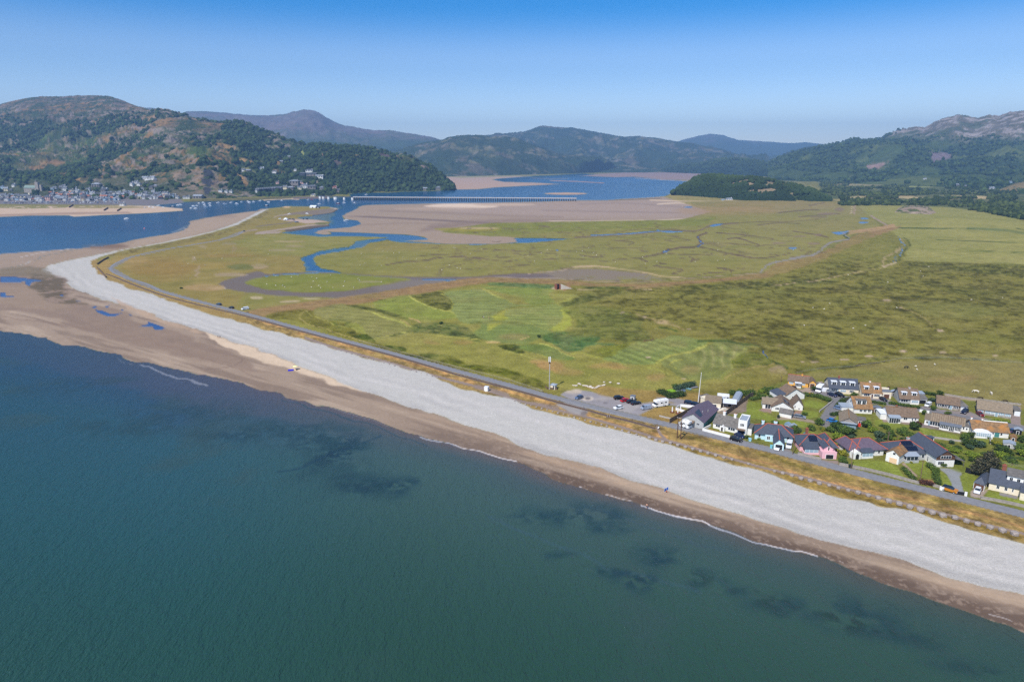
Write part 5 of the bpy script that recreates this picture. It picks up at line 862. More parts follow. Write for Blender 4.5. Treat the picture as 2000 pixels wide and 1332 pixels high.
class House:
    """one building; local x runs along its front wall from pixel A to pixel B, y goes back from it"""
    def __init__(s, name, A, B, label, cat='house', group=None):
        a, b = g3(*A), g3(*B); d = b - a; s.L = d.length; s.o = a; s.rz = math.atan2(d.y, d.x)
        s.e = empty(name, a, s.rz, label, cat, group); s.mi = s.e.matrix_local
    def loc(s, px, py, z=0):
        w = g3(px, py, z) - s.o; c, n = math.cos(-s.rz), math.sin(-s.rz); return w.x * c - w.y * n, w.x * n + w.y * c
    def wall(s, x0, x1, y0, y1, z0, z1, m='white', gable=None, rise=0, ns='wall'):
        b = MB(); b.box(x0, x1, y0, y1, z0, z1)
        if gable == 'x': b.prism([(y0, z1), (y1, z1), ((y0 + y1) / 2, z1 + rise)], x0 + .002, x1 - .002, 'x')
        if gable == 'y': b.prism([(x0, z1), (x1, z1), ((x0 + x1) / 2, z1 + rise)], y0 + .002, y1 - .002, 'y')
        return b.build(ns, M_(m), s.e)
    def gable(s, x0, x1, y0, y1, z, rise, axis='x', m='slate', ov=.35, ridge=None):
        b = MB(); t = .16
        if axis == 'x': mid = (y0 + y1) / 2; k = rise / (mid - y0); b.prism([(y0 - ov, z - ov * k), (mid, z + rise), (y1 + ov, z - ov * k), (y1 + ov, z - ov * k + t), (mid, z + rise + t), (y0 - ov, z - ov * k + t)], x0 - ov, x1 + ov, 'x')
        else: mid = (x0 + x1) / 2; k = rise / (mid - x0); b.prism([(x0 - ov, z - ov * k), (mid, z + rise), (x1 + ov, z - ov * k), (x1 + ov, z - ov * k + t), (mid, z + rise + t), (x0 - ov, z - ov * k + t)], y0 - ov, y1 + ov, 'y')
        r = b.build('roof', M_(m), s.e)
        if ridge:
            c = MB()
            if axis == 'x': c.box(x0 - ov, x1 + ov, mid - .16, mid + .16, z + rise + .1, z + rise + .24)
            else: c.box(mid - .16, mid + .16, y0 - ov, y1 + ov, z + rise + .1, z + rise + .24)
            c.build('ridge_tiles', M_(ridge), r)
        return r
    def hip(s, x0, x1, y0, y1, z, rise, m='slate', ov=.35, ridge=None):
        x0 -= ov; x1 += ov; y0 -= ov; y1 += ov; w = min(x1 - x0, y1 - y0) / 2; b = MB()
        if x1 - x0 >= y1 - y0: r0, r1 = (x0 + w, (y0 + y1) / 2), (x1 - w, (y0 + y1) / 2)
        else: r0, r1 = ((x0 + x1) / 2, y0 + w), ((x0 + x1) / 2, y1 - w)
        V = [(x0, y0, z), (x1, y0, z), (x1, y1, z), (x0, y1, z), (*r0, z + rise), (*r1, z + rise), (x0, y0, z - .12), (x1, y0, z - .12), (x1, y1, z - .12), (x0, y1, z - .12)]
        F = ([(0, 1, 5, 4), (1, 2, 5), (2, 3, 4, 5), (3, 0, 4)] if x1 - x0 >= y1 - y0 else [(0, 1, 4), (1, 2, 5, 4), (2, 3, 5), (3, 0, 4, 5)]) + [(9, 8, 7, 6), (0, 6, 7, 1), (1, 7, 8, 2), (2, 8, 9, 3), (3, 9, 6, 0)]
        b.add(V, F); r = b.build('roof', M_(m), s.e)
        if ridge:
            c = MB()
            for p, q in [(V[4], V[5]), (V[0], V[4]), (V[3], V[4] if x1 - x0 >= y1 - y0 else V[5]), (V[1], V[5] if x1 - x0 >= y1 - y0 else V[4]), (V[2], V[5])]:
                if (Vector(p) - Vector(q)).length > .1: c.tube((p[0], p[1], p[2] + .06), (q[0], q[1], q[2] + .06), .15, 5)
            c.build('ridge_tiles', M_(ridge), r)
        return r
    def flat(s, x0, x1, y0, y1, z, m='flat', slope=0, ov=.2, t=.18):
        b = MB(); b.prism([(y0 - ov, z), (y1 + ov, z + slope), (y1 + ov, z + slope + t), (y0 - ov, z + t)], x0 - ov, x1 + ov, 'x'); return b.build('roof', M_(m), s.e)
    def win(s, face, u, z, w, h, pos, name='window', fm='whitef', pm='glass', bars=1, parent=None):
        """face f/b: plane y=pos, u is x; l/r: plane x=pos, u is y"""
        f = MB(); g = MB(); sg = -1 if face in 'fl' else 1; a, c = (pos + sg * .03, pos + sg * .07)
        def put(mb, u0, u1, z0, z1, p, q):
            p, q = min(p, q), max(p, q); mb.box(u0, u1, p, q, z0, z1) if face in 'fb' else mb.box(p, q, u0, u1, z0, z1)
        put(f, u - w / 2, u + w / 2, z, z + h, pos - sg * .03, a); o = f.build(name, M_(fm), parent or s.e)
        n = max(1, bars); ww = (w - .12 * (n + 1)) / n
        for k in range(n): put(g, u - w / 2 + .12 + k * (ww + .12), u - w / 2 + .12 + k * (ww + .12) + ww, z + .1, z + h - .1, a - sg * .01, c)
        if not parent: g.build('pane', M_(pm), o)
        else: g.build('pane', M_(pm), parent)
        return o
    def door(s, face, u, w, h, pos, m='dark', name='door', z=0.02): return s.win(face, u, z, w, h, pos, name, 'whitef', m, 1)
    def chimney(s, x, y, z0, z1, m='white', w=.8):
        b = MB(); b.box(x - w / 2, x + w / 2, y - w / 2, y + w / 2, z0, z1); b.box(x - w / 2 - .08, x + w / 2 + .08, y - w / 2 - .08, y + w / 2 + .08, z1 - .2, z1 - .05); o = b.build('chimney', M_(m), s.e)
        c = MB(); c.cyl(x - .18, y, z1, z1 + .35, .12, .1, 8); c.cyl(x + .18, y, z1, z1 + .35, .12, .1, 8); c.build('chimney_pot', M_('ridge'), o); return o
    def dormer(s, x, w, yf, yb, z0, h, m='white', rm='flat', nwin=1):
        b = MB(); b.box(x - w / 2, x + w / 2, yf, yb, z0, z0 + h); o = b.build('dormer', M_(m), s.e)
        r = MB(); r.box(x - w / 2 - .15, x + w / 2 + .15, yf - .2, yb, z0 + h, z0 + h + .12); r.build('dormer_roof', M_(rm), o)
        g = MB()
        for k in range(nwin): c = x - w / 2 + w * (k + .5) / nwin; ww = w / nwin * .7; g.box(c - ww / 2, c - .04, yf - .05, yf + .05, z0 + .3, z0 + h - .2); g.box(c + .04, c + ww / 2, yf - .05, yf + .05, z0 + .3, z0 + h - .2)
        g.build('dormer_window', M_('glass'), o); return o
    def panels(s, x0, x1, yf0, yf1, zf0, zf1, nx, ny):
        """solar panels on the slope running from (yf0,zf0) up to (yf1,zf1)"""
        for j in range(ny):
            for i in range(nx):
                xa = x0 + (x1 - x0) * i / nx + .04; xb = x0 + (x1 - x0) * (i + 1) / nx - .04; ta = j / ny + .02; tb = (j + 1) / ny - .02
                P = lambda x, t, d: (x, yf0 + (yf1 - yf0) * t, zf0 + (zf1 - zf0) * t + d); b = MB()
                b.add([P(xa, ta, .2), P(xb, ta, .2), P(xb, tb, .2), P(xa, tb, .2), P(xa, ta, .28), P(xb, ta, .28), P(xb, tb, .28), P(xa, tb, .28)], [(0, 3, 2, 1), (4, 5, 6, 7), (0, 1, 5, 4), (1, 2, 6, 5), (2, 3, 7, 6), (3, 0, 4, 7)]); b.build('solar_panel', M_('panel'), s.e)
    def panels_x(s, y0, y1, xf0, xf1, zf0, zf1, nx, ny):
        for j in range(ny):
            for i in range(nx):
                ya = y0 + (y1 - y0) * i / nx + .04; yb = y0 + (y1 - y0) * (i + 1) / nx - .04; ta = j / ny + .02; tb = (j + 1) / ny - .02
                P = lambda y, t, d: (xf0 + (xf1 - xf0) * t, y, zf0 + (zf1 - zf0) * t + d); b = MB()
                b.add([P(ya, ta, .2), P(yb, ta, .2), P(yb, tb, .2), P(ya, tb, .2), P(ya, ta, .28), P(yb, ta, .28), P(yb, tb, .28), P(ya, tb, .28)], [(0, 3, 2, 1), (4, 5, 6, 7), (0, 1, 5, 4), (1, 2, 6, 5), (2, 3, 7, 6), (3, 0, 4, 7)]); b.build('solar_panel', M_('panel'), s.e)
# ---- vehicles
PROF = {'hatch': ([(-2.05, .32), (-2.1, .75), (-1.95, .95), (-.95, 1.0), (-.95, 1.0), (2.0, .98), (2.08, .7), (2.05, .32)], [(-1.05, .98), (-.35, 1.42), (1.35, 1.45), (2.0, 1.0)], 1.74, 4.15),
        'estate': ([(-2.3, .32), (-2.35, .72), (-2.2, .92), (-1.1, .98), (2.2, .98), (2.3, .7), (2.25, .32)], [(-1.2, .97), (-.5, 1.42), (1.7, 1.46), (2.2, 1.0)], 1.8, 4.6),
        'suv': ([(-2.2, .4), (-2.28, .95), (-2.1, 1.12), (-1.1, 1.18), (2.15, 1.16), (2.25, .85), (2.2, .4)], [(-1.25, 1.15), (-.6, 1.68), (1.7, 1.72), (2.12, 1.2)], 1.88, 4.5),
        'van': ([(-2.4, .35), (-2.45, .9), (-2.2, 1.15), (-1.75, 1.25), (-1.1, 1.9), (2.3, 1.95), (2.38, 1.5), (2.35, .35)], [(-1.7, 1.25), (-1.15, 1.84), (-.2, 1.86), (-.2, 1.3)], 1.95, 4.9)}
VEH = {}
def car(kind, paint, A, B, label, name='parked_car', cat='car', roof=None, scale=1.0, grp='cars parked in and around the village'):
    """A: rear, B: front (ground pixels) giving place and heading"""
    a, b = g3(*A), g3(*B); d = b - a; rz = math.atan2(d.y, d.x) + math.pi; c = (a + b) / 2; key = (kind, paint, roof)
    if key in VEH: return dup(VEH[key], c, rz, label, grp, scale)
    prof, cab, w, L = PROF[kind]; e = empty(name, c, rz, label, cat, grp); e.scale = (scale,) * 3
    pm = mat('car_paint_%d_%d_%d' % paint, paint, .25, spec=.6); bm = MB(); h = w / 2
    bm.prism(prof, -h, h, 'y'); o = bm.build('body', pm, e); me = o.data
    for v in me.vertices:
        if v.co.z > 1.25: v.co.y *= .88
        if abs(v.co.x) > L / 2 - .25: v.co.y *= .9
    if kind != 'van':
        g = MB(); g.prism(cab, -h + .12, h - .12, 'y'); go = g.build('windows', M_('glass'), e)
        for v in go.data.vertices:
            if v.co.z > 1.2: v.co.y *= .82
        r = MB(); (x0, z0), (x1, z1) = cab[1], cab[2]; r.prism([(x0 + .06, z0 - .02), (x1 - .02, z1 - .02), (x1 - .02, z1 + .05), (x0 + .06, z0 + .05)], -(h - .12) * .84, (h - .12) * .84, 'y'); r.build('roof', mat('car_paint_%d_%d_%d' % (roof or paint), roof or paint, .25, spec=.6), e)
    else:
        g = MB(); g.prism([(p[0] - .04, p[1] + .03) for p in cab], -h - .015, h + .015, 'y')
        for sy in (-1,): pass
        go = g.build('windows', M_('glass'), e)
        for v in go.data.vertices:
            if v.co.z > 1.25: v.co.y *= .89
    for sx in (-L * .31, L * .30):
        for sy in (-1, 1):
            wb = MB(); wb.cyl(0, 0, 0, .2, .32, .32, 12); wo = wb.build('wheel', mat('tyre', (30, 30, 32), .9), e); wo.location = (sx, sy * (h - .02), .32); wo.rotation_euler = (math.radians(90 if sy < 0 else -90), 0, 0); wo.location.y -= sy * .1
            rb = MB(); rb.cyl(0, 0, .16, .215, .19, .19, 8); rb.build('rim', M_('steel'), wo)
    for sy in (-1, 1):
        l = MB(); l.box(-L / 2 - .03, -L / 2 + .1, sy * h * .78 - .16, sy * h * .78 + .16, .62, .78); l.build('headlight', mat('lamp_glass', (230, 232, 236), .2), e)
        l = MB(); l.box(L / 2 - .12, L / 2 + .03, sy * h * .8 - .13, sy * h * .8 + .13, .68, .86); l.build('tail_light', mat('tail_glass', (150, 20, 20), .3), e)
    KIDS[e.name] = [(k, kids(k)) for k in kids(e)]; VEH[key] = e; return e
def motorhome(A, B, label, L=6.6, name='motorhome'):
    a, b = g3(*A), g3(*B); d = b - a; rz = math.atan2(d.y, d.x) + math.pi; e = empty(name, (a + b) / 2, rz, label, name, 'motorhomes and caravans'); W = mat('gel_coat', (236, 236, 234), .35)
    m = MB(); m.prism([(-L / 2, .4), (-L / 2 - .02, .95), (-L / 2 + .45, 1.2), (-L / 2 + 1.1, 1.9), (-L / 2 + .5, 2.25), (-L / 2 + .55, 2.8), (-L / 2 + 1.1, 3.0), (L / 2, 2.95), (L / 2, .4)], -1.1, 1.1, 'y'); m.build('body', W, e)
    g = MB(); g.prism([(-L / 2 + .44, 1.24), (-L / 2 + 1.05, 1.86), (-L / 2 + 1.6, 1.86), (-L / 2 + 1.6, 1.3)], -1.115, 1.115, 'y'); g.build('cab_window', M_('glass'), e)
    for x in (-.5, 1.6):
        g = MB(); g.box(x, x + .9, -1.13, 1.13, 1.6, 2.15); g.build('window', M_('glass'), e)
    g = MB(); g.box(.6, 1.2, -1.14, -1.09, .55, 2.3); g.build('door', mat('pale_grey_plastic', (200, 202, 204), .5), e)
    g = MB(); g.box(-.6, 0, -.4, .4, 2.95, 3.12); g.box(1.6, 2.3, -.4, .4, 2.95, 3.1); g.build('roof_vent', mat('pale_grey_plastic', (200, 202, 204), .5), e)
    for sx in (-L / 2 + 1.1, L / 2 - 1.5):
        for sy in (-1, 1):
            w = MB(); w.tube((0, -.12, 0), (0, .12, 0), .36, 12); o = w.build('wheel', mat('tyre', (30, 30, 32), .9), e); o.location = (sx, sy * 1.0, .36)
    return e
def ORD(n):
    o = 'first second third fourth fifth sixth seventh eighth ninth tenth eleventh twelfth thirteenth fourteenth fifteenth sixteenth seventeenth eighteenth nineteenth'.split()
    return o[n - 1] if n < 20 else ('twentieth', 'thirtieth', 'fortieth')[n // 10 - 2] if n % 10 == 0 else ('twenty-', 'thirty-', 'forty-')[n // 10 - 2] + o[n % 10 - 1]
# ---- people
def person(loc, rz, top, legs, label, pose='stand', hair=(60, 44, 32), skin=(206, 160, 134), cat='person', h=1.72, hold=None):
    e = empty('person', loc, rz, label, cat, 'people'); s = h / 1.72
    J = {'pel': (0, 0, .95), 'chest': (0, .02, 1.32), 'neck': (0, .01, 1.47), 'head': (0, .02, 1.62)}
    if pose == 'sit': J = {'pel': (0, 0, .14), 'chest': (0, -.1, .5), 'neck': (0, -.1, .66), 'head': (0, -.08, .8)}
    if pose == 'lie': J = {'pel': (0, 0, .13), 'chest': (0, -.4, .15), 'neck': (0, -.55, .16), 'head': (0, -.7, .18)}
    for sd, sg in (('l', -1), ('r', 1)):
        st = .18 * sg if pose == 'walk' else .03 * sg
        if pose in ('stand', 'walk'): J['hip' + sd] = (.1 * sg, 0, .9); J['kn' + sd] = (.11 * sg, -st * .6 - .03, .5); J['an' + sd] = (.12 * sg, -st + .04, .08); J['toe' + sd] = (.13 * sg, -st - .12, .04); J['sh' + sd] = (.19 * sg, .02, 1.4); J['el' + sd] = (.25 * sg, .04 + st * .4, 1.12); J['ha' + sd] = (.24 * sg, -.08 + st * .8, .88)
        elif pose == 'sit': J['hip' + sd] = (.1 * sg, 0, .13); J['kn' + sd] = (.14 * sg, -.42, .36); J['an' + sd] = (.14 * sg, -.72, .07); J['toe' + sd] = (.14 * sg, -.86, .05); J['sh' + sd] = (.18 * sg, -.1, .6); J['el' + sd] = (.26 * sg, .02, .36); J['ha' + sd] = (.26 * sg, .14, .06)
        else: J['hip' + sd] = (.1 * sg, 0, .12); J['kn' + sd] = (.12 * sg, .42, .14); J['an' + sd] = (.12 * sg, .84, .1); J['toe' + sd] = (.14 * sg, .95, .1); J['sh' + sd] = (.18 * sg, -.45, .14); J['el' + sd] = (.34 * sg, -.3, .08); J['ha' + sd] = (.3 * sg, -.05, .06)
    names = list(J); R = {'pel': .14, 'chest': .15, 'neck': .06, 'head': .105, 'hip': .1, 'kn': .06, 'an': .042, 'toe': .035, 'sh': .065, 'el': .045, 'ha': .035}
    ed = [('pel', 'chest'), ('chest', 'neck'), ('neck', 'head')] + [(a + sd, b + sd) for sd in 'lr' for a, b in [('hip', 'kn'), ('kn', 'an'), ('an', 'toe'), ('sh', 'el'), ('el', 'ha')]] + [('pel', 'hipl'), ('pel', 'hipr'), ('chest', 'shl'), ('chest', 'shr')]
    # skin layers need a bmesh layer
    def skin_obj(nm, sub, grow, m):
        idx = [n for n in names if n in sub]; bm = bmesh.new(); lay = bm.verts.layers.skin.verify(); vs = []
        for n in idx:
            v = bm.verts.new(tuple(c * s for c in J[n])); r = R.get(n, R.get(n[:-1], .05)) + grow; v[lay].radius = (r * s, r * s * .85); v[lay].use_root = (n == idx[0]); vs.append(v)
        for a, b in ed:
            if a in idx and b in idx: bm.edges.new((vs[idx.index(a)], vs[idx.index(b)]))
        me = bpy.data.meshes.new(nm); bm.to_mesh(me); bm.free(); me.materials.append(m); o = bpy.data.objects.new(nm, me); COL.objects.link(o); o.parent = e
        k = o.modifiers.new('skin', 'SKIN'); k.use_smooth_shade = True; u = o.modifiers.new('sub', 'SUBSURF'); u.levels = 1; u.render_levels = 1; return o
    skin_obj('body', names, 0, mat('skin_%d' % skin[0], skin, .6))
    if top: skin_obj('shirt', ['chest', 'pel', 'shl', 'shr', 'ell', 'elr'], .022, mat('cloth_%d_%d_%d' % top, top, .9))
    if legs: skin_obj('trousers', ['pel', 'hipl', 'hipr', 'knl', 'knr'], .02, mat('cloth_%d_%d_%d' % legs, legs, .9))
    hv, hf = ICO1; hd = Vector(J['head']) * s; mesh_obj('hair', [(hd.x + v[0] * .115 * s, hd.y + .02 + v[1] * .12 * s, hd.z + .035 + v[2] * .1 * s) for v in hv], hf, mat('hair_%d' % hair[0], hair, .8), e, None, True)
    return e
# ---- plants
def leaf_cloud(pts_r, n, size, seed, jit=.9):
    """leaf-sized quads through a set of lobes [(x,y,z,rx,ry,rz)] -> verts, faces"""
    rg = np.random.default_rng(seed); L = np.array(pts_r, float); vol = L[:, 3] * L[:, 4] * L[:, 5]; i = rg.choice(len(L), n, p=vol / vol.sum())
    d = rg.normal(size=(n, 3)); d /= np.linalg.norm(d, axis=1)[:, None]; r = (rg.random(n) ** .45)[:, None] * (1 + (rg.random((n, 1)) - .5) * .3); P = L[i, :3] + d * r * L[i, 3:6]
    a = rg.normal(size=(n, 3)); a /= np.linalg.norm(a, axis=1)[:, None]; nn = d * .7 + rg.normal(size=(n, 3)) * .6; b = np.cross(nn, a); b /= np.linalg.norm(b, axis=1)[:, None]; a = np.cross(b, nn); a /= np.linalg.norm(a, axis=1)[:, None]
    s = (size * (.6 + .8 * rg.random((n, 1)))); P[:, 2] = np.maximum(P[:, 2], .08)
    V = np.stack([P - a * s - b * s * .7, P + a * s - b * s * .7, P + a * s + b * s * .7, P - a * s + b * s * .7], 1).reshape(-1, 3); return V, np.arange(n * 4).reshape(-1, 4), np.repeat(P, 4, 0)
GM['leafnear'] = ground_mat('foliage', .85, [(1.2, .25, 3)], None, .1)
def leaf_obj(name, lobes, n, size, seed, c0, c1, parent=None):
    V, F, P = leaf_cloud(lobes, n, size, seed); rg = np.random.default_rng(seed + 1); t = np.repeat(rg.random((n, 1)) ** 1.2, 4, 0); C = (lin(c0) * (1 - t) + lin(c1) * t)
    # a closed inner body so the crown has no see-through core
    iv, iF = ICO2; vs, fs, cs = [V], [F], [C * .95]; off = len(V)
    o = np_mesh(name, V, F, GM['leafnear'], C, smooth_sh=False)
    if parent: o.parent = parent
    return o
def blob_core(mb, lobes, k=.72):
    for (x, y, z, rx, ry, rz) in lobes: mb.add([(x + v[0] * rx * k, y + v[1] * ry * k, max(.05, z + v[2] * rz * k)) for v in ICO1[0]], ICO1[1].tolist())
GRN = {'dark': ((44, 62, 30), (84, 104, 46)), 'mid': ((60, 80, 34), (104, 124, 54)), 'yel': ((110, 116, 40), (168, 160, 52)), 'blue': ((50, 70, 52), (92, 112, 84)), 'red': ((66, 44, 36), (112, 76, 60)), 'lime': ((92, 112, 34), (136, 150, 52)), 'con': ((38, 48, 38), (96, 92, 72))}
TREES = {}
def plant(kind, px, py, r, h, label, name='garden_shrub', cat='shrub', seed=0, trunk=False, group='garden shrubs and trees', rot=None):
    key = (kind, trunk, seed % 3)
    if key not in TREES:
        rr = random.Random(sum(map(ord, kind)) % 7 + seed % 3); base = .35 if trunk else .02
        lobes = [(0, 0, .55 if not trunk else .66, .62, .62, .42 if not trunk else .32)] + [(rr.uniform(-.5, .5), rr.uniform(-.5, .5), rr.uniform(.32 + base * .6, .82), rr.uniform(.3, .5), rr.uniform(.3, .5), rr.uniform(.18, .3)) for _ in range(7)]
        c0, c1 = GRN[kind]; e = empty(name, (0, 0, -500), 0, label, cat, group); leaf_obj('foliage', lobes, 900, .055, 3 + seed % 3, c0, c1, e)
        t = MB(); t.tube((0, 0, 0), (.02, 0, .62), .05, 7, r2=.03)
        for q in range(4): a = q * 1.7; t.tube((.01, 0, .3 + q * .05), (.35 * math.cos(a), .35 * math.sin(a), .6 + .05 * q), .025, 5, r2=.008)
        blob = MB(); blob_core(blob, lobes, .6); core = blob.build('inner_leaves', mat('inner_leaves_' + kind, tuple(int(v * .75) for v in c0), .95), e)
        t.build('trunk', M_('timber'), e); KIDS[e.name] = [(k, []) for k in kids(e)]; TREES[key] = e; first = True
    else: first = False
    e = TREES[key]; p = g3(px, py); rz = (px * 7.3 + py) % 6.28 if rot is None else rot
    if not first: return dup(e, p, rz, label, group, (r, r, h))
    e.location = p; e.rotation_euler = (0, 0, rz); e.scale = (r, r, h); return e
def hedge(pts, w, h, label, kind='mid', n=None, seed=0, name='hedge'):
    P = [g3(*p) for p in pts]; o0 = P[0]; lobes = []; tot = 0
    for a, b in zip(P, P[1:]):
        d = (b - a).length; tot += d; k = max(2, int(d / (w * .6)))
        for i in range(k + 1): q = a.lerp(b, i / k) - o0; lobes.append((q.x, q.y, h * .5, w * .62, w * .62, h * .55))
    c0, c1 = GRN[kind]; e = empty(name, o0, 0, label, 'hedge', 'hedges between the gardens'); leaf_obj('foliage', lobes, n or int(min(4200, 120 * tot * w / 1.3 + 200)), .13, seed + 40, c0, c1, e)
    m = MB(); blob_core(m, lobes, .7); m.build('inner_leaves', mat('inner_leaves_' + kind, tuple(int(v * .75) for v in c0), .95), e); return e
def wall_line(pts, w, h, m, label, name='garden_wall', cat='wall', posts=0, group=None, pm=None):
    P = [g3(*p) for p in pts]; o0 = P[0]; e = empty(name, o0, 0, label, cat, group); b = MB(); k = MB()
    for a, c in zip(P, P[1:]):
        a, c = a - o0, c - o0; d = (c - a).normalized(); n = Vector((-d.y, d.x, 0)) * w / 2
        V = [a + n, a - n, c - n, c + n]; b.add([tuple(v) for v in V] + [(v.x, v.y, h) for v in V], [(3, 2, 1, 0), (4, 5, 6, 7), (0, 1, 5, 4), (1, 2, 6, 5), (2, 3, 7, 6), (3, 0, 4, 7)])
        n2 = n * 1.25; V = [a + n2, a - n2, c - n2, c + n2]; k.add([(v.x, v.y, h) for v in V] + [(v.x, v.y, h + .07) for v in V], [(3, 2, 1, 0), (4, 5, 6, 7), (0, 1, 5, 4), (1, 2, 6, 5), (2, 3, 7, 6), (3, 0, 4, 7)])
    b.build('wall_body' if 'wall' in name else 'boards', M_(m), e); k.build('coping' if 'wall' in name else 'top_rail', M_(pm or m), e)
    if posts:
        for a, c in zip(P, P[1:]):
            L = (c - a).length; nn = max(1, int(L / posts))
            for i in range(nn + 1): q = a.lerp(c, i / nn) - o0; t = MB(); t.box(q.x - .08, q.x + .08, q.y - .08, q.y + .08, 0, h + .15); t.build('post', M_(pm or m), e)
    return e
def wire_fence(pts, label, h=1.1, gap=4.0, name='post_and_wire_fence'):
    P = [g3(*p) for p in pts]; o0 = P[0]; e = empty(name, o0, 0, label, 'fence', 'fences'); w = MB(); cnt = 0
    for a, c in zip(P, P[1:]):
        L = (c - a).length; nn = max(1, int(L / gap)); a_, c_ = a - o0, c - o0
        for z in (.4, .75, h - .05): w.tube((a_.x, a_.y, z), (c_.x, c_.y, z), .02, 4)
        for i in range(nn + (c == P[-1])):
            if cnt > 96: break
            q = a.lerp(c, i / nn) - o0; t = MB(); t.box(q.x - .06, q.x + .06, q.y - .06, q.y + .06, -.1, h); t.build('post', M_('wood'), e); cnt += 1
    w.build('wires', M_('steel'), e); return e
def ribbon(name, pts, w, m, z=.03, sm=True):
    """flat road sheet along traced centre line; w in metres"""
    Q = smooth(pts, 8) if sm else pts; P = [g3(*q) for q in Q]; V = []
    for i, p in enumerate(P):
        d = (P[min(i + 1, len(P) - 1)] - P[max(i - 1, 0)]); d.z = 0; d.normalize(); n = Vector((-d.y, d.x, 0)); ww = w if not hasattr(w, '__len__') else np.interp(i / (len(P) - 1), np.linspace(0, 1, len(w)), w)
        V += [p + n * ww / 2 + Vector((0, 0, z)), p + n * ww / 6 + Vector((0, 0, z + .03)), p - n * ww / 6 + Vector((0, 0, z + .03)), p - n * ww / 2 + Vector((0, 0, z))]
    F = [(i * 4 + k, i * 4 + k + 1, i * 4 + 5 + k, i * 4 + 4 + k) for i in range(len(P) - 1) for k in range(3)]
    return tag(mesh_obj(name, [tuple(v) for v in V], F, m), kind='structure')
# ================================================================ the village by the beach
v1 = lambda x, y: V1([(x, y)])[0]; v2 = lambda x, y: V2([(x, y)])[0]; v3 = lambda x, y: V3([(x, y)])[0]; v4 = lambda x, y: V4([(x, y)])[0]; v5 = lambda x, y: V5([(x, y)])[0]
GRP = 'houses of the seaside village'
# 1 yellow bungalow
H = House('bungalow', v1(788, 352), v1(1052, 384), 'yellow rendered bungalow with brown roof and white glazed porch', 'house', GRP); L = H.L
H.wall(0, L, 0, 8, 0, 2.3, 'yellow', 'x', 1.9); H.gable(0, L, 0, 8, 2.3, 1.9, 'x', 'brown', ridge='ridge'); 
for u in (1.4, L - 2.2): H.win('f', u, .9, 1.8, 1.0, 0, pm='lglass', bars=3)
H.wall(L * .36, L * .66, -1.8, 0, 0, .7, 'white', ns='porch_wall'); H.win('f', L * .51, .6, L * .28, 1.5, -1.7, 'porch_window', bars=4); H.flat(L * .36, L * .66, -1.8, .1, 2.15, 'whiter'); H.chimney(L * .66, 4, 3.9, 4.9, 'yellow', .6)
H.win('r', 4, .9, 1.4, 1, L)
H = House('garage', v1(1062, 376), v1(1150, 384), 'small yellow gabled garage with brown door beside the yellow bungalow', 'garage'); L = H.L
H.wall(0, L, 0, 6, 0, 2.2, 'yellow', 'y', 1.2); H.gable(0, L, 0, 6, 2.2, 1.2, 'y', 'brown', ov=.25); H.door('f', L / 2, 2.1, 1.9, 0, 'browndoor', 'garage_door')
# 3 slate roofed pair with three dormers
H = House('house', v1(1325, 448), v1(1702, 472), 'wide cream and white house with dark slate roof and three dormers', 'house', GRP); L = H.L
H.wall(0, L * .31, 0, 9.5, 0, 2.5, 'white'); H.wall(L * .31 + .01, L, -.4, 9.5, 0, 2.45, 'cream'); H.wall(.01, L - .01, -.1, 9.4, 2.5, 2.52, 'cream', 'x', 3.1, 'gable_wall'); H.gable(0, L, -.2, 9.5, 2.5, 3.2, 'x', 'slate')
for u in (.17, .48, .80): H.dormer(L * u, 2.2, 1.2, 4.2, 3.0, 1.9, 'white', 'lglass' if False else 'whiter')
H.chimney(L * .38, 4.6, 5.3, 6.6, 'brick', .7); H.win('f', L * .17, .8, 2.4, 1.2, 0, bars=3); H.win('f', L * .76, .9, 1.8, 1.1, -.4, bars=3); H.win('f', L * .47, .9, 2.4, 1.1, -.4, pm='lglass', bars=3); H.win('r', 4.5, 3.0, 1.6, 1.1, L); H.door('f', L * .3, .9, 2, 0, 'lglass')
H.wall(-4.2, -.05, 1.0, 6.5, 0, 2.3, 'white', ns='annexe_wall'); H.flat(-4.2, -.05, 1.0, 6.5, 2.3, 'greyroof'); H.door('f', -2.2, 2.3, 1.9, 1.0, 'whiter', 'garage_door')
# 4 brown roofed pair
H = House('house', v1(1752, 508), v2(140, 388), 'cream house with lichened brown roof, two dormers and flat roofed side garage', 'house', GRP); L = H.L
H.wall(0, L * .46, 0, 8.6, 0, 2.4, 'cream'); H.wall(L * .46 + .01, L, -.5, 8.6, 0, 2.3, 'cream'); H.wall(.01, L - .01, -.1, 8.5, 2.4, 2.42, 'cream', 'x', 3.2, 'gable_wall'); H.gable(0, L, -.2, 8.6, 2.4, 3.3, 'x', 'orange')
for u in (.24, .75): H.dormer(L * u, 2.0, 1.1, 4, 2.9, 1.7, 'white', 'whiter')
H.win('f', L * .24, .8, 2.4, 1.1, 0, bars=3); H.win('f', L * .74, .9, 2.4, 1.1, -.5, bars=3); H.door('f', L * .5, .9, 2, -.5, 'browndoor'); H.chimney(L * .5, 4.3, 5.2, 6.3, 'white', .6)
H.wall(L + .05, L + 3.9, 0, 7, 0, 3.0, 'cream', ns='garage_wall'); H.wall(L + .05, L + 3.9, 3.5, 3.8, 3.0, 3.9, 'cream', ns='parapet'); H.flat(L + .05, L + 3.9, 0, 3.4, 3.0, 'flat', ov=.05); H.door('f', L + 2, 2.4, 2.1, 0, 'browndoor', 'garage_door')
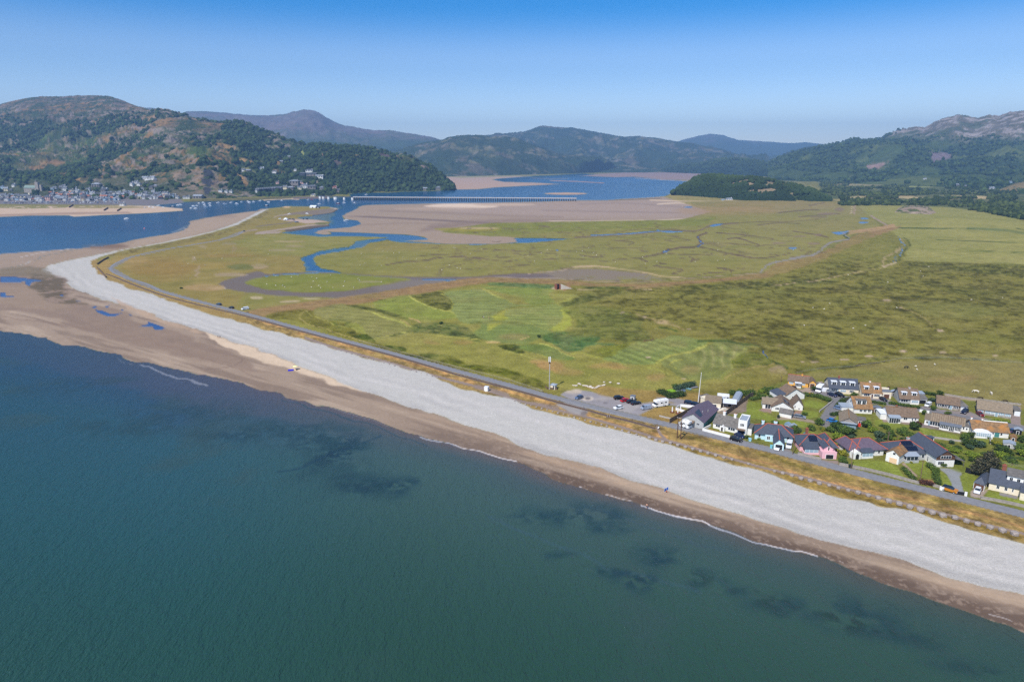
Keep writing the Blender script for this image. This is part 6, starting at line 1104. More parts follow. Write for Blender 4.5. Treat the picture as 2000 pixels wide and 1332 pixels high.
# 5 brown dormer house
H = House('house', v2(375, 450), v2(622, 466), 'brown roofed house with two white dormers and a blue roofed lean-to', 'house', GRP); L = H.L
H.wall(0, L * .55, 0, 8, 0, 2.3, 'grey'); H.wall(L * .55 + .01, L, -.5, 8, 0, 2.2, 'white'); H.wall(.01, L - .01, -.1, 7.9, 2.3, 2.32, 'grey', 'x', 3.2, 'gable_wall'); H.gable(0, L, -.2, 8, 2.3, 3.3, 'x', 'brown', ridge='orange')
for u in (.25, .78): H.dormer(L * u, 2.0, 1.1, 4, 2.9, 1.7, 'white', 'whiter')
H.win('f', L * .25, .8, 2.8, 1.1, 0, bars=3); H.win('f', L * .78, .8, 2.6, 1.1, -.5, pm='lglass', bars=3); H.chimney(L * .6, 4, 5, 6.2, 'grey', .7)
H.wall(L + .05, L + 3.6, 1.0, 6, 0, 2.2, 'grey', ns='garage_wall'); H.flat(L + .05, L + 3.6, 1.0, 5, 2.2, 'greyroof', slope=.5); H.door('f', L + 1.9, 2.6, 1.9, 1.0, 'dark', 'garage_door'); H.wall(L + .05, L + 4.2, 6.4, 10, 0, 2.8, 'white', ns='annexe_wall'); H.flat(L + .05, L + 4.2, 6.4, 10, 2.8, 'metalr')
# 6 bungalow
H = House('bungalow', v2(858, 508), v2(1145, 548), 'stone fronted bungalow with mottled brown roof and white window bays', 'house', GRP); L = H.L
H.wall(0, L, 0, 8, 0, 2.2, 'stone', 'x', 2.1); H.gable(0, L, 0, 8, 2.2, 2.1, 'x', 'brown')
for u in (.16, .38, .86): H.win('f', L * u, .8, 1.9, 1.1, 0, bars=3)
H.door('f', L * .64, 1.1, 2.1, 0, 'lglass'); H.win('f', L * .55, .5, .8, 1.6, 0)
H = House('garage', v2(1152, 545), v2(1262, 552), 'pale garage with white door right of the stone fronted bungalow', 'garage'); L = H.L
H.wall(0, L, 0, 5, 0, 2.1, 'stone'); H.hip(0, L, -.3, 5, 2.1, 1.5, 'greyroof', .1); H.door('f', L * .55, 2.4, 1.8, 0, 'whiter', 'garage_door'); H.wall(-.2, L * .7, 5.4, 9, 0, 2.4, 'white', ns='annexe_wall'); H.flat(-.2, L * .7, 5.4, 9, 2.4, 'greyroof')
# 7 long bungalow right
H = House('bungalow', v2(1382, 588), v2(1825, 655), 'long stone bungalow with plain grey brown roof below the paddock', 'house', GRP); L = H.L
H.wall(0, L, 0, 8.4, 0, 2.3, 'stone', 'x', 2.4); H.gable(0, L, 0, 8.4, 2.3, 2.4, 'x', 'tan')
for u in (.1, .32, .46, .71, .9): H.win('f', L * u, .8, 1.9 if u != .46 else 1.3, 1.1, 0, pm='lglass', bars=3)
H.door('f', L * .57, 1.1, 2.1, 0, 'lglass'); H.win('r', 4.2, 1, 1.4, 1, L)
H = House('outbuilding', v2(1862, 612), v2(1945, 622), 'low grey flat roofed outbuilding at the end of the long bungalow', 'outbuilding'); L = H.L
H.wall(0, L, 0, 6, 0, 2.2, 'grey'); H.flat(0, L, 0, 6, 2.2, 'greyroof', .1); H.door('f', L / 2, 1.8, 1.9, 0, 'whiter')
# 8 orange roof bungalow
H = House('bungalow', v2(225, 682), v2(618, 708), 'white bungalow with grey brown roof patched with orange lichen and blue porch roof', 'house', GRP); L = H.L
H.wall(0, L, 0, 8.2, 0, 2.3, 'white', 'x', 2.3); H.gable(0, L, 0, 8.2, 2.3, 2.3, 'x', 'brown', ridge='orange'); H.wall(-.1, L * .36, -2.0, -.01, 0, 2.2, 'white', ns='porch_wall'); H.flat(-.1, L * .36, -2.0, .2, 2.2, 'metalr', .35)
H.win('f', L * .13, .1, 3.4, 2.0, -2.0, 'patio_door', bars=4); H.win('f', L * .31, .5, .8, 1.5, -2.0); H.win('f', L * .57, 1, 1.5, 1, 0, bars=2); H.win('f', L * .8, 1, .7, .8, 0); H.win('f', L * .9, 1, .7, .8, 0)
H.wall(-2.4, -.15, 1.5, 7, 0, 2.4, 'white', ns='annexe_wall'); H.flat(-2.4, -.15, 1.5, 7, 2.4, 'whiter'); H.chimney(L * .35, 4.1, 4.2, 5.2, 'orange', .6)
# 9 ribbed roof bungalow
H = House('bungalow', v2(697, 728), v2(1275, 832), 'long white bungalow with ribbed tan roof and wide glazed sun room', 'house', GRP); L = H.L
H.wall(0, L, 0, 7.6, 0, 2.2, 'white'); H.wall(L * .17, L * .88, 0, 7.6, 2.2, 2.25, 'white', 'x', 1.9, 'gable_wall'); r = H.gable(L * .15, L * .88, 0, 7.6, 2.25, 1.9, 'x', 'tan', ridge='brown')
b = MB()
for k in range(15):
    x = L * .17 + (L * .69) * k / 14
    b.add([(x - .1, -.3, 2.3), (x + .1, -.3, 2.3), (x + .1, 3.8, 4.32), (x - .1, 3.8, 4.32), (x - .1, -.3, 2.42), (x + .1, -.3, 2.42), (x + .1, 3.8, 4.44), (x - .1, 3.8, 4.44)], [(0, 3, 2, 1), (4, 5, 6, 7), (0, 1, 5, 4), (1, 2, 6, 5), (2, 3, 7, 6), (3, 0, 4, 7)])
b.build('roof_ribs', M_('brown'), r); H.flat(0, L * .14, 0, 7.6, 2.2, 'tan'); H.flat(L * .89, L, 0, 7.6, 2.2, 'greyroof')
H.wall(L * .35, L * .82, -2.4, -.01, 0, .6, 'white', ns='sun_room_wall'); H.win('f', L * .46, .6, L * .2, 1.5, -2.35, 'sun_room_window', bars=5); H.win('f', L * .62, .1, L * .12, 2.0, -2.36, 'sun_room_door', bars=3); H.win('f', L * .75, .6, L * .13, 1.5, -2.35, 'sun_room_window', bars=4); H.flat(L * .35, L * .82, -2.4, .1, 2.15, 'flat', .2)
H.win('f', L * .24, .4, 3.4, 1.5, 0, bars=4); H.win('f', L * .06, .8, .8, 1.0, 0); H.door('f', L * .11, .9, 2, 0, 'lglass'); H.win('f', L * .88, .9, .7, .9, 0); H.win('f', L * .95, .9, .7, .9, 0)
# 10 arched conservatory house
H = House('bungalow', v2(1318, 862), v2(1790, 908), 'white bungalow with arched conservatory and orange brown roof edged in white', 'house', GRP); L = H.L
H.wall(0, L, 0, 7.6, 0, 2.3, 'white', 'x', 2.4); r = H.gable(0, L, 0, 7.6, 2.3, 2.4, 'x', 'orange'); b = MB(); b.box(L * .36, L + .3, 3.6, 4.0, 4.75, 5.0); b.build('ridge_tiles', M_('white'), r)
b = MB(); x0, x1 = 0.05, L * .5; b.prism([(x0, 0), (x1, 0), (x1, 1.9), (x1 - 1, 2.5), ((x0 + x1) / 2, 2.9), (x0 + 1, 2.7), (x0, 2.1)], -2.6, -.02, 'y'); b.build('conservatory', M_('whitef'), H.e)
g = MB()
for k in range(7): a = x0 + .5 + (x1 - x0 - 1) * k / 7; g.box(a, a + (x1 - x0 - 1) / 7 - .15, -2.66, -2.5, .8, 1.5); g.box(a, a + (x1 - x0 - 1) / 7 - .15, -2.66, -2.5, 1.65, 2.1)
g.build('conservatory_glazing', M_('lglass'), H.e); H.door('f', L * .68, 1.8, 1.9, -.02, 'teal'); H.win('f', L * .8, .9, .8, 1, 0); H.win('f', L * .57, .9, .7, 1, 0); H.chimney(.3, 4, 2.5, 5.6, 'white', .5); H.chimney(L * .33, 4, 4.4, 5.4, 'white', .5)
# 11 L shaped white house
H = House('house', v1(645, 541), v1(1000, 520), 'white house with dark slate wing and gable carrying solar panels', 'house', GRP); L = H.L
H.wall(0, L * .32, 0, 6, 0, 2.4, 'white'); H.hip(0, L * .36, 0, 6, 2.4, 1.7, 'slate', .2); H.win('f', 1.2, .6, .8, 1.4, 0)
x0, x1 = L * .3, L * .98; H.wall(x0, x1, -.6, 6.5, 0, 2.2, 'white', 'y', 2.6); H.gable(x0, x1, -.6, 6.5, 2.2, 2.6, 'y', 'brown'); H.win('f', (x0 + x1) / 2 - .6, .8, 2, .8, -.6, bars=3)
xm = (x0 + x1) / 2; H.panels_x(0, 3.8, x1, xm + .4, 2.2, 4.5, 3, 2)
# 12 white cluster
H = House('house', v1(460, 656), v1(850, 692), 'white cottage of three gables with tan roofs and solar panels', 'house', GRP); L = H.L
H.wall(0, L * .34, .8, 7, 0, 2.2, 'white', 'x', 1.6); H.gable(0, L * .5, .8, 7, 2.2, 1.6, 'x', 'tan'); H.win('f', L * .18, .1, 2.2, 2.0, .8, 'patio_door', bars=2)
x0, x1 = L * .29, L * 1.0; xm = (x0 + x1) / 2; H.wall(x0, x1, -1.6, 7.5, 0, 1.9, 'white', 'y', 2.4); H.gable(x0, x1, -1.6, 7.5, 1.9, 2.4, 'y', 'brown'); H.win('f', x0 + 2.2, .8, 1.7, 1.0, -1.6, bars=3); H.panels_x(-.6, 3.4, x1 - .6, xm + .5, 2.1, 4.0, 3, 2)
xa, ya = H.loc(*v1(852, 668)); xb, yb = H.loc(*v1(945, 690)); H.wall(xa, xb + 1.2, ya, ya + 7.5, 0, 2.1, 'white', 'y', 2.4); H.gable(xa, xb + 1.2, ya, ya + 7.5, 2.1, 2.4, 'y', 'brown', .3); H.win('f', xa + .8, .9, .6, 1.1, ya); H.win('f', xb - .2, .4, .7, .7, ya)
H = House('garage', v1(676, 752), v1(832, 784), 'white garage with low tan roof in front of the three gabled cottage', 'garage'); L = H.L
H.wall(0, L, 0, 3.6, 0, 1.9, 'white', 'x', 1.1); H.gable(0, L, 0, 3.6, 1.9, 1.1, 'x', 'greyroof', .3); H.door('r', 1.8, 1.0, 1.8, L, 'teal')
# 13 big dormer bungalow
H = House('house', v1(1700, 715), v1(1882, 722), 'tall white house with orange roof slope and wide white dormer', 'house', GRP); L = H.L
H.wall(-1.5, L, 0, 9, 0, 2.2, 'white', 'x', 3.6); H.gable(-1.5, L, 0, 9, 2.2, 3.6, 'x', 'orange'); H.dormer(L * .28, 3.8, 1.4, 4.4, 3.2, 1.9, 'white', 'greyroof', 2); H.win('l', 4.5, 3.2, 1.1, 1.0, -1.5)
for u in (.2, .5, .8): H.win('f', L * u, .7, 1.2, 1.1, 0, bars=2)
xa, ya = H.loc(*v1(1490, 690)); H.wall(xa, -1.55, ya, ya + 4.5, 0, 1.9, 'white', ns='garage_wall'); H.flat(xa, -1.55, ya, ya + 4.5, 1.9, 'metalr', .25)
# 14 tan roof with blue garage front
H = House('bungalow', v1(1462, 892), v1(1682, 922), 'tan roofed bungalow with grey blue garage front on the lane corner', 'house', GRP); L = H.L
H.wall(0, L, 0, 10, 0, 2.4, 'stone', 'y', 1.9); H.gable(0, L, 0, 10, 2.4, 1.9, 'y', 'tan', .35, ridge='orange'); H.wall(.1, L * .95, -.5, -.01, 0, 2.2, 'greyblue', ns='garage_front'); H.flat(.05, L * .96, -1, .05, 2.2, 'metalr', .1)
H.win('r', 2, .9, 1.2, 1, L); H.wall(L + .05, L + 3.2, 4.6, 8.6, 0, 2.2, 'stone', ns='annexe_wall'); H.flat(L + .05, L + 3.2, 4.6, 8.6, 2.2, 'greyroof'); H.win('f', L + 1.6, .2, 1.6, 1.8, 4.6, 'patio_door', bars=2)
# 15 purple roofed cafe
H = House('cafe', v3(342, 462), v3(622, 522), 'pale boarded building with large purple slate roof beside the car park', 'cafe', GRP); L = H.L
H.wall(0, L, 0, 17, 0, 3.0, 'grey', 'y', 2.6); H.gable(0, L, 0, 17, 3.0, 2.6, 'y', 'purple', .5); H.win('f', L * .2, 1.2, 1.1, 1.0, 0, bars=2); H.win('f', L * .75, 1.2, 1.4, 1.0, 0, bars=2)
H.wall(L * .36, L * .56, -1.2, -.01, 0, 2.2, 'grey', ns='porch_wall'); H.flat(L * .34, L * .58, -1.7, .1, 2.2, 'brown', .35); H.door('f', L * .46, 1.3, 2, -1.2, 'dark')
b = MB(); k = 2.6 / (L / 2); b.add([(L * .52, 1.0, 3 + 2.45 + .24), (L * .8, 1.0, 3 + (L * .2) * k + .24), (L * .8, 3.6, 3 + (L * .2) * k + .24), (L * .52, 6.0, 3 + 2.45 + .24)] + [(L * .52, 1.0, 5.6), (L * .8, 1.0, 3 + (L * .2) * k + .1), (L * .8, 3.6, 3 + (L * .2) * k + .1), (L * .52, 6.0, 5.6)], [(0, 1, 2, 3), (7, 6, 5, 4), (0, 4, 5, 1), (1, 5, 6, 2), (2, 6, 7, 3), (3, 7, 4, 0)]); b.build('roof_patch', mat('dark_slate_patch', (54, 66, 80), .5, var=.1), H.e)
H.wall(L + .02, L + .1, .5, 16.5, .1, 2.7, 'teal', ns='side_cladding'); b = MB(); b.cyl(L * .72, 5.5, 4.2, 5.3, .12); b.cyl(L * .84, 9, 3.8, 5, .12); b.build('flue', M_('steel'), H.e)
H = House('store', v3(640, 236), v3(770, 250), 'low building with brown grey pitched roof behind the purple roofed cafe', 'store'); L = H.L
H.wall(0, L * 1.6, 0, 6, 0, 2.4, 'cream'); H.flat(0, L * 1.6, 0, 6, 2.4, 'tan', 1.0); H.win('f', L, .8, 1.5, 1, 0)
H = House('shed', v3(648, 210), v3(745, 190), 'tall cream box shed behind the flagpole', 'shed'); L = H.L
H.wall(0, L, 0, 3, 0, 2.8, 'cream'); H.flat(0, L, 0, 3, 2.8, 'cream'); H.door('f', L * .5, 1, 2, 0, 'whiter')
H = House('shed', v3(560, 155), v3(640, 195), 'dark timber shed with white edged roof left of the cream box shed', 'shed'); L = H.L
H.wall(0, L, 0, 4, 0, 2.2, 'fence'); H.flat(0, L, 0, 4, 2.2, 'greyroof', .5); H.door('f', L * .5, 1.4, 1.9, 0, 'dark')
H = House('shed', v3(880, 245), v3(1045, 262), 'white framed open shed in the fenced boat yard', 'shed'); L = H.L
H.wall(0, L, 2, 5, 0, 2.0, 'grey'); H.flat(0, L, 0, 5, 2.2, 'whiter', .2); H.door('f', L * .5, 1.5, 1.8, 2, 'dark')
H = House('greenhouse', v3(985, 190), v3(1085, 205), 'long shed with curved grey metal roof in the boat yard', 'shed'); L = H.L
b = MB(); b.prism([(0, 0), (L, 0), (L, 1.8), (L * .85, 2.5), (L * .5, 2.9), (L * .15, 2.5), (0, 1.8)], 0, 10, 'y'); b.build('shell', M_('metalr'), H.e); H.door('f', L * .5, 1.6, 1.8, 0, 'dark')
H = House('shed', v3(780, 165), v3(870, 185), 'small shed with blue grey flat roof beside the white parked van', 'shed'); L = H.L
H.wall(0, L, 0, 3, 0, 1.9, 'white'); H.flat(0, L, 0, 3, 1.9, 'metalr', .2); H.door('f', L * .5, .9, 1.7, 0, 'whiter')
wall_line([v3(905, 352), v3(1225, 118), v3(1265, 100)], .12, 2.1, 'fence', 'tall brown board fence along the boat yard', 'board_fence', 'fence', 2.4)
wall_line([v3(185, 445), v3(300, 380), v3(480, 285), v3(620, 232)], .15, 1.9, 'fence', 'dark board fence along the left side of the cafe', 'board_fence', 'fence', 2.4)
wall_line([v3(265, 270), v3(320, 225), v3(560, 250)], .12, 1.0, 'whitef', 'white framed rail round the cafe garden pond', 'rail_fence', 'fence', 2.0)
wall_line([v3(265, 272), v3(420, 318)], .12, 1.0, 'whitef', 'white low rail on the near side of the cafe garden', 'rail_fence', 'fence', 2.0)
# 16 grey roofed white cottage with tower
H = House('cottage', v3(748, 503), v3(1068, 583), 'long white cottage with weathered grey roof and two white chimneys', 'house', GRP); L = H.L
H.wall(0, L, 0, 7.5, 0, 2.2, 'white', 'x', 2.6); H.gable(0, L, 0, 7.5, 2.2, 2.6, 'x', 'greyroof', .3)
for c_ in (.28, .72): H.chimney(L * c_, 3.8, 4.4, 6.2, 'white', .9)
H.win('f', L * .2, .8, 1.8, 1, 0, bars=2); H.win('f', L * .66, .8, 1.0, 1, 0); H.win('f', L * .8, .8, 1.8, 1, 0, bars=2); b = MB(); b.prism([(-.9, 0), (.9, 0), (.9, 1.4), (0, 2.5), (-.9, 1.4)], -1.2, 0, 'y'); pc = b.build('porch', M_('white'), H.e); pc.location = (L * .42, 0, 0); H.door('f', L * .42, .9, 1.8, -1.22, 'dark')
H = House('tower_house', v3(1066, 592), v3(1180, 612), 'white two storey flat roofed tower at the end of the grey cottage', 'house', GRP); L = H.L
H.wall(0, L, 0, 7, 0, 5.6, 'white'); H.wall(L + .01, L + 1.6, 1.5, 7, 0, 2.6, 'white', ns='annexe_wall'); H.flat(L + .01, L + 1.6, 1.5, 7, 2.6, 'greyroof', ov=.05); b = MB(); b.box(.35, L - .35, .35, 6.65, 5.6, 5.68); b.build('flat_roof', M_('metalr'), H.e)
b = MB()
for (a0, a1, b0, b1) in [(0, L, 0, .3), (0, L, 6.7, 7), (0, .3, .3, 6.7), (L - .3, L, .3, 6.7)]: b.box(a0, a1, b0, b1, 5.602, 6.0)
b.build('parapet', M_('white'), H.e); H.flat(-.1, L * .8, -1.2, -.01, 2.4, 'brown', .1); H.door('f', L * .4, 2.5, 2.0, -.03, 'dark', 'garage_door'); H.win('f', L * .45, 3.6, 1.5, 1.2, 0, bars=3); H.win('r', 2.2, 3.5, 1.0, 1.3, L); H.win('r', 5.2, 3.7, .9, 1.1, L)
wall_line([v3(720, 488), v3(615, 540), v3(970, 632)], .3, .9, 'white', 'low white garden wall in front of the grey roofed cottage')
# 17 pale blue cottage
H = House('cottage', v3(1290, 662), v3(1786, 722), 'pale blue cottage with hipped slate roof and red ridge tiles', 'house', GRP); L = H.L
H.wall(0, L, 1.2, 9, 0, 2.5, 'blue'); H.wall(L * .27, L * .48, .2, 1.19, 0, 2.5, 'blue', ns='bay_wall'); H.hip(0, L, .9, 9, 2.5, 2.7, 'slate', .4, ridge='ridge'); H.win('f', L * .12, .9, .9, 1.3, 1.2); H.win('f', L * .36, .8, 1.2, 1.3, .2, bars=2); H.win('f', L * .87, 1, 1.0, 1.2, 1.2)
H.chimney(L * .2, 6.4, 3.6, 5.6, 'blue', .9); H.chimney(L * .53, 6.0, 4.2, 5.9, 'blue', 1.1)
xa, ya = H.loc(*v3(1536, 783)); xb, yb = H.loc(*v3(1664, 776)); H.wall(xa, xb, ya, 1.19, 0, 2.4, 'blue', 'y', 1.6, 'porch_wall'); H.gable(xa, xb, ya, 3.2, 2.4, 1.6, 'y', 'slate', .3, ridge='ridge'); H.door('f', (xa + xb) / 2, 2.5, 2.1, ya, 'dark', 'garage_door')
# 18 pink house
H = House('cottage', v4(148, 282), v4(640, 300), 'pink house with hipped slate roof, red ridges and solar panels', 'house', GRP); L = H.L
H.wall(0, L * .95, .6, 9.5, 0, 2.3, 'pink'); H.hip(0, L * .8, .6, 9.5, 2.3, 2.6, 'slate', .4, ridge='ridge'); H.hip(L * .62, L * .98, -.5, 9.3, 2.3, 2.5, 'slate', .3, ridge='ridge'); H.chimney(L * .32, 7.2, 4.2, 6.2, 'brick', .8)
xa, ya = H.loc(*v4(200, 318)); H.wall(xa, xa + 5.0, ya, .59, 0, .8, 'pink', ns='bay_wall'); H.win('f', xa + 2.5, .8, 4.6, 1.4, ya + .05, 'bay_window', pm='lglass', bars=3); H.flat(xa, xa + 5, ya, .8, 2.2, 'slate', .8); H.win('f', L * .48, .9, 1.6, 1.2, .6, bars=2); H.door('f', L * .5 + .8, .8, 2, .6, 'lglass')
xa, ya = H.loc(*v4(432, 372)); xb, yb = H.loc(*v4(652, 415)); H.wall(xa, xb, ya, ya + 5.2, 0, 2.3, 'pink', ns='garage_wall'); H.door('f', (xa + xb) / 2 + .1, 2.7, 1.7, ya, 'dark', 'garage_door'); H.wall(xa + .9, xb - .9, ya + 1.6, ya + 5.2, 2.301, 3.4, 'pink', 'y', 1.1, 'gable_wall'); H.gable(xa + .9, xb - .9, ya + 1.6, ya + 6.5, 3.4, 1.1, 'y', 'slate', .3, ridge='ridge'); H.win('f', (xa + xb) / 2 + .1, 2.45, .7, 1.5, ya + 1.6, 'balcony_door', pm='dark')
b = MB(); b.box(xa, xb, ya - .02, ya + .12, 2.3, 2.75); b.build('parapet', M_('pink'), H.e); H.panels(L * .27, L * .5, 1.8, 4.2, 3.16, 4.45, 5, 2); H.panels_x(2.4, 6.2, L * .96, L * .85, 2.8, 4.3, 4, 2)
# 19 purple roof white house
H = House('cottage', v4(828, 372), v4(1262, 352), 'white house with purple slate hipped roof, arched porch and bay', 'house', GRP); L = H.L
H.wall(0, L, 1.4, 9, 0, 2.5, 'white'); H.hip(L * .14, L * 1.06, 1.2, 9.6, 2.5, 2.7, 'purple', .4, ridge='ridge'); H.hip(-.4, L * .3, 1.6, 10, 2.5, 2.6, 'purple', .3, ridge='ridge')
b = MB(); b.prism([(0, 0), (2.6, 0), (2.6, 2.3), (1.3, 3.1), (0, 2.3)], -.6, 1.4, 'y'); pc = b.build('porch', M_('white'), H.e); pc.location = (.1, 0, 0); b = MB(); b.prism([(.7, 0), (1.9, 0), (1.9, 1.5), (1.6, 1.9), (1.3, 2.05), (1.0, 1.9), (.7, 1.5)], -.66, -.58, 'y'); b.build('arch_opening', M_('dark'), pc)
H.wall(L * .26, L * .6, -.4, 1.39, 0, .8, 'white', ns='bay_wall'); H.win('f', L * .43, .7, L * .33, 1.5, -.36, 'bay_window', pm='lglass', bars=3); H.flat(L * .26, L * .6, -.4, 1.5, 2.2, 'slate', .7); H.win('f', L * .68, .9, 1.2, 1.3, 1.4); H.win('f', L * .86, .9, .8, 1.2, 1.4); H.win('l', 5, 1, 1.2, 1.2, 0)
H = House('garage', v4(1258, 400), v4(1425, 452), 'white two storey gabled garage with brown roof and peach door', 'garage'); L = H.L
H.wall(0, L, 0, 6.5, 0, 3.3, 'white', 'y', 1.5); H.gable(0, L, 0, 6.5, 3.3, 1.5, 'y', 'orange', .3); H.door('f', L * .58, 2.6, 2.0, 0, 'peach', 'garage_door'); H.win('f', L * .6, 3.1, 1.0, .9, 0); H.win('l', 2, 1.2, .6, .9, 0)
# 20 slate house with timber gable
H = House('house', v5(45, 522), v5(268, 520), 'grey and white house with slate roof carrying two rows of solar panels', 'house', GRP); L = H.L
H.wall(-1.5, L + 4, 1.6, 10, 0, 2.6, 'grey'); H.hip(-2.6, L + 4.4, 1.4, 10.4, 2.6, 2.9, 'slate', .3, ridge='ridge'); H.wall(0, L, -.6, 1.59, 0, .9, 'grey', ns='conservatory_wall'); H.win('f', L / 2, .9, L * .85, 1.5, -.55, 'conservatory_window', bars=3); H.flat(0, L, -.6, 1.7, 2.4, 'metalr', .5)
H.panels(L * .12, L * .88 + 1.6, 2.0, 3.7, 3.14, 4.17, 6, 1); H.panels(L * .22, L * .8 + 1.2, 3.9, 5.5, 4.29, 5.26, 4, 1); H.chimney(L * .9, 6.4, 4.6, 6.4, 'grey', .8); H.win('f', L + 2.6, .9, 1.1, 1.2, 1.6)
xa, ya = H.loc(*v5(545, 600)); xb, yb = H.loc(*v5(742, 608)); w_ = 6.4; H.wall(xa, xa + w_, ya, ya + 15, 0, 3.8, 'white', 'y', 2.2); H.gable(xa, xa + w_, ya, ya + 15.4, 3.8, 2.2, 'y', 'slate', .45, ridge='ridge')
b = MB(); b.box(xa + .05, xa + w_ - .05, ya - .12, ya - .01, 2.6, 3.8); b.prism([(xa, 3.8), (xa + w_, 3.8), (xa + w_ / 2, 5.85)], ya - .12, ya - .01, 'y'); b.build('timber_cladding', M_('timber'), H.e); H.win('f', xa + w_ / 2, 3.1, 3.6, 1.1, ya - .12, bars=4); H.win('f', xa + 1.9, .9, 2.2, 1.2, ya, bars=3); H.win('l', ya + 4, .4, .6, 1.6, xa); H.win('l', ya + 10, 1.4, 1.4, .7, xa)
b = MB(); b.prism([(xa + w_, 3.0), (xa + w_ + 3.6, 1.9), (xa + w_ + 3.6, 2.05), (xa + w_, 3.15)], ya - .3, ya + 5, 'y'); b.box(xa + w_ + 3.3, xa + w_ + 3.45, ya, ya + .15, 0, 1.95); b.box(xa + w_ + 3.3, xa + w_ + 3.45, ya + 4.6, ya + 4.75, 0, 1.95); b.build('lean_to', M_('greyroof'), H.e); H.dormer(xa + w_ - .7, 1.6, ya + 12, ya + 14, 4.0, 1.5, 'white', 'slate')
# 21 garage, 22 cream house
H = House('garage', v5(1182, 948), v5(1328, 992), 'cream garage with hipped slate roof and dark open door', 'garage'); L = H.L
H.wall(0, L, 0, 8, 0, 2.3, 'cream'); H.hip(0, L, 0, 8, 2.3, 1.7, 'slate', .3); H.door('f', L / 2, 2.9, 2.0, 0, 'browndoor', 'garage_door'); H.win('r', 4, .9, 1.2, 1, L)
H = House('house', v5(1415, 962), v5(1900, 1072), 'long cream house with slate roof and boxy white dormer, at the frame edge', 'house', GRP); L = H.L
H.wall(0, L + 8, 0, 9.5, 0, 2.5, 'cream', 'x', 2.8); H.gable(0, L + 8, 0, 9.5, 2.5, 2.8, 'x', 'slate', .35); b = MB(); x0 = L * .55; b.box(x0, L + 2, 2.0, 6.2, 3.4, 5.3); o = b.build('dormer', M_('white'), H.e); r = MB(); r.prism([(1.6, 5.3), (6.6, 6.1), (6.6, 6.2), (1.6, 5.42)], x0 - .3, L + 2.3, 'x'); r.build('dormer_roof', M_('greyroof'), o)
for k, u in enumerate((.16, .24, .5, .58, .8, .93)): H.win('f', x0 + (L + 2 - x0) * u, 3.75, .6, 1.1, 2.0, 'dormer_window')
for u in (.28, .33, .55, .6, .8): H.win('f', L * u, .9, .55, 1.2, 0)
H.chimney(L * .42, 6.8, 3.4, 6.6, 'brick', 1.1); H.wall(L + .3, L + 7, -2.6, -.01, 0, 2.5, 'cream', ns='wing_wall'); H.flat(L + .3, L + 7, -2.6, .1, 2.5, 'slate', .9); H.win('f', L + 1.8, .9, 1.0, 1.2, -2.6)
# small buildings
def hut(px, py, w, d, h, m, rm, label, name='garden_shed', rz=None, rise=.5):
    a = g3(px, py); e = House.__new__(House); e.L = w; e.o = a; e.rz = -.6 if rz is None else rz; e.e = empty(name, a, e.rz, label, name.replace('_', ' '), 'sheds and small outbuildings'); e.wall(0, w, 0, d, 0, h, m, 'y', rise); e.gable(0, w, 0, d, h, rise, 'y', rm, .15); e.door('f', w / 2, min(.9, w * .5), h * .85, 0, 'dark'); return e
hut(*v1(742, 915), 1.9, 2.2, 1.8, 'greyblue', 'greyblue', 'pale green round topped summerhouse behind the blue cottage'); hut(*v1(805, 935), 2.2, 2.4, 1.8, 'greyblue', 'metalr', 'pale blue green shed right of the round topped summerhouse'); hut(*v2(1810, 935), 2.0, 2.2, 1.5, 'orange', 'orange', 'small orange wooden shed below the arched conservatory house')
hut(*v2(250, 360), 2.6, 3, 2.0, 'fence', 'metalr', 'blue roofed shed between the two brown dormer houses'); hut(*v2(1720, 1020), 3.6, 3, 1.6, 'grey', 'metalr', 'grey felt roofed shed in the overgrown garden'); hut(*v2(1860, 850), 2.4, 2.4, 1.8, 'dark', 'metalr', 'dark shed at the right end of the arched conservatory house'); hut(*v2(-170 + 180, 560), 3.2, 3, 1.7, 'fence', 'flat', 'dark lean-to beside the orange roofed house')
hut(*v4(690, 260), 3.4, 3, 1.5, 'stone', 'greyroof', 'stone outhouse between the pink and the purple roofed houses'); hut(*v1(985, 1030), 1.6, 1.6, 1.4, 'dark', 'teal', 'dark bin store behind the pink house', 'bin_store')
# electricity kiosk by the mast, white beach cabin, shelter
H = House('equipment_cabin', (1074.6, 760), (1083.5, 761.5), 'cream equipment cabin with blue hipped roof at the foot of the mast', 'cabin'); L = H.L
H.wall(0, L, 0, 2.4, 0, 2.1, 'cream'); H.hip(0, L, 0, 2.4, 2.1, .6, 'metalr', .25); H.door('f', L * .75, .8, 1.8, 0, 'dark')
wall_line([(1065, 756.5), (1070, 760.5), (1088, 761.5), (1087, 757.5)], .08, .9, 'wood', 'low wooden rail round the mast base', 'rail_fence', 'fence', 1.6)
H = House('beach_cabin', (945.5, 764), (952.5, 765), 'white box shaped cabin on the stony track beside the shingle', 'cabin'); L = H.L
H.wall(0, L, 0, 1.6, .1, 1.9, 'white'); H.flat(0, L, 0, 1.6, 1.9, 'whiter', ov=.08); H.door('f', L / 2, .7, 1.6, 0, 'whiter')
hut(1230.5, 782.5, 1.9, 1.6, 2.1, 'grey', 'flat', 'grey ticket kiosk behind the row of parked cars', 'ticket_kiosk', -.5, .15)
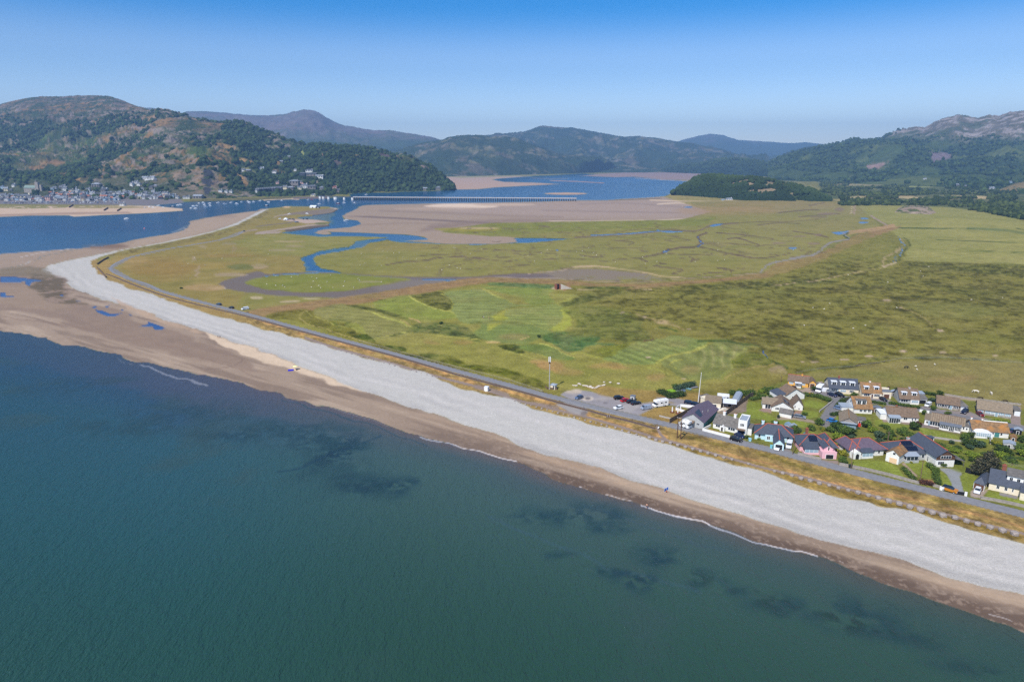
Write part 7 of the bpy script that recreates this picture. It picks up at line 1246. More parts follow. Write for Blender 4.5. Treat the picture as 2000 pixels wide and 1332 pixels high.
# mast, flagpole, poles
p = g3(1073, 760.5); e = empty('phone_mast', p, 0, 'tall slim mast with white antenna panels at its top beside the car park', 'mast')
b = MB(); b.cyl(0, 0, 0, 12.6, .24, .16, 12); b.build('pole', M_('steel'), e); b = MB(); b.cyl(0, 0, 12.2, 12.9, .35, .35, 10); b.build('collar', M_('dark'), e)
for k in range(3): a = k * 2.094 + .6; b = MB(); b.box(-.16, .16, -.55, -.3, 12.9, 15.2); o = b.build('antenna_panel', M_('whitef'), e); o.rotation_euler = (0, 0, a)
b = MB(); b.cyl(0, 0, 12.6, 15.0, .07); b.build('spigot', M_('steel'), e)
p = g3(1363.2, 788); e = empty('flagpole', p, 0, 'very tall white flagpole behind the cafe without a flag', 'flagpole'); b = MB(); b.tube((0, 0, 0), (.5, 0, 13.5), .16, 8, r2=.07); b.build('pole', M_('whitef'), e); b = MB(); b.tube((.5, 0, 13.5), (.5, 0, 13.7), .14, 8); b.build('finial', M_('whitef'), e); b = MB(); b.box(-.3, .3, -.3, .3, 0, .4); b.build('base', M_('concrete'), e)
p, q = g3(*v3(283, 636)), g3(*v3(327, 650)); d = q - p; e = empty('pole_transformer', p, math.atan2(d.y, d.x), 'pair of tarred power poles joined by a platform beside the lane', 'power pole')
for x in (0, d.length): b = MB(); b.cyl(x, 0, 0, 8.2, .2, .15, 8); b.build('pole', M_('timber'), e)
b = MB(); b.box(-.3, d.length + .3, -.3, .3, 5.6, 5.75); b.build('platform', M_('timber'), e); b = MB(); b.box(-.6, d.length + .6, -.08, .08, 8.0, 8.15); b.build('crossarm', M_('steel'), e); b = MB(); b.box(d.length / 2 - .4, d.length / 2 + .4, -.35, .35, 5.75, 6.6); b.build('transformer', M_('steel'), e)
p0 = None
for i, (q, h, l) in enumerate([(v3(1786, 848), 8, 'bare pole at the road edge between the blue and pink houses'), (v4(812, 498), 7.5, 'pole at the garden wall right of the pink house'), (v4(1282, 215), 5.5, 'pole in the shrubbery behind the purple roofed house'), (v5(300, 868), 8, 'pole with bracket at the garden corner by the rusty hedge'), (v2(215, 1000), 5.5, 'thin pole between the gardens behind the slate house'), (v1(700, 310), 3, 'short pole on the field edge behind the yellow bungalow')]):
    o = empty('utility_pole', g3(*q), i * .7, l, 'pole', 'utility poles'); b = MB(); b.cyl(0, 0, 0, h, .14, .1, 8); b.build('pole', M_('wood'), o); b = MB(); b.box(-.5, .5, -.05, .05, h - .5, h - .38); b.build('crossarm', M_('wood'), o); KIDS[o.name] = [(k, []) for k in kids(o)]
# ---- roads

def road_mat(name, rgb): m = mat(name, rgb, .9, var=.12, scale=.8, spec=.15); return m
ribbon('road', [(474, 452), (470, 456), (457, 462), (430, 469), (375, 479), (335, 485), (300, 491), (270, 498), (250, 504), (233, 511), (222, 517), (216, 524), (220, 531), (232, 537), (250, 544), (270, 549.5), (287, 555), (302, 562), (316, 569), (337, 576), (400, 592), (450, 604.5), (505, 619), (550, 632), (600, 646), (675, 666), (750, 685.5), (850, 713), (900, 727), (960, 743), (1010, 757), (1060, 770.5), (1085, 777), (1130, 788.5), (1175, 800), (1235, 814), (1280, 823.5), (1355, 840), (1430, 860.5), (1505, 878.5), (1580, 897.5), (1615, 907.5), (1690, 928), (1765, 946.5), (1840, 965), (1875, 973), (2000, 1004.5), (2100, 1030), (2400, 1105), (3000, 1260)], [2.4] * 3 + [3.2, 3.8, 4.2, 4.6, 4.8], road_mat('road_asphalt', (128, 128, 132)))
ribbon('lane', [v1(1270, 845), v1(1330, 740), v1(1400, 620), v1(1440, 545), v1(1560, 515), v1(1700, 520), v2(100, 430), v2(300, 460), v2(620, 520), v2(880, 575), v2(1200, 625), v2(1450, 680), v2(1830, 740), v2(2100, 800)], 4.6, road_mat('lane_asphalt', (118, 116, 118)))

# narrow gauge railway
TR = [(350, 586), (387, 595.5), (412, 601.5), (475, 616.5), (525, 630), (600, 650.5), (700, 677), (775, 697), (860, 722), (890, 731), (955, 748.5), (985, 756.5), (1030, 768.5), (1060, 777.5), (1092, 786.5), (1107, 790.5), (1145, 800.5), (1190, 813), (1235, 824), (1280, 837)]
TR0 = [(207, 535), (225, 541.5), (260, 556), (300, 571), (325, 579), (350, 586)]
bed = ribbon('rail_bed', TR0 + TR[1:], 2.1, mat('track_ballast', (112, 96, 84), .95, var=.2, scale=2), .02)
Q = smooth(TR0 + TR[1:], 8); P = [g3(*q) for q in Q]; e = empty('railway_track', P[0], 0, 'narrow gauge railway track running beside the road along the beach', 'railway track')
for off in (-.22, .22):
    b = MB()
    for i in range(len(P) - 1):
        a, c = P[i], P[i + 1]; d = (c - a).normalized(); n = Vector((-d.y, d.x, 0)) * off; b.tube(a + n - P[0] + Vector((0, 0, .13)), c + n - P[0] + Vector((0, 0, .13)), .05, 4)
    b.build('rail', mat('rail_steel', (92, 74, 66), .6), e)
b = MB()
for i in range(len(P) - 1):
    a, c = P[i] - P[0], P[i + 1] - P[0]; L = (c - a).length; d = (c - a).normalized(); n = Vector((-d.y, d.x, 0)); k = max(1, int(L / 1.4))
    for j in range(k):
        m_ = a.lerp(c, j / k); V = [m_ + n * .5 - d * .1, m_ + n * .5 + d * .1, m_ - n * .5 + d * .1, m_ - n * .5 - d * .1]; b.add([(v.x, v.y, .05) for v in V] + [(v.x, v.y, .11) for v in V], [(3, 2, 1, 0), (4, 5, 6, 7), (0, 1, 5, 4), (1, 2, 6, 5), (2, 3, 7, 6), (3, 0, 4, 7)])
b.build('sleepers', M_('timber'), e)['kind'] = 'stuff'
for (px, py, l) in [(1188, 815, 'points lever frame on the dry grass beside the track')]:
    e = empty('points_lever', g3(px, py), .3, l, 'lever frame'); b = MB(); b.box(-.8, .8, -.5, .5, 0, .15); b.build('base', M_('wood'), e)
    for x in (-.5, .5): b = MB(); b.tube((x, 0, .1), (x + .15, 0, 1.2), .07); b.build('lever', M_('steel'), e)
e = empty('buffer_stop', g3(1286, 838), -.4, 'small buffer stop at the end of the narrow track', 'buffer stop'); b = MB(); b.box(-.2, .2, -.7, .7, .5, .8); b.build('beam', M_('whitef'), e); b = MB(); b.box(-.1, .1, -.5, -.35, 0, .5); b.box(-.1, .1, .35, .5, 0, .5); b.build('post', M_('timber'), e)
# ---- concrete blocks lining the track
BL = [(1202, 836, 1), (1215, 842, 1.1), (1228, 846, 1.2), (1243, 850, 1), (1250, 853, .8), (1268, 856, 1.4), (1281, 861, 1.4), (1294, 864, 1.4), (1309.5, 866.5, 1.4), (1324, 870.5, 1.4), (1338.5, 874.5, 1.4), (1353, 878.5, 1.4), (1368, 882.5, 1.4), (1382.5, 886.5, 1.4), (1398, 890.5, 1.4), (1413.5, 895, 1.3), (1429.5, 898.5, 1.2), (1461.5, 907, 1.1), (1512.5, 921.5, 1.2), (1528.5, 925.5, 1.4), (1546.5, 930.5, 1.4), (1564.5, 936, 1.6), (1582, 941, 1.6), (1600, 945.5, 1.5), (1619, 949, 1.3), (1637.5, 954.5, 1.3), (1656.5, 959, 1.3), (1676, 964, 1.7), (1696, 969, 1.5), (1715, 974.5, 1.7), (1735.5, 980.5, 1.9), (1756, 986, 1.9), (1777, 992, 2), (1798, 998, 2.2), (1820, 1003, 2), (1841, 1009.5, 2.1), (1864.5, 1013, 1.8), (1887, 1019.5, 1.8), (1909.5, 1025.5, 1.8), (1933.5, 1032, 1.8), (1957.5, 1038.5, 2), (1981, 1045, 2.1)]
BL += [(1005 + i * 10.6, 784 + i * 2.85 + (i % 3) * .5, .7 + (i % 3) * .15) for i in range(18)] + [(655 + i * 10.5, 683 + i * 2.9, .55 + (i % 4) * .12) for i in range(20)]
bm = bmesh.new(); bmesh.ops.create_icosphere(bm, subdivisions=2, radius=.62)
for v in bm.verts:
    m_ = max(abs(v.co.x), abs(v.co.y), abs(v.co.z)); v.co *= (.5 / m_) ** .6 * (1 + .12 * (vnoise(np.array([v.co.x * 4 + 5]), np.array([v.co.y * 4 + v.co.z * 3]), 3)[0] - .5)); v.co.z = max(v.co.z + .42, -.05)
me = bpy.data.meshes.new('concrete_block'); bm.to_mesh(me); bm.free(); me.materials.append(mat('lichened_concrete', (150, 140, 134), .95, var=.18, scale=2.5))
CNT = {}
for i, (x, y, s) in enumerate(BL):
    o = bpy.data.objects.new('concrete_block', me); COL.objects.link(o); o.location = g3(x, y); o.rotation_euler = (0, 0, i * 1.3); s *= .85; o.scale = (s, s, s * .75)
    k = 0 if s > .9 else 1 if x > 900 else 2; LM = [nm for lim, nm in ((0, 'opposite the car park'), (1300, 'opposite the cafe'), (1390, 'opposite the pale blue cottage'), (1550, 'opposite the pink house'), (1680, 'opposite the solar panel house'), (1800, 'opposite the gravel drive'), (1900, 'opposite the cream house')) if x >= lim][-1] if k == 0 else ['', 'in the small row by the car park', 'in the far row along the track'][k]
    CNT[LM] = CNT.get(LM, 0) + 1; tag(o, '%s %s block from the left %s' % (ORD(CNT[LM]), ('big concrete', 'small pale', 'low pale')[k], LM), 'block', ['concrete blocks along the track', 'small blocks at the shingle edge', 'stones at the far shingle edge'][k])
# white stones laid out round the old bed by the car park
bm = bmesh.new(); bmesh.ops.create_icosphere(bm, subdivisions=1, radius=.5)
for v in bm.verts: v.co *= 1 + .3 * (vnoise(np.array([v.co.x * 5]), np.array([v.co.y * 5 + v.co.z * 4]), 8)[0] - .5); v.co.z = v.co.z * .6 + .2
ms = bpy.data.meshes.new('boulder'); bm.to_mesh(ms); bm.free(); ms.materials.append(M_('rock'))
for i, (x, y) in enumerate([(1119, 753), (1122, 753.6), (1126, 754), (1131, 750.5), (1134, 751.5), (1139, 753.5), (1142, 754), (1146, 755), (1149, 756), (1152, 757), (1155, 757.5), (1158, 758.5), (1161, 758.6), (1164, 758), (1167, 756.5), (1170, 755), (1173, 754), (1177, 753.5), (1180, 752.5), (1153, 755.7), (1159, 757.5), (1180, 747), (1192, 747.5), (1208, 750)]):
    o = bpy.data.objects.new('boulder', ms); COL.objects.link(o); o.location = g3(x, y); s = 1.0 + (i % 4) * .25; o.scale = (s, s, s * .8); o.rotation_euler = (0, 0, i); tag(o, ORD(i + 1) + ' pale boulder from the left in the broken line beside the car park', 'boulder', 'pale boulders beside the car park')
# ================================================================ cars, plants and life in the village
car('suv', (14, 16, 26), (1429, 859), (1446, 863.5), 'black large car parked on the road before the white tower house'); car('hatch', (24, 38, 84), (1437, 850), (1452, 857), 'dark blue car on the forecourt under the white tower')
car('hatch', (224, 226, 228), v3(1600, 755), v3(1575, 805), 'white car in front of the pale blue cottage garage'); car('van', (226, 228, 230), v3(1745, 715), v3(1728, 785), 'white van beside the pale blue cottage', 'parked_van', 'van')
car('suv', (196, 128, 30), (1842, 956), (1866, 963), 'orange car with black roof on the road by the gravel drive', roof=(20, 22, 26)); car('hatch', (222, 224, 228), v5(1255, 975), v5(1225, 1040), 'white car outside the hipped roof garage')
car('estate', (130, 134, 142), v1(885, 765), v1(1003, 785), 'silver grey estate car beside the three gabled cottage'); car('hatch', (30, 116, 190), v1(1310, 815), v1(1425, 845), 'bright blue car parked beside the lane'); car('hatch', (110, 130, 160), v1(1420, 655), v1(1485, 670), 'blue grey car left of the orange roofed dormer house')
car('hatch', (26, 34, 72), v1(1335, 480), v1(1398, 500), 'dark blue car in the close below the slate roofed pair'); car('suv', (18, 18, 20), v1(1435, 480), v1(1497, 510), 'black car in the close right of the dark blue car'); car('hatch', (14, 16, 34), v2(140, 400), v2(192, 430), 'dark car outside the flat roofed side garage')
car('suv', (22, 30, 60), v2(1255, 555), v2(1195, 595), 'dark blue car on the drive below the pale garage'); car('hatch', (120, 22, 26), v2(1400, 590), v2(1448, 625), 'dark red car on the drive of the long stone bungalow'); car('estate', (150, 156, 166), v1(1300, 440), v1(1420, 452), 'pale estate car across the drive of the slate roofed pair')
car('hatch', (60, 80, 120), v2(1830, 830), v2(1870, 820), 'blue car by the dark shed at the right end of the village'); car('van', (222, 222, 222), v2(780, 470), v2(720, 505), 'small white van parked beside the stone fronted bungalow', 'parked_van', 'van', scale=.85)
# car park
def C1(x, y): return (1040 + x / 6.66, 680 + y / 6.66)
car('hatch', (84, 102, 134), C1(650, 640), C1(560, 672), 'lone blue grey hatchback near the puddle marks in the car park'); car('suv', (16, 16, 18), C1(1075, 668), C1(1170, 660), 'black car at the left end of the parked row'); car('hatch', (196, 24, 34), C1(1165, 700), C1(1238, 682), 'bright red car in the parked row')
car('hatch', (16, 18, 20), C1(1243, 715), C1(1315, 700), 'small black car right of the red car'); car('estate', (18, 20, 24), C1(1300, 738), C1(1385, 722), 'black estate at the right end of the parked row'); car('hatch', (236, 238, 240), C1(1165, 780), C1(1070, 800), 'white car parked near the road edge of the car park')
car('van', (146, 158, 176), C1(1525, 785), C1(1425, 800), 'silver blue van at the edge of the cafe green', 'parked_van', 'van', scale=.9); car('estate', (22, 34, 60), v3(395, 185), v3(490, 195), 'navy car left of the pair by the flagpole'); car('suv', (16, 24, 50), v3(475, 210), v3(585, 235), 'dark navy car nearest the cafe yard')
motorhome(C1(1725, 745), C1(1595, 765), 'white motorhome parked on the cafe green'); motorhome(v1(1240, 395), v1(1165, 460), 'white camper van with racks beside the slate roofed pair', 5.6, 'camper_van'); motorhome(v3(440, 515), v3(345, 480), 'small white caravan by the cafe wall', 4.2, 'caravan'); motorhome(v3(930, 155), v3(810, 145), 'white high roofed van behind the boat yard', 5.4, 'camper_van')
for a, b, c, l, k in [((431, 596.5), (424, 595.5), (60, 84, 110), 'blue grey car parked on the roadside far along the spit road', 'estate'), ((456, 603), (448, 602), (22, 30, 30), 'dark green car parked behind the others on the spit road', 'hatch'), ((485, 604), (473, 606), (236, 238, 240), 'white van parked on the spit road', 'van'), ((474, 452), (480, 453), (50, 60, 84), 'dark car at the far bend of the spit road', 'hatch')]: car(k, c, a, b, l, 'parked_car' if k != 'van' else 'parked_van', 'car' if k != 'van' else 'van')
# boats in the yard and the boat park
def rowboat(px, py, L, rz, c, label, name='dinghy', group='small boats', cover=None, mast=0, z=0, loc=None):
    e = empty(name, loc or g3(px, py), rz, label, 'boat', group); e.location.z += z; n = 8; V = []
    for i in range(n + 1):
        t = i / n; w = L * .17 * (1 - max(0, t - .35) ** 2 * 2.3); sh = L * .02 * t * t
        V += [(-L / 2 + L * t, -w, L * .15 + sh), (-L / 2 + L * t, -w * .6, .03), (-L / 2 + L * t, w * .6, .03), (-L / 2 + L * t, w, L * .15 + sh), (-L / 2 + L * t, 0, L * .12 + sh)]
    F = [(i * 5 + a, i * 5 + b, i * 5 + 5 + b, i * 5 + 5 + a) for i in range(n) for a, b in ((0, 1), (1, 2), (2, 3), (3, 4), (4, 0))] + [(0, 4, 3, 2, 1), tuple(n * 5 + k for k in (0, 1, 2, 3, 4))]
    mesh_obj('hull', V, F, mat('hull_%d_%d_%d' % c, c, .4), e)
    if cover: b = MB(); b.prism([(-L * .3, L * .13), (L * .22, L * .14), (L * .12, L * .27), (-L * .12, L * .28), (-L * .3, L * .2)], -L * .11, L * .11, 'y'); b.build('cabin', mat('cabin_%d_%d_%d' % cover, cover, .4), e)
    if mast: b = MB(); b.cyl(L * .08, 0, L * .1, mast, .07, .04, 6); b.tube((L * .08, 0, L * .3), (-L * .35, 0, L * .32), .06, 5); b.build('mast', M_('whitef'), e)
    return e
rowboat(*v3(900, 290), 5.5, .2, (224, 214, 200), 'cream boat hull lying in the fenced boat yard', cover=(214, 206, 190)); rowboat(*v3(820, 265), 4.6, .9, (206, 208, 210), 'grey white boat beside the purple roof in the boat yard'); 
for i, (x, y, c, l) in enumerate([(1328, 765, (120, 124, 132), 'grey upturned dinghy behind the lime green kayaks'), (1334, 762.5, (90, 110, 130), 'blue grey dinghy in the boat row on the field edge'), (1341, 760.5, (120, 160, 170), 'teal dinghy in the boat row on the field edge'), (1356, 758.5, (130, 128, 134), 'grey dinghy at the far end of the boat row')]): rowboat(x, y, 4, .6 + i, c, l)
for i in range(4): rowboat(1309 + i * 3.0, 763.5 + i * 1.0, 3.6, .5, (132, 172, 44), 'lime green kayak in the small stack by the round hedge', 'kayak', 'lime green kayaks')
# planters, posts and benches on the cafe green
for x, y in [v3(218, 305), v3(290, 318), v3(325, 280)]:
    e = empty('planter_post', g3(x, y), 0, 'white post standing in a rust red planter on the cafe green', 'planter', 'white posts in planters'); b = MB(); b.cyl(0, 0, 0, .45, .8, .9, 10); b.build('planter', M_('rust'), e); b = MB(); b.box(-.2, .2, -.2, .2, .4, 2.4); b.build('post', M_('whitef'), e)
wall_line([v3(50, 355), v3(240, 400)], .3, .5, 'concrete', 'low pale bench wall on the cafe green near the road', 'bench_wall', 'wall')
wall_line([v4(120, 315), v4(430, 392)], .35, .8, 'stone', 'low stone wall before the pink house'); wall_line([v4(660, 452), v4(1000, 520), v4(1300, 590), v4(1545, 660), v4(1700, 700)], .4, .8, 'stone', 'long low stone wall along the lawns beside the road'); wall_line([v5(500, 905), v5(640, 950)], .35, .8, 'stone', 'short stone wall behind the rusty hedge'); wall_line([v5(1290, 1115), v5(1500, 1150), v5(1800, 1210), v5(2100, 1280)], .4, .8, 'stone', 'stone wall along the lawn of the cream house')
wall_line([v5(625, 965), v5(695, 985)], .5, 1.1, 'white', 'white gate pier wall left of the orange car'); wall_line([v5(1025, 1062), v5(1070, 1072)], .5, 1.2, 'white', 'white gate pier right of the gravel drive'); wall_line([v5(890, 1040), v5(1020, 1060)], .06, 1.0, 'dark', 'black barred gate across the gravel drive', 'drive_gate', 'gate', 1.2)
wall_line([v5(1045, 700), v5(1260, 742)], .1, 2.0, 'dark', 'black board screen left of the hipped roof garage', 'board_screen', 'fence', 2); wall_line([v1(672, 410), v1(850, 430)], .25, .7, 'yellow', 'long low yellow wall of the yellow bungalow'); wall_line([v1(1062, 470), v1(1122, 480)], .25, .9, 'yellow', 'short yellow wall by the dark bush'); wall_line([v1(430, 490), v1(640, 530)], .2, .5, 'stone', 'low stone edging of the far lawn'); wall_line([v1(1380, 560), v1(1200, 700)], .25, .6, 'concrete', 'low pale wall along the left side of the lane')
wall_line([v2(610, 865), v2(850, 910), v2(1190, 958)], .2, .7, 'concrete', 'pale low wall below the striped lawn'); wall_line([v2(960, 345), v2(1200, 385), v2(1400, 412), v2(1960, 480)], .3, .8, 'stone', 'stone wall between the gardens and the paddock'); wall_line([v2(1550, 925), v2(1560, 985)], .2, .7, 'concrete', 'short pale wall beside the lower right garden'); wall_line([v2(640, 560), v2(760, 580)], .12, 1.0, 'whitef', 'white railing at the lane left of the ribbed roof bungalow', 'rail_fence', 'fence', 1.5)
wire_fence([v5(1500, 545), v5(1800, 590), v5(2100, 640)], 'wooden post and wire fence behind the conifer'); wire_fence([(1045, 775 - 13), (1060, 768 - 2), (1000, 746), (930, 728), (880, 716), (800, 694), (700, 667)], 'post and wire fence between the road and the links', 1.0, 8); wire_fence([(1555, 730), (1600, 722), (1680, 716), (1760, 702), (1850, 700), (2000, 711)], 'wire fence along the far edge of the paddock', 1.0, 9); wire_fence([(1092, 783), (1140, 797), (1190, 810), (1235, 821), (1280, 833)], 'wire fence between road and narrow track', .9, 7)
# hedges
for pts, w, h, l, k in [([v1(480, 425), v1(580, 415), v1(690, 435)], 2.2, 1.6, 'hedge behind the far lawn left of the dark slate wing', 'mid'), ([v1(1030, 490), v1(1180, 510), v1(1320, 560)], 2.6, 1.8, 'thick green hedge above the small lawns by the lane', 'mid'), ([v1(1370, 745), v1(1540, 715)], 2.0, 1.4, 'dark hedge in front of the metal roofed garage', 'dark'), ([v1(1440, 640), v1(1500, 570), v1(1600, 545)], 2.2, 1.6, 'hedge at the lane corner beside the orange roofed house', 'dark'), ([v2(265, 465), v2(430, 490), v2(620, 520)], 1.6, 1.4, 'trimmed hedge along the lane under the brown dormer house', 'mid'), ([v2(430, 870), v2(560, 920), v2(700, 950)], 3.4, 2.2, 'thick tall hedge sloping down beside the striped lawn', 'mid'), ([v5(450, 600), v5(560, 680), v5(560, 790), v5(600, 880)], 2.0, 1.7, 'curving hedge between the solar house lawn and the drive', 'mid'), ([v5(330, 870), v5(480, 900)], 2.0, 1.6, 'rusty brown hedge by the road', 'red'), ([v5(40, 650), v5(110, 720), v5(200, 810)], 1.8, 1.3, 'hedge along the left of the stone path', 'mid'), ([v2(1380, 885), v2(1550, 915)], 1.0, .9, 'low box hedge before the arched conservatory', 'mid'), ([v2(1500, 690), v2(1650, 680), v2(1800, 705)], 1.2, .8, 'low hedge edging the oval lawn', 'lime'), ([v2(0, 440), v2(180, 470)], 1.4, 1.2, 'dark hedge along the lane above the orange roofed house', 'mid'), ([v3(80, 60), v3(200, 110), v3(330, 90)], 4.2, 2.2, 'round dense hedge in front of the lime green kayaks', 'dark'), ([(1322, 763), (1340, 757), (1352, 754)], 3.4, 2.4, 'dark hedge behind the boat row', 'blue'), ([v3(1000, 75), v3(1150, 85), v3(1250, 70)], 3.4, 2.4, 'dense green hedge above the boat yard', 'mid'), ([v1(330, 540), v1(450, 520)], 2.4, 1.4, 'scrubby hedge beyond the board fence', 'mid'), ([v2(650, 325), v2(760, 340), v2(860, 355)], 1.6, 1.4, 'hedge behind the blue roofed lean-to', 'dark')]: hedge(pts, w, h, l, k, name='garden_hedge')
# shrubs and trees (place, radius, height, look)
SH = [(v1(1130, 420), 1.6, 2.4, 'dark', 'dark round bush beside the yellow garage'), (v1(870, 395), 1.8, 1.5, 'red', 'reddish bush in front of the yellow porch'), (v1(1650, 500), 1.8, 2.2, 'mid', 'bush at the right end of the slate roofed pair'), (v1(1010, 740), 1.6, 1.4, 'mid', 'bush on the lawn by the silver estate'), (v1(470, 850), 1.8, 1.4, 'mid', 'bush behind the left end of the pale blue cottage'), (v1(620, 850), 2.0, 1.6, 'mid', 'bush behind the pale blue cottage roof'), (v1(250, 1040), 1.3, 1.3, 'mid', 'bush by the black large car'), (v1(410, 1058), .9, .8, 'lime', 'small bright bush under the pale blue wall'),
 (v1(900, 1000), 2.2, 2.6, 'dark', 'dark tree at the right end of the pale blue cottage'), (v1(905, 1120), 2.0, 2.2, 'red', 'reddish shrub between the pale blue and pink houses'), (v1(1190, 860), 2.6, 2.6, 'mid', 'large bush at the lane corner'), (v1(1100, 930), 2.4, 2.0, 'mid', 'bush right of the small green sheds'), (v1(1250, 940), 1.3, 1.2, 'yel', 'bright yellow shrub in the garden strip'), (v1(1400, 930), 3.2, 3.2, 'dark', 'large rounded tree left of the grey blue garage front'), (v1(1500, 1000), 3.4, 4.0, 'mid', 'big tree behind the purple roofed house, left one'), (v1(1600, 1000), 3.2, 3.2, 'dark', 'big dark tree behind the purple roofed house, right one'), (v1(1450, 1100), 3.0, 3.8, 'lime', 'light green dome shaped tree right of the pink house'), (v1(1340, 960), 2.6, 2.2, 'mid', 'wide bush below the bright blue car'),
 (v1(1820, 900), 3.0, 2.8, 'mid', 'large bush right of the grey blue garage front'), (v1(1900, 960), 2.6, 2.2, 'lime', 'yellow green bush behind the gardens'), (v1(1960, 1030), 2.6, 2.4, 'blue', 'bluish bush behind the purple roof'), (v1(1500, 1260), 2.2, 2.2, 'yel', 'yellow flowered shrub right of the pink house'), (v4(700, 420), 2.2, 2.4, 'mid', 'green shrub under the yellow flowered one'), (v4(740, 450), 1.6, 1.5, 'dark', 'low dark shrub at the road pole'), (v4(1200, 180), 2.6, 2.2, 'blue', 'silvery shrub behind the purple ridge'), (v4(1300, 130), 2.4, 2.2, 'mid', 'shrub left of the thin pole'), (v4(1050, 130), 2.2, 1.4, 'lime', 'pale rockery shrub behind the purple house'),
 (v2(130, 890), 2.6, 2.2, 'blue', 'dark blue green bush above the purple roof'), (v2(200, 780), 2.0, 1.6, 'mid', 'bush on the lawn edge below the orange roofed house'), (v2(250, 850), 2.4, 2.0, 'mid', 'bush left of the swing frame'), (v2(390, 850), 2.2, 2.2, 'mid', 'bush above the swing frame'), (v2(570, 800), 3.0, 3.2, 'dark', 'tall dark tree at the left of the striped lawn'), (v2(620, 760), 1.8, 2.4, 'red', 'reddish tree beside the tall dark tree'), (v2(700, 600), 1.6, 2.0, 'mid', 'bush left of the ribbed roof'), (v2(440, 950), 2.6, 1.6, 'dark', 'low dark shrub above the solar panels'), (v2(1010, 590), 2.0, 1.0, 'mid', 'low bushes in the small lane garden'), (v2(815, 545), 1.6, 2.0, 'mid', 'bush beside the small white van'),
 (v2(905, 345), 2.0, 2.0, 'dark', 'dark bush behind the stone fronted bungalow'), (v2(345, 285), 1.5, 1.6, 'dark', 'bush behind the blue roofed shed'), (v2(237, 262), 1.0, 1.2, 'red', 'dark red bush on the paddock edge'), (v2(810, 425), 2.2, 1.6, 'blue', 'teal covered heap in the yard by the bungalow'), (v2(1220, 920), 2.6, 2.6, 'mid', 'bush under the ribbed roof house terrace'), (v2(1290, 900), 2.0, 2.4, 'dark', 'dark bush left of the arched conservatory'), (v2(1270, 1010), 3.2, 2.6, 'dark', 'large dark bush at the left of the wild garden'), (v2(1380, 1020), 3.4, 2.6, 'blue', 'large blue green bush in the wild garden'), (v2(1700, 1100), 3.6, 2.8, 'dark', 'large rounded dark bush right of the wild garden'), (v2(1640, 990), 2.2, 1.6, 'yel', 'yellow green bush behind the pale wall'), (v2(1930, 1050), 3.4, 2.4, 'mid', 'broad bush at the right edge of the frame'), (v2(1960, 950), 2.2, 2.4, 'dark', 'dark bush at the far right gardens'), (v2(1990, 1140), 3.0, 2.2, 'lime', 'light bush low at the right frame edge'),
 (v5(680, 600), 1.3, 1.6, 'mid', 'round bush left of the timber gable house'), (v5(150, 525), 1.4, .8, 'yel', 'yellow flower bed under the conservatory'), (v5(1800, 540), 2.4, 1.6, 'mid', 'bush beyond the wire fence'), (v5(950, 480), 2.2, 1.2, 'dark', 'low dark scrub behind the timber gable house'), (v5(1150, 420), 3.0, 1.4, 'lime', 'rough bramble mound left of the conifer'), (v5(1600, 430), 3.2, 1.4, 'lime', 'rough bramble mound right of the conifer'), (v5(1750, 480), 3.0, 1.4, 'mid', 'bramble mound by the wire fence'), (v2(880, 1010), 3.4, 1.4, 'mid', 'bramble mound behind the red ridged wing'), (v2(1100, 1080), 3.2, 1.3, 'lime', 'bramble mound in the rough plot'), (v2(1150, 1180), 2.4, 1.2, 'dark', 'dark bramble patch in the rough plot'),
 (v3(1100, 60), 2.2, 2.2, 'mid', 'bush at the back of the boat yard'), (v3(1800, 550), 2.4, 2.6, 'mid', 'tall shrub right of the pale blue roof'), ((1318, 757), 1.8, 2.0, 'mid', 'bush left of the boat row'), ((861, 620 + 13), 1.8, 1.6, 'dark', 'lone dark bush on the links'), ((1053, 660), 1.6, 1.8, 'dark', 'small dark bush beside the green on the links'), ((354, 564), 2.0, 1.2, 'dark', 'lone dark bush beside the spit road'), (v3(590, 200), 1.2, .8, 'mid', 'low plant by the cafe pond')]
for i, (p, r, h, k, l) in enumerate(SH): plant(k, p[0], p[1], r, h, l, 'garden_tree' if h > 2.9 else 'garden_shrub', 'tree' if h > 2.9 else 'shrub', i, trunk=h > 2.9)
# wild growth filling the rough plots between gardens
rg = np.random.default_rng(77)
for i in range(70):
    x, y = [(1530 + rg.random() * 260, 830 + rg.random() * 34), (1830 + rg.random() * 170, 862 + rg.random() * 50), (1480 + rg.random() * 30, 760 + rg.random() * 20)][i % 3 if i % 5 else 1]
    if abs(y - (858 + (x - 1590) * .17)) < 9 and i % 3 == 0: continue
    plant(['mid', 'lime', 'dark', 'blue'][i % 4], x, y, 1.0 + rg.random() * 1.3, .8 + rg.random() * .9, ['mid green', 'yellow green', 'dark green', 'blue green'][i % 4] + ' wild bush in the overgrown ' + ('gardens behind the seafront houses' if x < 1800 and y > 800 else 'plot beyond the dark conifer' if x > 1790 else 'strip by the boat yard fence'), 'wild_shrub', 'shrub', i, group='wild bushes in the overgrown plots')
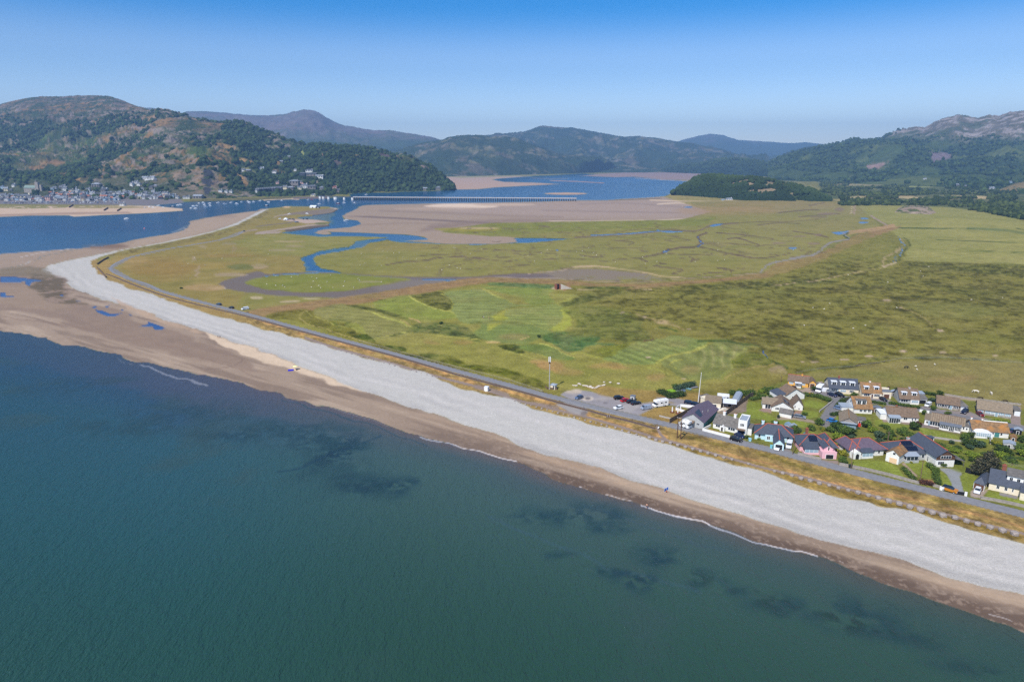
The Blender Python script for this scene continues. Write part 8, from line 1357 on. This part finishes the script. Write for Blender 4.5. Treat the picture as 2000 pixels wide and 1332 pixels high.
# the big conifer
e = empty('conifer_tree', g3(*v5(1375, 735)), 0, 'big spreading dark conifer behind the hipped roof garage', 'tree'); lob = [(0, 0, 2.2, 4.3, 4.3, 1.6), (0, 0, 4.2, 3.6, 3.6, 1.8), (.4, 0, 6.0, 2.6, 2.6, 1.6), (.2, 0, 7.6, 1.4, 1.4, 1.3)]; rr = random.Random(4)
for k in range(26): a = rr.uniform(0, 6.28); z = rr.uniform(1.2, 6.8); R_ = 4.7 - z * .45; lob.append((R_ * math.cos(a), R_ * math.sin(a), z, 1.3, 1.3, .5))
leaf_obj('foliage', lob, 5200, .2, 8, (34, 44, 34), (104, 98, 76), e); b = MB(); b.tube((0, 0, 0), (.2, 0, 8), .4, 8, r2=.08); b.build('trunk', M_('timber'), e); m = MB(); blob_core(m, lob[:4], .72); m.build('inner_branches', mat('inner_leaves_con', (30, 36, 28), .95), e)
e = empty('swing_frame', g3(*v2(385, 960)), -.5, 'plain wooden swing frame in the garden above the solar panels', 'swing frame'); b = MB(); b.box(-1.2, -1.05, -.08, .08, 0, 2.2); b.box(1.05, 1.2, -.08, .08, 0, 2.2); b.build('post', M_('wood'), e); b = MB(); b.box(-1.3, 1.3, -.07, .07, 2.2, 2.32); b.build('beam', M_('wood'), e)
for i, (p, c, l) in enumerate([(v1(295, 1075), (150, 200, 220), 'pale blue bin under the pale blue cottage'), (v1(575, 1168), (120, 190, 200), 'turquoise bin at the porch of the pale blue cottage'), (v4(802, 490), (40, 52, 44), 'dark green bin at the pole by the road'), (v1(1717, 885), (210, 60, 40), 'red gas bottle by the tan bungalow annexe'), (v1(668, 775), (40, 70, 60), 'green tank beside the low white garage')]):
    e = empty('wheelie_bin', g3(*p), i, l, 'bin'); b = MB(); b.prism([(-.35, 0), (.35, 0), (.45, 1.1), (-.45, 1.1)], -.4, .4, 'y'); b.build('bin_body', mat('plastic_%d' % c[0], c, .5), e); b = MB(); b.box(-.5, .5, -.45, .45, 1.1, 1.2); b.build('lid', mat('plastic_%d' % c[0], c, .5), e)
# ---- people on the beach and the links
pl = lambda x, y: g3(x, y)
person(pl(943, 622), .5, (40, 40, 60), (50, 50, 70), 'golfer in dark clothes on the fairway, left of the pair', 'walk'); person(pl(945, 622.5), 2, (230, 230, 235), (40, 50, 80), 'golfer in a white top on the fairway beside the dark one', 'stand'); person(pl(955, 623.5), 1, (220, 120, 80), (190, 180, 160), 'golfer in an orange top on the fairway, right of the pair', 'walk')
person(pl(1263, 993), -.6, None, (60, 60, 70), 'bather in dark trunks standing at the water edge', 'stand'); person(pl(1301, 961.5), 1.2, (190, 70, 60), (90, 60, 60), 'person in red sitting on the sand by the blue windbreak', 'sit'); person(pl(430, 661), .4, (60, 60, 80), (50, 50, 60), 'walker in dark clothes far along the sand, right of two', 'walk'); person(pl(426, 660.5), .4, (110, 110, 120), (50, 50, 60), 'walker in grey clothes far along the sand, left of two', 'walk')
person(pl(579, 723.5), 2, (40, 40, 50), (40, 40, 50), 'person in black sitting beside the yellow and white parasol', 'sit'); person(pl(1300.5, 842.5), 0, (90, 130, 110), (60, 70, 80), 'person standing beside the cross path near the track', 'stand') if False else None
e = empty('windbreak', pl(1297, 961), .5, 'blue and white windbreak on the sand near the shingle', 'windbreak'); b = MB(); b.prism([(0, 0), (2.2, .6), (2.2, .66), (0, .06)], 0, 1.0, 'z'); b.build('cloth', mat('cloth_blue', (50, 110, 200), .9), e)
for x, y in ((0, 0), (1.1, .3), (2.2, .6)): b = MB(); b.cyl(x, y, 0, 1.2, .03); b.build('stick', M_('whitef'), e)
e = empty('beach_towel', pl(1292.5, 956.5), .4, 'white and turquoise towel on the sand beside the windbreak', 'towel'); b = MB(); b.box(-1, 1, -.5, .5, .02, .06); b.build('cloth', mat('towel_white', (226, 240, 244), .9), e)
def parasol(px, py, c, label, r=1.3):
    e = empty('beach_parasol', pl(px, py), 0, label, 'parasol'); b = MB(); b.cyl(0, 0, 0, 2.0, .03); b.build('pole', M_('whitef'), e); V = [(0, 0, 2.2)] + [(r * math.cos(a * .785), r * math.sin(a * .785), 1.75) for a in range(8)] + [(0, 0, 2.12)]; mesh_obj('canopy', V, [(0, 1 + i, 1 + (i + 1) % 8) for i in range(8)] + [(9, 1 + (i + 1) % 8, 1 + i) for i in range(8)], mat('canopy_%d' % c[0], c, .8), e)
parasol(577, 722, (238, 232, 170), 'yellow and white parasol on the pale sand'); e = empty('beach_towel', pl(568, 723.5), .3, 'deep blue beach mat left of the parasol', 'towel'); b = MB(); b.box(-1.3, 1.3, -1, 1, .02, .3); b.build('cloth', mat('towel_blue', (40, 40, 190), .9), e)
# ---- horses and sheep
def beast(name, J, ed, R, m, root): 
    bm = bmesh.new(); lay = bm.verts.layers.skin.verify(); vs = []
    for i, (c, r) in enumerate(zip(J, R)): v = bm.verts.new(c); v[lay].radius = (r[0], r[1]) if hasattr(r, '__len__') else (r, r); v[lay].use_root = i == root; vs.append(v)
    for a, c in ed: bm.edges.new((vs[a], vs[c]))
    me = bpy.data.meshes.new(name); bm.to_mesh(me); bm.free(); me.materials.append(m); o = bpy.data.objects.new(name, me); COL.objects.link(o); k = o.modifiers.new('skin', 'SKIN'); k.use_smooth_shade = True; u = o.modifiers.new('sub', 'SUBSURF'); u.levels = 1; u.render_levels = 1
    dg = bpy.context.evaluated_depsgraph_get(); ev = o.evaluated_get(dg); m2 = bpy.data.meshes.new_from_object(ev); o.modifiers.clear(); o.data = m2; o.data.name = name; return o
HJ = [(-.75, 0, 1.15), (0, 0, 1.1), (.65, 0, 1.15), (1.05, 0, 1.2), (1.35, 0, .75), (1.5, 0, .3), (1.62, 0, .12)]; HR = [.26, .3, .27, .15, .11, .1, .07]; HE = [(0, 1), (1, 2), (2, 3), (3, 4), (4, 5), (5, 6)]
for x, sy in ((-.75, -.17), (-.75, .17), (.65, -.17), (.65, .17)):
    n = len(HJ); bk = x < 0; HJ += [(x, sy, .85), (x + (.12 if bk else 0), sy, .62), (x - (.12 if bk else 0), sy, .42 if bk else .4), (x, sy, .04)]; HR += [.14, .09, .05, .045]; HE += [(0 if bk else 2, n), (n, n + 1), (n + 1, n + 2), (n + 2, n + 3)]
n = len(HJ); HJ += [(-1.02, 0, 1.15), (-1.12, 0, .6)]; HR += [.06, .05]; HE += [(0, n), (n, n + 1)]
for x, y, rz, c, l in [(1906, 767.5, 2.6, (226, 218, 204), 'white horse grazing side on behind the long bungalow'), (1935.5, 771, 1.3, (224, 214, 200), 'white horse seen end on in the paddock, right of the other'), (1914.5, 781, 2.9, (52, 40, 34), 'dark brown horse grazing against the paddock wall'), (1962.5, 787, 2.9, (46, 34, 30), 'dark horse grazing at the right of the paddock wall'), (1769.5, 720, 0, (34, 34, 40), 'black horse lying low in the far paddock')]:
    o = beast('horse', HJ, HE, HR, mat('coat_%d' % c[0], c, .7), 1); o.location = g3(x, y); o.rotation_euler = (0, 0, rz); tag(o, l, 'horse', 'horses in the paddock')
SJ = [(-.35, 0, .55), (0, 0, .58), (.32, 0, .58), (.52, 0, .5), (.68, 0, .36)]; SR = [.22, .26, .22, .09, .08]; SE = [(0, 1), (1, 2), (2, 3), (3, 4)]
for x, sy in ((-.3, -.13), (-.3, .13), (.28, -.13), (.28, .13)): n = len(SJ); SJ += [(x, sy, .35), (x, sy, .03)]; SR += [.07, .04]; SE += [(0 if x < 0 else 2, n), (n, n + 1)]
s0 = beast('sheep', SJ, SE, SR, mat('fleece', (206, 198, 176), .95), 1); first = True; rg = np.random.default_rng(12)
FL = [('sheep grazing on the green island inside the muddy creek loop', 'sheep on the creek island', ISL, 22), ('sheep grazing on the wide salt marsh beyond the embankment', 'sheep on the salt marsh', [(640, 500), (760, 480), (1000, 482), (1500, 470), (1480, 525), (1120, 516), (900, 532), (680, 522)], 40), ('sheep on the dry grass behind the spit road', 'sheep behind the spit road', [(300, 500), (420, 480), (520, 480), (560, 500), (480, 520), (380, 530)], 8), ('sheep in the rushy pasture beyond the links', 'sheep in the rushy pasture', [(1520, 580), (1660, 500), (1950, 530), (1990, 600), (1700, 660), (1550, 640)], 14), ('sheep in the near paddock', 'sheep in the near paddock', [(1780, 702), (1850, 704), (1860, 740), (1780, 730)], 3)]
for l, gname, pg, cnt in FL:
    P_ = np.array(pg, float); k = 0
    while k < cnt:
        x = rg.uniform(P_[:, 0].min(), P_[:, 0].max()); y = rg.uniform(P_[:, 1].min(), P_[:, 1].max())
        if sdist(pg, np.array([x]), np.array([y]))[0] < 2: continue
        k += 1; o = s0 if first else s0.copy()
        if not first: COL.objects.link(o)
        first = False; o.location = g3(x, y); o.rotation_euler = (0, 0, rg.uniform(0, 6.28)); o.scale = (1.15,) * 3; tag(o, l, 'sheep', gname)
# timber groyne wreck and brick outlet on the marsh side
e = empty('sluice_house', g3(1091, 566), .3, 'dark brick sluice opening in the orange embankment', 'sluice'); b = MB(); b.box(-1.8, -1.2, 0, 4, 0, 4); b.box(1.2, 1.8, 0, 4, 0, 4); b.box(-1.8, 1.8, 4, 4.6, 0, 4); b.build('brick_wall', M_('brick'), e); b = MB(); b.box(-1.2, 1.2, 2, 3.9, 0, 3.9); b.build('opening', M_('dark'), e); b = MB(); b.prism([(1.8, 0), (12, 0), (4, 3.4), (1.8, 3.6)], 0, 4, 'y'); b.build('stone_ramp', M_('rock'), e)
for (pts, l) in [([(190, 517), (202, 509), (212, 504)], 'long dark timber revetment on the spit dunes'), ([(190, 524), (207, 543)], 'old sleeper barrier at the shingle edge of the spit')]: wall_line(pts, .5, 1.4, 'wood', l, 'timber_revetment', 'revetment', 4)
# ================================================================ the far town, harbour, viaduct and spit
TM = {}
def tmesh(wc, rc, st):
    k = (wc, rc, st)
    if k in TM: return TM[k]
    b = MB(); b.box(-.5, .5, -.5, .5, -.5, .62, 0); cols = {'w': (214, 214, 212), 'c': (216, 206, 178), 's': (128, 122, 118), 'd': (72, 74, 84), 'b': (170, 196, 216), 'k': (204, 168, 160)}
    if st == 'g': b.prism([(-.56, .6), (.56, .6), (0, .98)], -.54, .54, 'x', 1)
    elif st == 'e': b.prism([(-.56, .6), (.56, .6), (0, 1.0)], -.54, .54, 'y', 1)
    else: b.add([(-.56, -.56, .62), (.56, -.56, .62), (.56, .56, .62), (-.56, .56, .62), (-.2, 0, .9), (.2, 0, .9)], [(0, 1, 5, 4), (1, 2, 5), (2, 3, 4, 5), (3, 0, 4), (3, 2, 1, 0)], 1)
    for x in (-.34, 0, .34):
        for z in (.12, .38): b.box(x - .08, x + .08, -.52, -.49, z, z + .15, 2)
    b.box(.3, .42, -.08, .08, .6, 1.06, 0)
    me = bpy.data.meshes.new('town_house'); me.from_pydata(b.v, [], b.f); me.polygons.foreach_set('material_index', b.m)
    for m in (mat('town_wall_' + wc, cols[wc], .85), mat('town_roof_' + rc, {'g': (98, 102, 112), 'l': (140, 146, 156), 'r': (150, 96, 76)}[rc], .7), M_('glass')): me.materials.append(m)
    bm = bmesh.new(); bm.from_mesh(me); bmesh.ops.recalc_face_normals(bm, faces=bm.faces); bm.to_mesh(me); bm.free(); TM[k] = me; return me
CN = {'w': 'white', 'c': 'cream', 's': 'grey stone', 'd': 'dark slate', 'b': 'pale blue', 'k': 'pinkish'}
def thouse(px, py, w, h, wc, rc, st, where, group, rz=0, d=None, name='town_house', label=None):
    p = hit(px, py); o = bpy.data.objects.new(name, tmesh(wc, rc, st)); COL.objects.link(o); o.location = p; o.rotation_euler = (0, 0, rz); s = w * p.y * 1.03 / 1333 if w < 40 else w; s = w * (p.y / 1333.); o.scale = (s, d or s * .8, h * (p.y / 1333.) * 1.05)
    tag(o, label or '%s %s house %s' % (CN[wc], {'g': 'gabled', 'e': 'end on gabled', 'h': 'hipped roof'}[st], where), 'house', group); return o
rr = random.Random(21)
def pick(): return rr.choice('wwwwwcssdb'), rr.choice('ggglr'), rr.choice('ggeh')
for y0, n, x0, x1, wh in [(391.5, 44, 0, 232, 'in the front row of the harbour town'), (388, 46, 2, 335, 'in the second row of the harbour town'), (384.5, 42, 0, 345, 'in the packed middle of the harbour town'), (380.5, 36, 88, 330, 'at the back of the harbour town')]:
    for i in range(n):
        x = x0 + (x1 - x0) * (i + rr.random() * .8) / n; wc, rc, st = pick()
        if y0 > 391 and 100 < x < 150 and rr.random() < .5: continue
        if y0 < 389 and 38 < x < 92 and y0 < 386: continue
        thouse(x, y0 + rr.uniform(-1, 1), rr.uniform(4.5, 8.5), rr.uniform(4.2, 7), wc, rc, st, wh, 'houses of the harbour town', rr.uniform(-.4, .4))
for x, y in [(5, 368), (12, 372), (28, 365), (22, 374), (103, 372), (108, 370), (120, 370), (125, 367), (128, 372), (140, 374), (148, 371), (152, 376), (165, 381), (173, 373), (187, 364), (193, 364), (200, 369), (207, 373), (243, 375), (250, 379), (256, 378), (262, 375), (268, 371), (272, 376), (278, 371), (282, 350), (287, 351), (292, 350.5), (300, 350), (304, 355), (258, 362), (272, 362), (284, 362), (266, 358), (296, 369), (304, 367), (300, 376), (307, 374), (312, 386), (318, 385), (325, 385), (330, 384), (336, 385), (342, 384.5), (347, 388), (360, 388.5), (367, 388)]:
    wc, rc, st = rr.choice('wwwcsb'), rr.choice('ggl'), rr.choice('geh'); thouse(x, y, rr.uniform(5, 8.5), rr.uniform(4.5, 6.5), wc, rc, st, 'on the slope ' + ('left of the church' if x < 50 else 'between church and grey hotel' if x < 183 else 'near the grey hotel' if x < 230 else 'under the crag, highest rows' if y < 364 else 'under the crag, lower rows' if y < 380 else 'by the quay under the crag'), 'houses on the slope above the harbour town', rr.uniform(-.3, .3))
for x, y, w, h, wc, rc, st, l in [(190, 366, 15, 9, 's', 'l', 'h', 'large grey stone hotel alone below the wooded slope'), (203, 376, 10, 8, 's', 'g', 'e', 'tall stone house right of the grey hotel'), (51, 390, 22, 11, 'c', 'g', 'h', 'long cream four storey hotel on the town front'), (95, 392, 12, 10, 'k', 'g', 'e', 'gabled pinkish stone chapel in the town front'), (165, 392, 9, 13, 's', 'g', 'e', 'tall narrow stone house in the town front'), (388, 388, 16, 7.5, 's', 'l', 'g', 'long stone building with pale roof under the crag'), (240, 402.5, 9, 7, 'w', 'g', 'h', 'square white building on the beach edge of the town'), (431, 375, 7, 5, 'w', 'g', 'e', 'small white gabled house under the dark crag'), (442, 376, 5.5, 5, 'w', 'g', 'e', 'left one of the pair of white cottages under the woods'), (451, 376, 6, 5, 'w', 'g', 'e', 'right one of the pair of white cottages under the woods'),
    (474, 334, 9, 4, 'w', 'g', 'g', 'white house by the pale meadow in the woods'), (485, 335, 10, 3.5, 's', 'l', 'g', 'low grey roofed building by the pale meadow'), (511, 331, 11, 4.5, 'w', 'l', 'h', 'white house with pale roof high in the woods'), (536.5, 337, 8, 4, 'w', 'g', 'e', 'white house in the middle of the woods'), (565, 308, 5, 3, 's', 'l', 'g', 'grey house highest in the woods'), (550, 317, 6, 3, 's', 'l', 'g', 'small grey house under the wooded ridge'), (577, 333, 5, 3, 'w', 'g', 'g', 'small white house left of the estate in the woods'), (605, 335, 13, 4, 'w', 'g', 'g', 'topmost long white building of the estate in the woods'), (589, 341, 16, 3.5, 'd', 'g', 'g', 'dark roofed row on the left of the estate in the woods'), (610, 342, 18, 4, 's', 'g', 'g', 'long dark roofed row in the middle of the estate'), (625, 347, 14, 5, 'w', 'l', 'g', 'pale building at the lower right of the estate in the woods'),
    (575.5, 358.5, 17, 7, 's', 'l', 'h', 'big grey stone house with many windows above the terrace'), (590, 358, 10, 4, 'k', 'g', 'g', 'pinkish house right of the big grey stone house'), (542.5, 359, 6, 5, 'k', 'g', 'e', 'pinkish gabled house above the end of the terrace'), (595.5, 368, 12, 9, 'w', 'g', 'h', 'tall white house in the shoreline group'), (585, 369.5, 10, 5.5, 'c', 'g', 'g', 'cream house left of the tall white house'), (610, 368.5, 15, 7, 's', 'g', 'h', 'grey stone house right of the tall white house'), (628.5, 370.5, 8, 6, 's', 'l', 'e', 'small grey house at the right of the shoreline group'), (557.5, 368, 8, 5.5, 'c', 'g', 'g', 'cream house at the right end of the terrace'), (568, 370, 12, 6, 's', 'l', 'h', 'grey and white house between terrace and tall white house'), (654, 370, 8, 6.5, 'k', 'r', 'e', 'red roofed house near the viaduct abutment'), (660, 375, 9, 6, 's', 'g', 'e', 'dark gabled house just above the viaduct abutment'), (829.5, 370.5, 10, 4, 's', 'l', 'g', 'low stone boathouse under the wooded point'), (856, 370.5, 9, 6, 's', 'l', 'e', 'grey stone house at the tip of the wooded point'), (612, 384, 9, 5, 'c', 'l', 'e', 'small stone gabled hut on the quay beside the viaduct'),
    (1806.5, 350.5, 5, 3, 'w', 'g', 'g', 'white house in the woods of the right hand hill'), (1868, 363, 7, 3.5, 's', 'l', 'g', 'grey farmhouse at the foot of the right hand hill'), (1885, 365, 6, 3, 's', 'l', 'h', 'pale barn right of the grey farmhouse'), (1936, 369, 9, 3.5, 'w', 'l', 'g', 'white barn beside the yellow hillside field'), (1973, 357, 5, 3.5, 'b', 'g', 'e', 'blue white house above the yellow hillside field'), (1735, 399.5, 6, 3, 'w', 'l', 'g', 'white caravan like hut behind the green fields'), (1698, 397, 9, 2.2, 'k', 'r', 'g', 'low orange red shed behind the green fields'), (1424, 391, 11, 4.5, 'w', 'l', 'h', 'white marquee at the foot of the wooded knoll'), (1412, 391.5, 6, 2.5, 'b', 'l', 'g', 'small blue white store beside the marquee')]:
    thouse(x, y, w, h, wc, rc, st, '', 'single houses round the estuary', 0, label=l)
for i in range(13): thouse(502 + i * 3.95, 375.6 - i * .30, 4.0, 7.4, 'w' if i == 0 else 'd', 'g', 'g', '', 'houses of the dark terrace', label='white end house of the long dark terrace' if i == 0 else ORD(i) + ' dark stone terrace house counted from the white end house', d=12)
def H3(name, px, py, label, cat): p = hit(px, py); return empty(name, p, 0, label, cat), p.y / 1333.
e, s = H3('church', 60, 377, 'dark stone church with green roof and square tower above the town', 'church'); b = MB(); b.box(-12 * s, 10 * s, 0, 14, -2, 9 * s); b.build('nave', M_('stone'), e); b = MB(); b.prism([(-1, 9 * s), (15, 9 * s), (7, 14 * s)], -12 * s, 10 * s, 'x'); b.build('roof', mat('copper_green_roof', (120, 138, 130), .7), e)
b = MB(); b.box(10 * s, 16 * s, 0, 9, -2, 20 * s); b.box(17.5 * s, 21 * s, 2, 9, -2, 15 * s); o = b.build('tower', M_('stone'), e); b = MB(); b.cyl(12.2 * s, 3, 20 * s, 25 * s, 1.9 * s, .1, 8); b.build('spire', M_('greyroof'), o)
# cars massed on the seafront car park
CM = []
for c in ((210, 214, 218), (60, 70, 96), (34, 36, 42), (150, 154, 160), (150, 60, 56), (110, 130, 160)):
    b = MB(); b.prism([(-2, .3), (-2.1, .8), (-1.1, .95), (-.5, 1.45), (1.2, 1.45), (1.9, .95), (2.1, .8), (2, .3)], -.85, .85, 'y', 0); b.prism([(-.95, .98), (-.45, 1.38), (1.1, 1.38), (1.7, 1.0)], -.87, .87, 'y', 1); me = bpy.data.meshes.new('parked_car'); me.from_pydata(b.v, [], b.f); me.polygons.foreach_set('material_index', b.m); me.materials.append(mat('far_paint_%d' % c[0], c, .3)); me.materials.append(M_('glass')); CM.append(me)
for i in range(190):
    x = rr.uniform(2, 236); y = rr.choice([394, 395.2, 396.5, 397.6]) + rr.uniform(-.3, .3); o = bpy.data.objects.new('parked_car', rr.choice(CM)); COL.objects.link(o); o.location = g3(x, y); o.rotation_euler = (0, 0, rr.choice([0, 1.57]) + rr.uniform(-.2, .2)); tag(o, 'small parked car in the crowded seafront car park across the water', 'car', 'cars in the seafront car park')
for x, y, m, l in [(565.5, 429.3, 1, 'dark car beside the white dome on the spit'), (571.5, 429.4, 1, 'dark blue car right of the white dome, left one'), (574, 429.8, 1, 'dark blue car right of the white dome, right one'), (577, 434.6, 5, 'pale blue car on the spit gravel'), (581, 434.9, 1, 'navy car on the spit gravel'), (546.5, 428, 0, 'white van like vehicle left of the white dome'), (599.5, 429, 2, 'dark vehicle on the tip of the spit gravel'), (592.5, 429, 2, 'small dark vehicle left of the other on the spit tip')]:
    o = bpy.data.objects.new('parked_car', CM[m]); COL.objects.link(o); o.location = g3(x, y); o.scale = (1.15,) * 3; o.rotation_euler = (0, 0, x); tag(o, l, 'car', 'cars on the spit')
e = empty('dome_tent', g3(558.5, 430.5), 0, 'round white dome tent beside the parked cars on the spit', 'dome tent'); V, F = ICO2; mesh_obj('canvas', [(v[0] * 4.2, v[1] * 4.2, max(0, v[2] * 4.4)) for v in V], F.tolist(), M_('whiter'), e, None, True); b = MB(); b.box(-.6, .6, -4.4, -4.0, 0, 2); b.build('door', M_('dark'), e)
H = House('boathouse', (605, 406.3), (616, 406.6), 'white roofed low station building near the tip of the spit', 'station'); L = H.L; H.wall(0, L, 0, 9, 0, 2.6, 'white'); H.gable(0, L, 0, 9, 2.6, 2.4, 'x', 'whiter', .6); H.door('f', L * .5, 3, 2.2, 0, 'dark')
H = House('shed', (618, 407), (624, 407), 'dark shed right of the white roofed station building', 'shed'); L = H.L; H.wall(0, L, 0, 5, 0, 2.2, 'fence'); H.gable(0, L, 0, 5, 2.2, 1.2, 'x', 'slate'); H.door('f', L / 2, 1.5, 1.9, 0, 'whiter')
# ---- boats
def B_(x, y): return (240 + x / 6.66, 280 + y / 6.66)
def D_(x, y): return (460 + x / 6.66, 280 + y / 6.66)
bo = [B_(*q) for q in [(285, 842), (345, 834), (395, 842), (525, 838), (463, 815), (720, 808), (748, 804), (885, 848), (915, 823), (960, 816), (945, 852), (988, 785), (1045, 778), (1062, 802), (1075, 830), (1130, 785), (1135, 815), (1240, 778), (1322, 793), (1405, 775), (1480, 790), (1545, 765), (1625, 758), (1645, 773), (1700, 765), (1785, 750), (1892, 770)]] + [D_(*q) for q in [(430, 770), (600, 748), (1410, 778), (1545, 776), (700, 922), (930, 920), (1440, 1008), (1700, 672), (945, 735)]]
bo.sort()
for i, (x, y) in enumerate(bo): rowboat(x, y, rr.uniform(6, 9.5), rr.uniform(-.5, .5) + (3.14 if i % 2 else 0), (226, 226, 224) if i % 4 else (190, 200, 210), ORD(i + 1) + ' white motor boat from the left in the channel between town and spit', 'motor_boat', 'boats moored in the channel', (216, 218, 222))
rowboat(*B_(1870, 818), 10, 0, (26, 40, 60), 'dark hulled work boat in the channel off the shingle spit', 'work_boat', cover=(226, 226, 226)); rowboat(*D_(970, 942), 8, .3, (206, 180, 90), 'yellow brown boat drawn up on the stony spit'); rowboat(*D_(990, 736), 7, 0, (190, 80, 56), 'red orange boat below the quay wall')
for q, c, l, h in [(D_(1085, 797), (230, 230, 230), 'white sailing boat with tall mast off the spit tip', 13), (D_(1335, 788), (170, 70, 60), 'red hulled sailing boat nearer the viaduct', 11), (B_(650, 832), (80, 70, 66), 'dark two masted boat at the harbour sand', 12)]: rowboat(*q, 9, .3, c, l, 'sailing_boat', cover=(224, 224, 226), mast=h)
rowboat(247, 428, 8, 3.3, (232, 232, 230), 'white speedboat with wake crossing the blue inlet', 'speedboat', cover=(222, 224, 226))
e = empty('mooring_buoy', g3(282, 446.5), 0, 'small pink buoy floating in the inlet', 'buoy'); V, F = ICO1; mesh_obj('float', (V * 1.2).tolist(), F.tolist(), mat('buoy_pink', (220, 130, 130), .5), e)
# ---- viaduct
a, c = g3(690, 390.6), g3(1126, 393.4); d = c - a; L = d.length; e = empty('railway_viaduct', a, math.atan2(d.y, d.x), 'long low timber railway viaduct crossing the estuary mouth', 'viaduct'); b = MB(); b.box(0, L, -2.6, 2.6, 6.0, 6.9); b.build('deck', mat('viaduct_deck', (176, 172, 172), .9), e); b = MB(); b.box(0, L, -2.7, -2.6, 7.0, 8.0); b.box(0, L, 2.6, 2.7, 7.0, 8.0); b.build('parapet', mat('viaduct_rail', (196, 190, 186), .8), e)
for i in range(100): x = L * (i + .5) / 100; b = MB(); b.box(x - 1.2, x + 1.2, -2.4, 2.4, -1, 6.0); b.build('pier', mat('viaduct_piles', (62, 62, 66), .9), e)
A = g3(622, 388.2) - a; ca, sa = math.cos(-e.rotation_euler.z), math.sin(-e.rotation_euler.z); ax, ay = A.x * ca - A.y * sa, A.x * sa + A.y * ca; b = MB(); b.tube((ax, ay, 6.6), (0, 0, 6.6), 1.6, 4); b.build('steel_span', M_('slate'), e)
for t in (.05, .15, .3, .5, .75, .98):
    b = MB(); b.cyl(ax * (1 - t), ay * (1 - t), -1, 5.2, 3.2 if t not in (.5,) else 5, None, 12); b.build('caisson', M_('white'), e)
rr = random.Random(31)
for i, (x, y) in enumerate([(138, 404), (206, 410), (232, 411)]): wall_line([(x - 3, y + 2), (x + 5, y - 3)], 1, 2.2, 'timber', ['dark groyne at the left on the town beach', 'short dark groyne in the middle of the town beach', 'short dark groyne at the right of the town beach'][i], 'groyne', 'groyne', 8)
# ---------------------------------------------------------------- air
hz = mesh_obj('haze', [(x, y, z) for z in (-5, 760) for y in (-600, 13500) for x in (-9000, 9000)], [(0, 2, 3, 1), (4, 5, 7, 6), (0, 1, 5, 4), (2, 6, 7, 3), (0, 4, 6, 2), (1, 3, 7, 5)], [])
hm = bpy.data.materials.new('haze'); hm.use_nodes = True; hn = hm.node_tree; hn.nodes.clear()
out = hn.nodes.new("ShaderNodeOutputMaterial"); pv = hn.nodes.new("ShaderNodeVolumePrincipled")
pv.inputs['Color'].default_value = (0.34, 0.6, 1.0, 1); pv.inputs['Density'].default_value = 0.000105; pv.inputs['Anisotropy'].default_value = 0.06
hn.links.new(pv.outputs[0], out.inputs['Volume']); hz.data.materials.append(hm); tag(hz, kind='stuff')
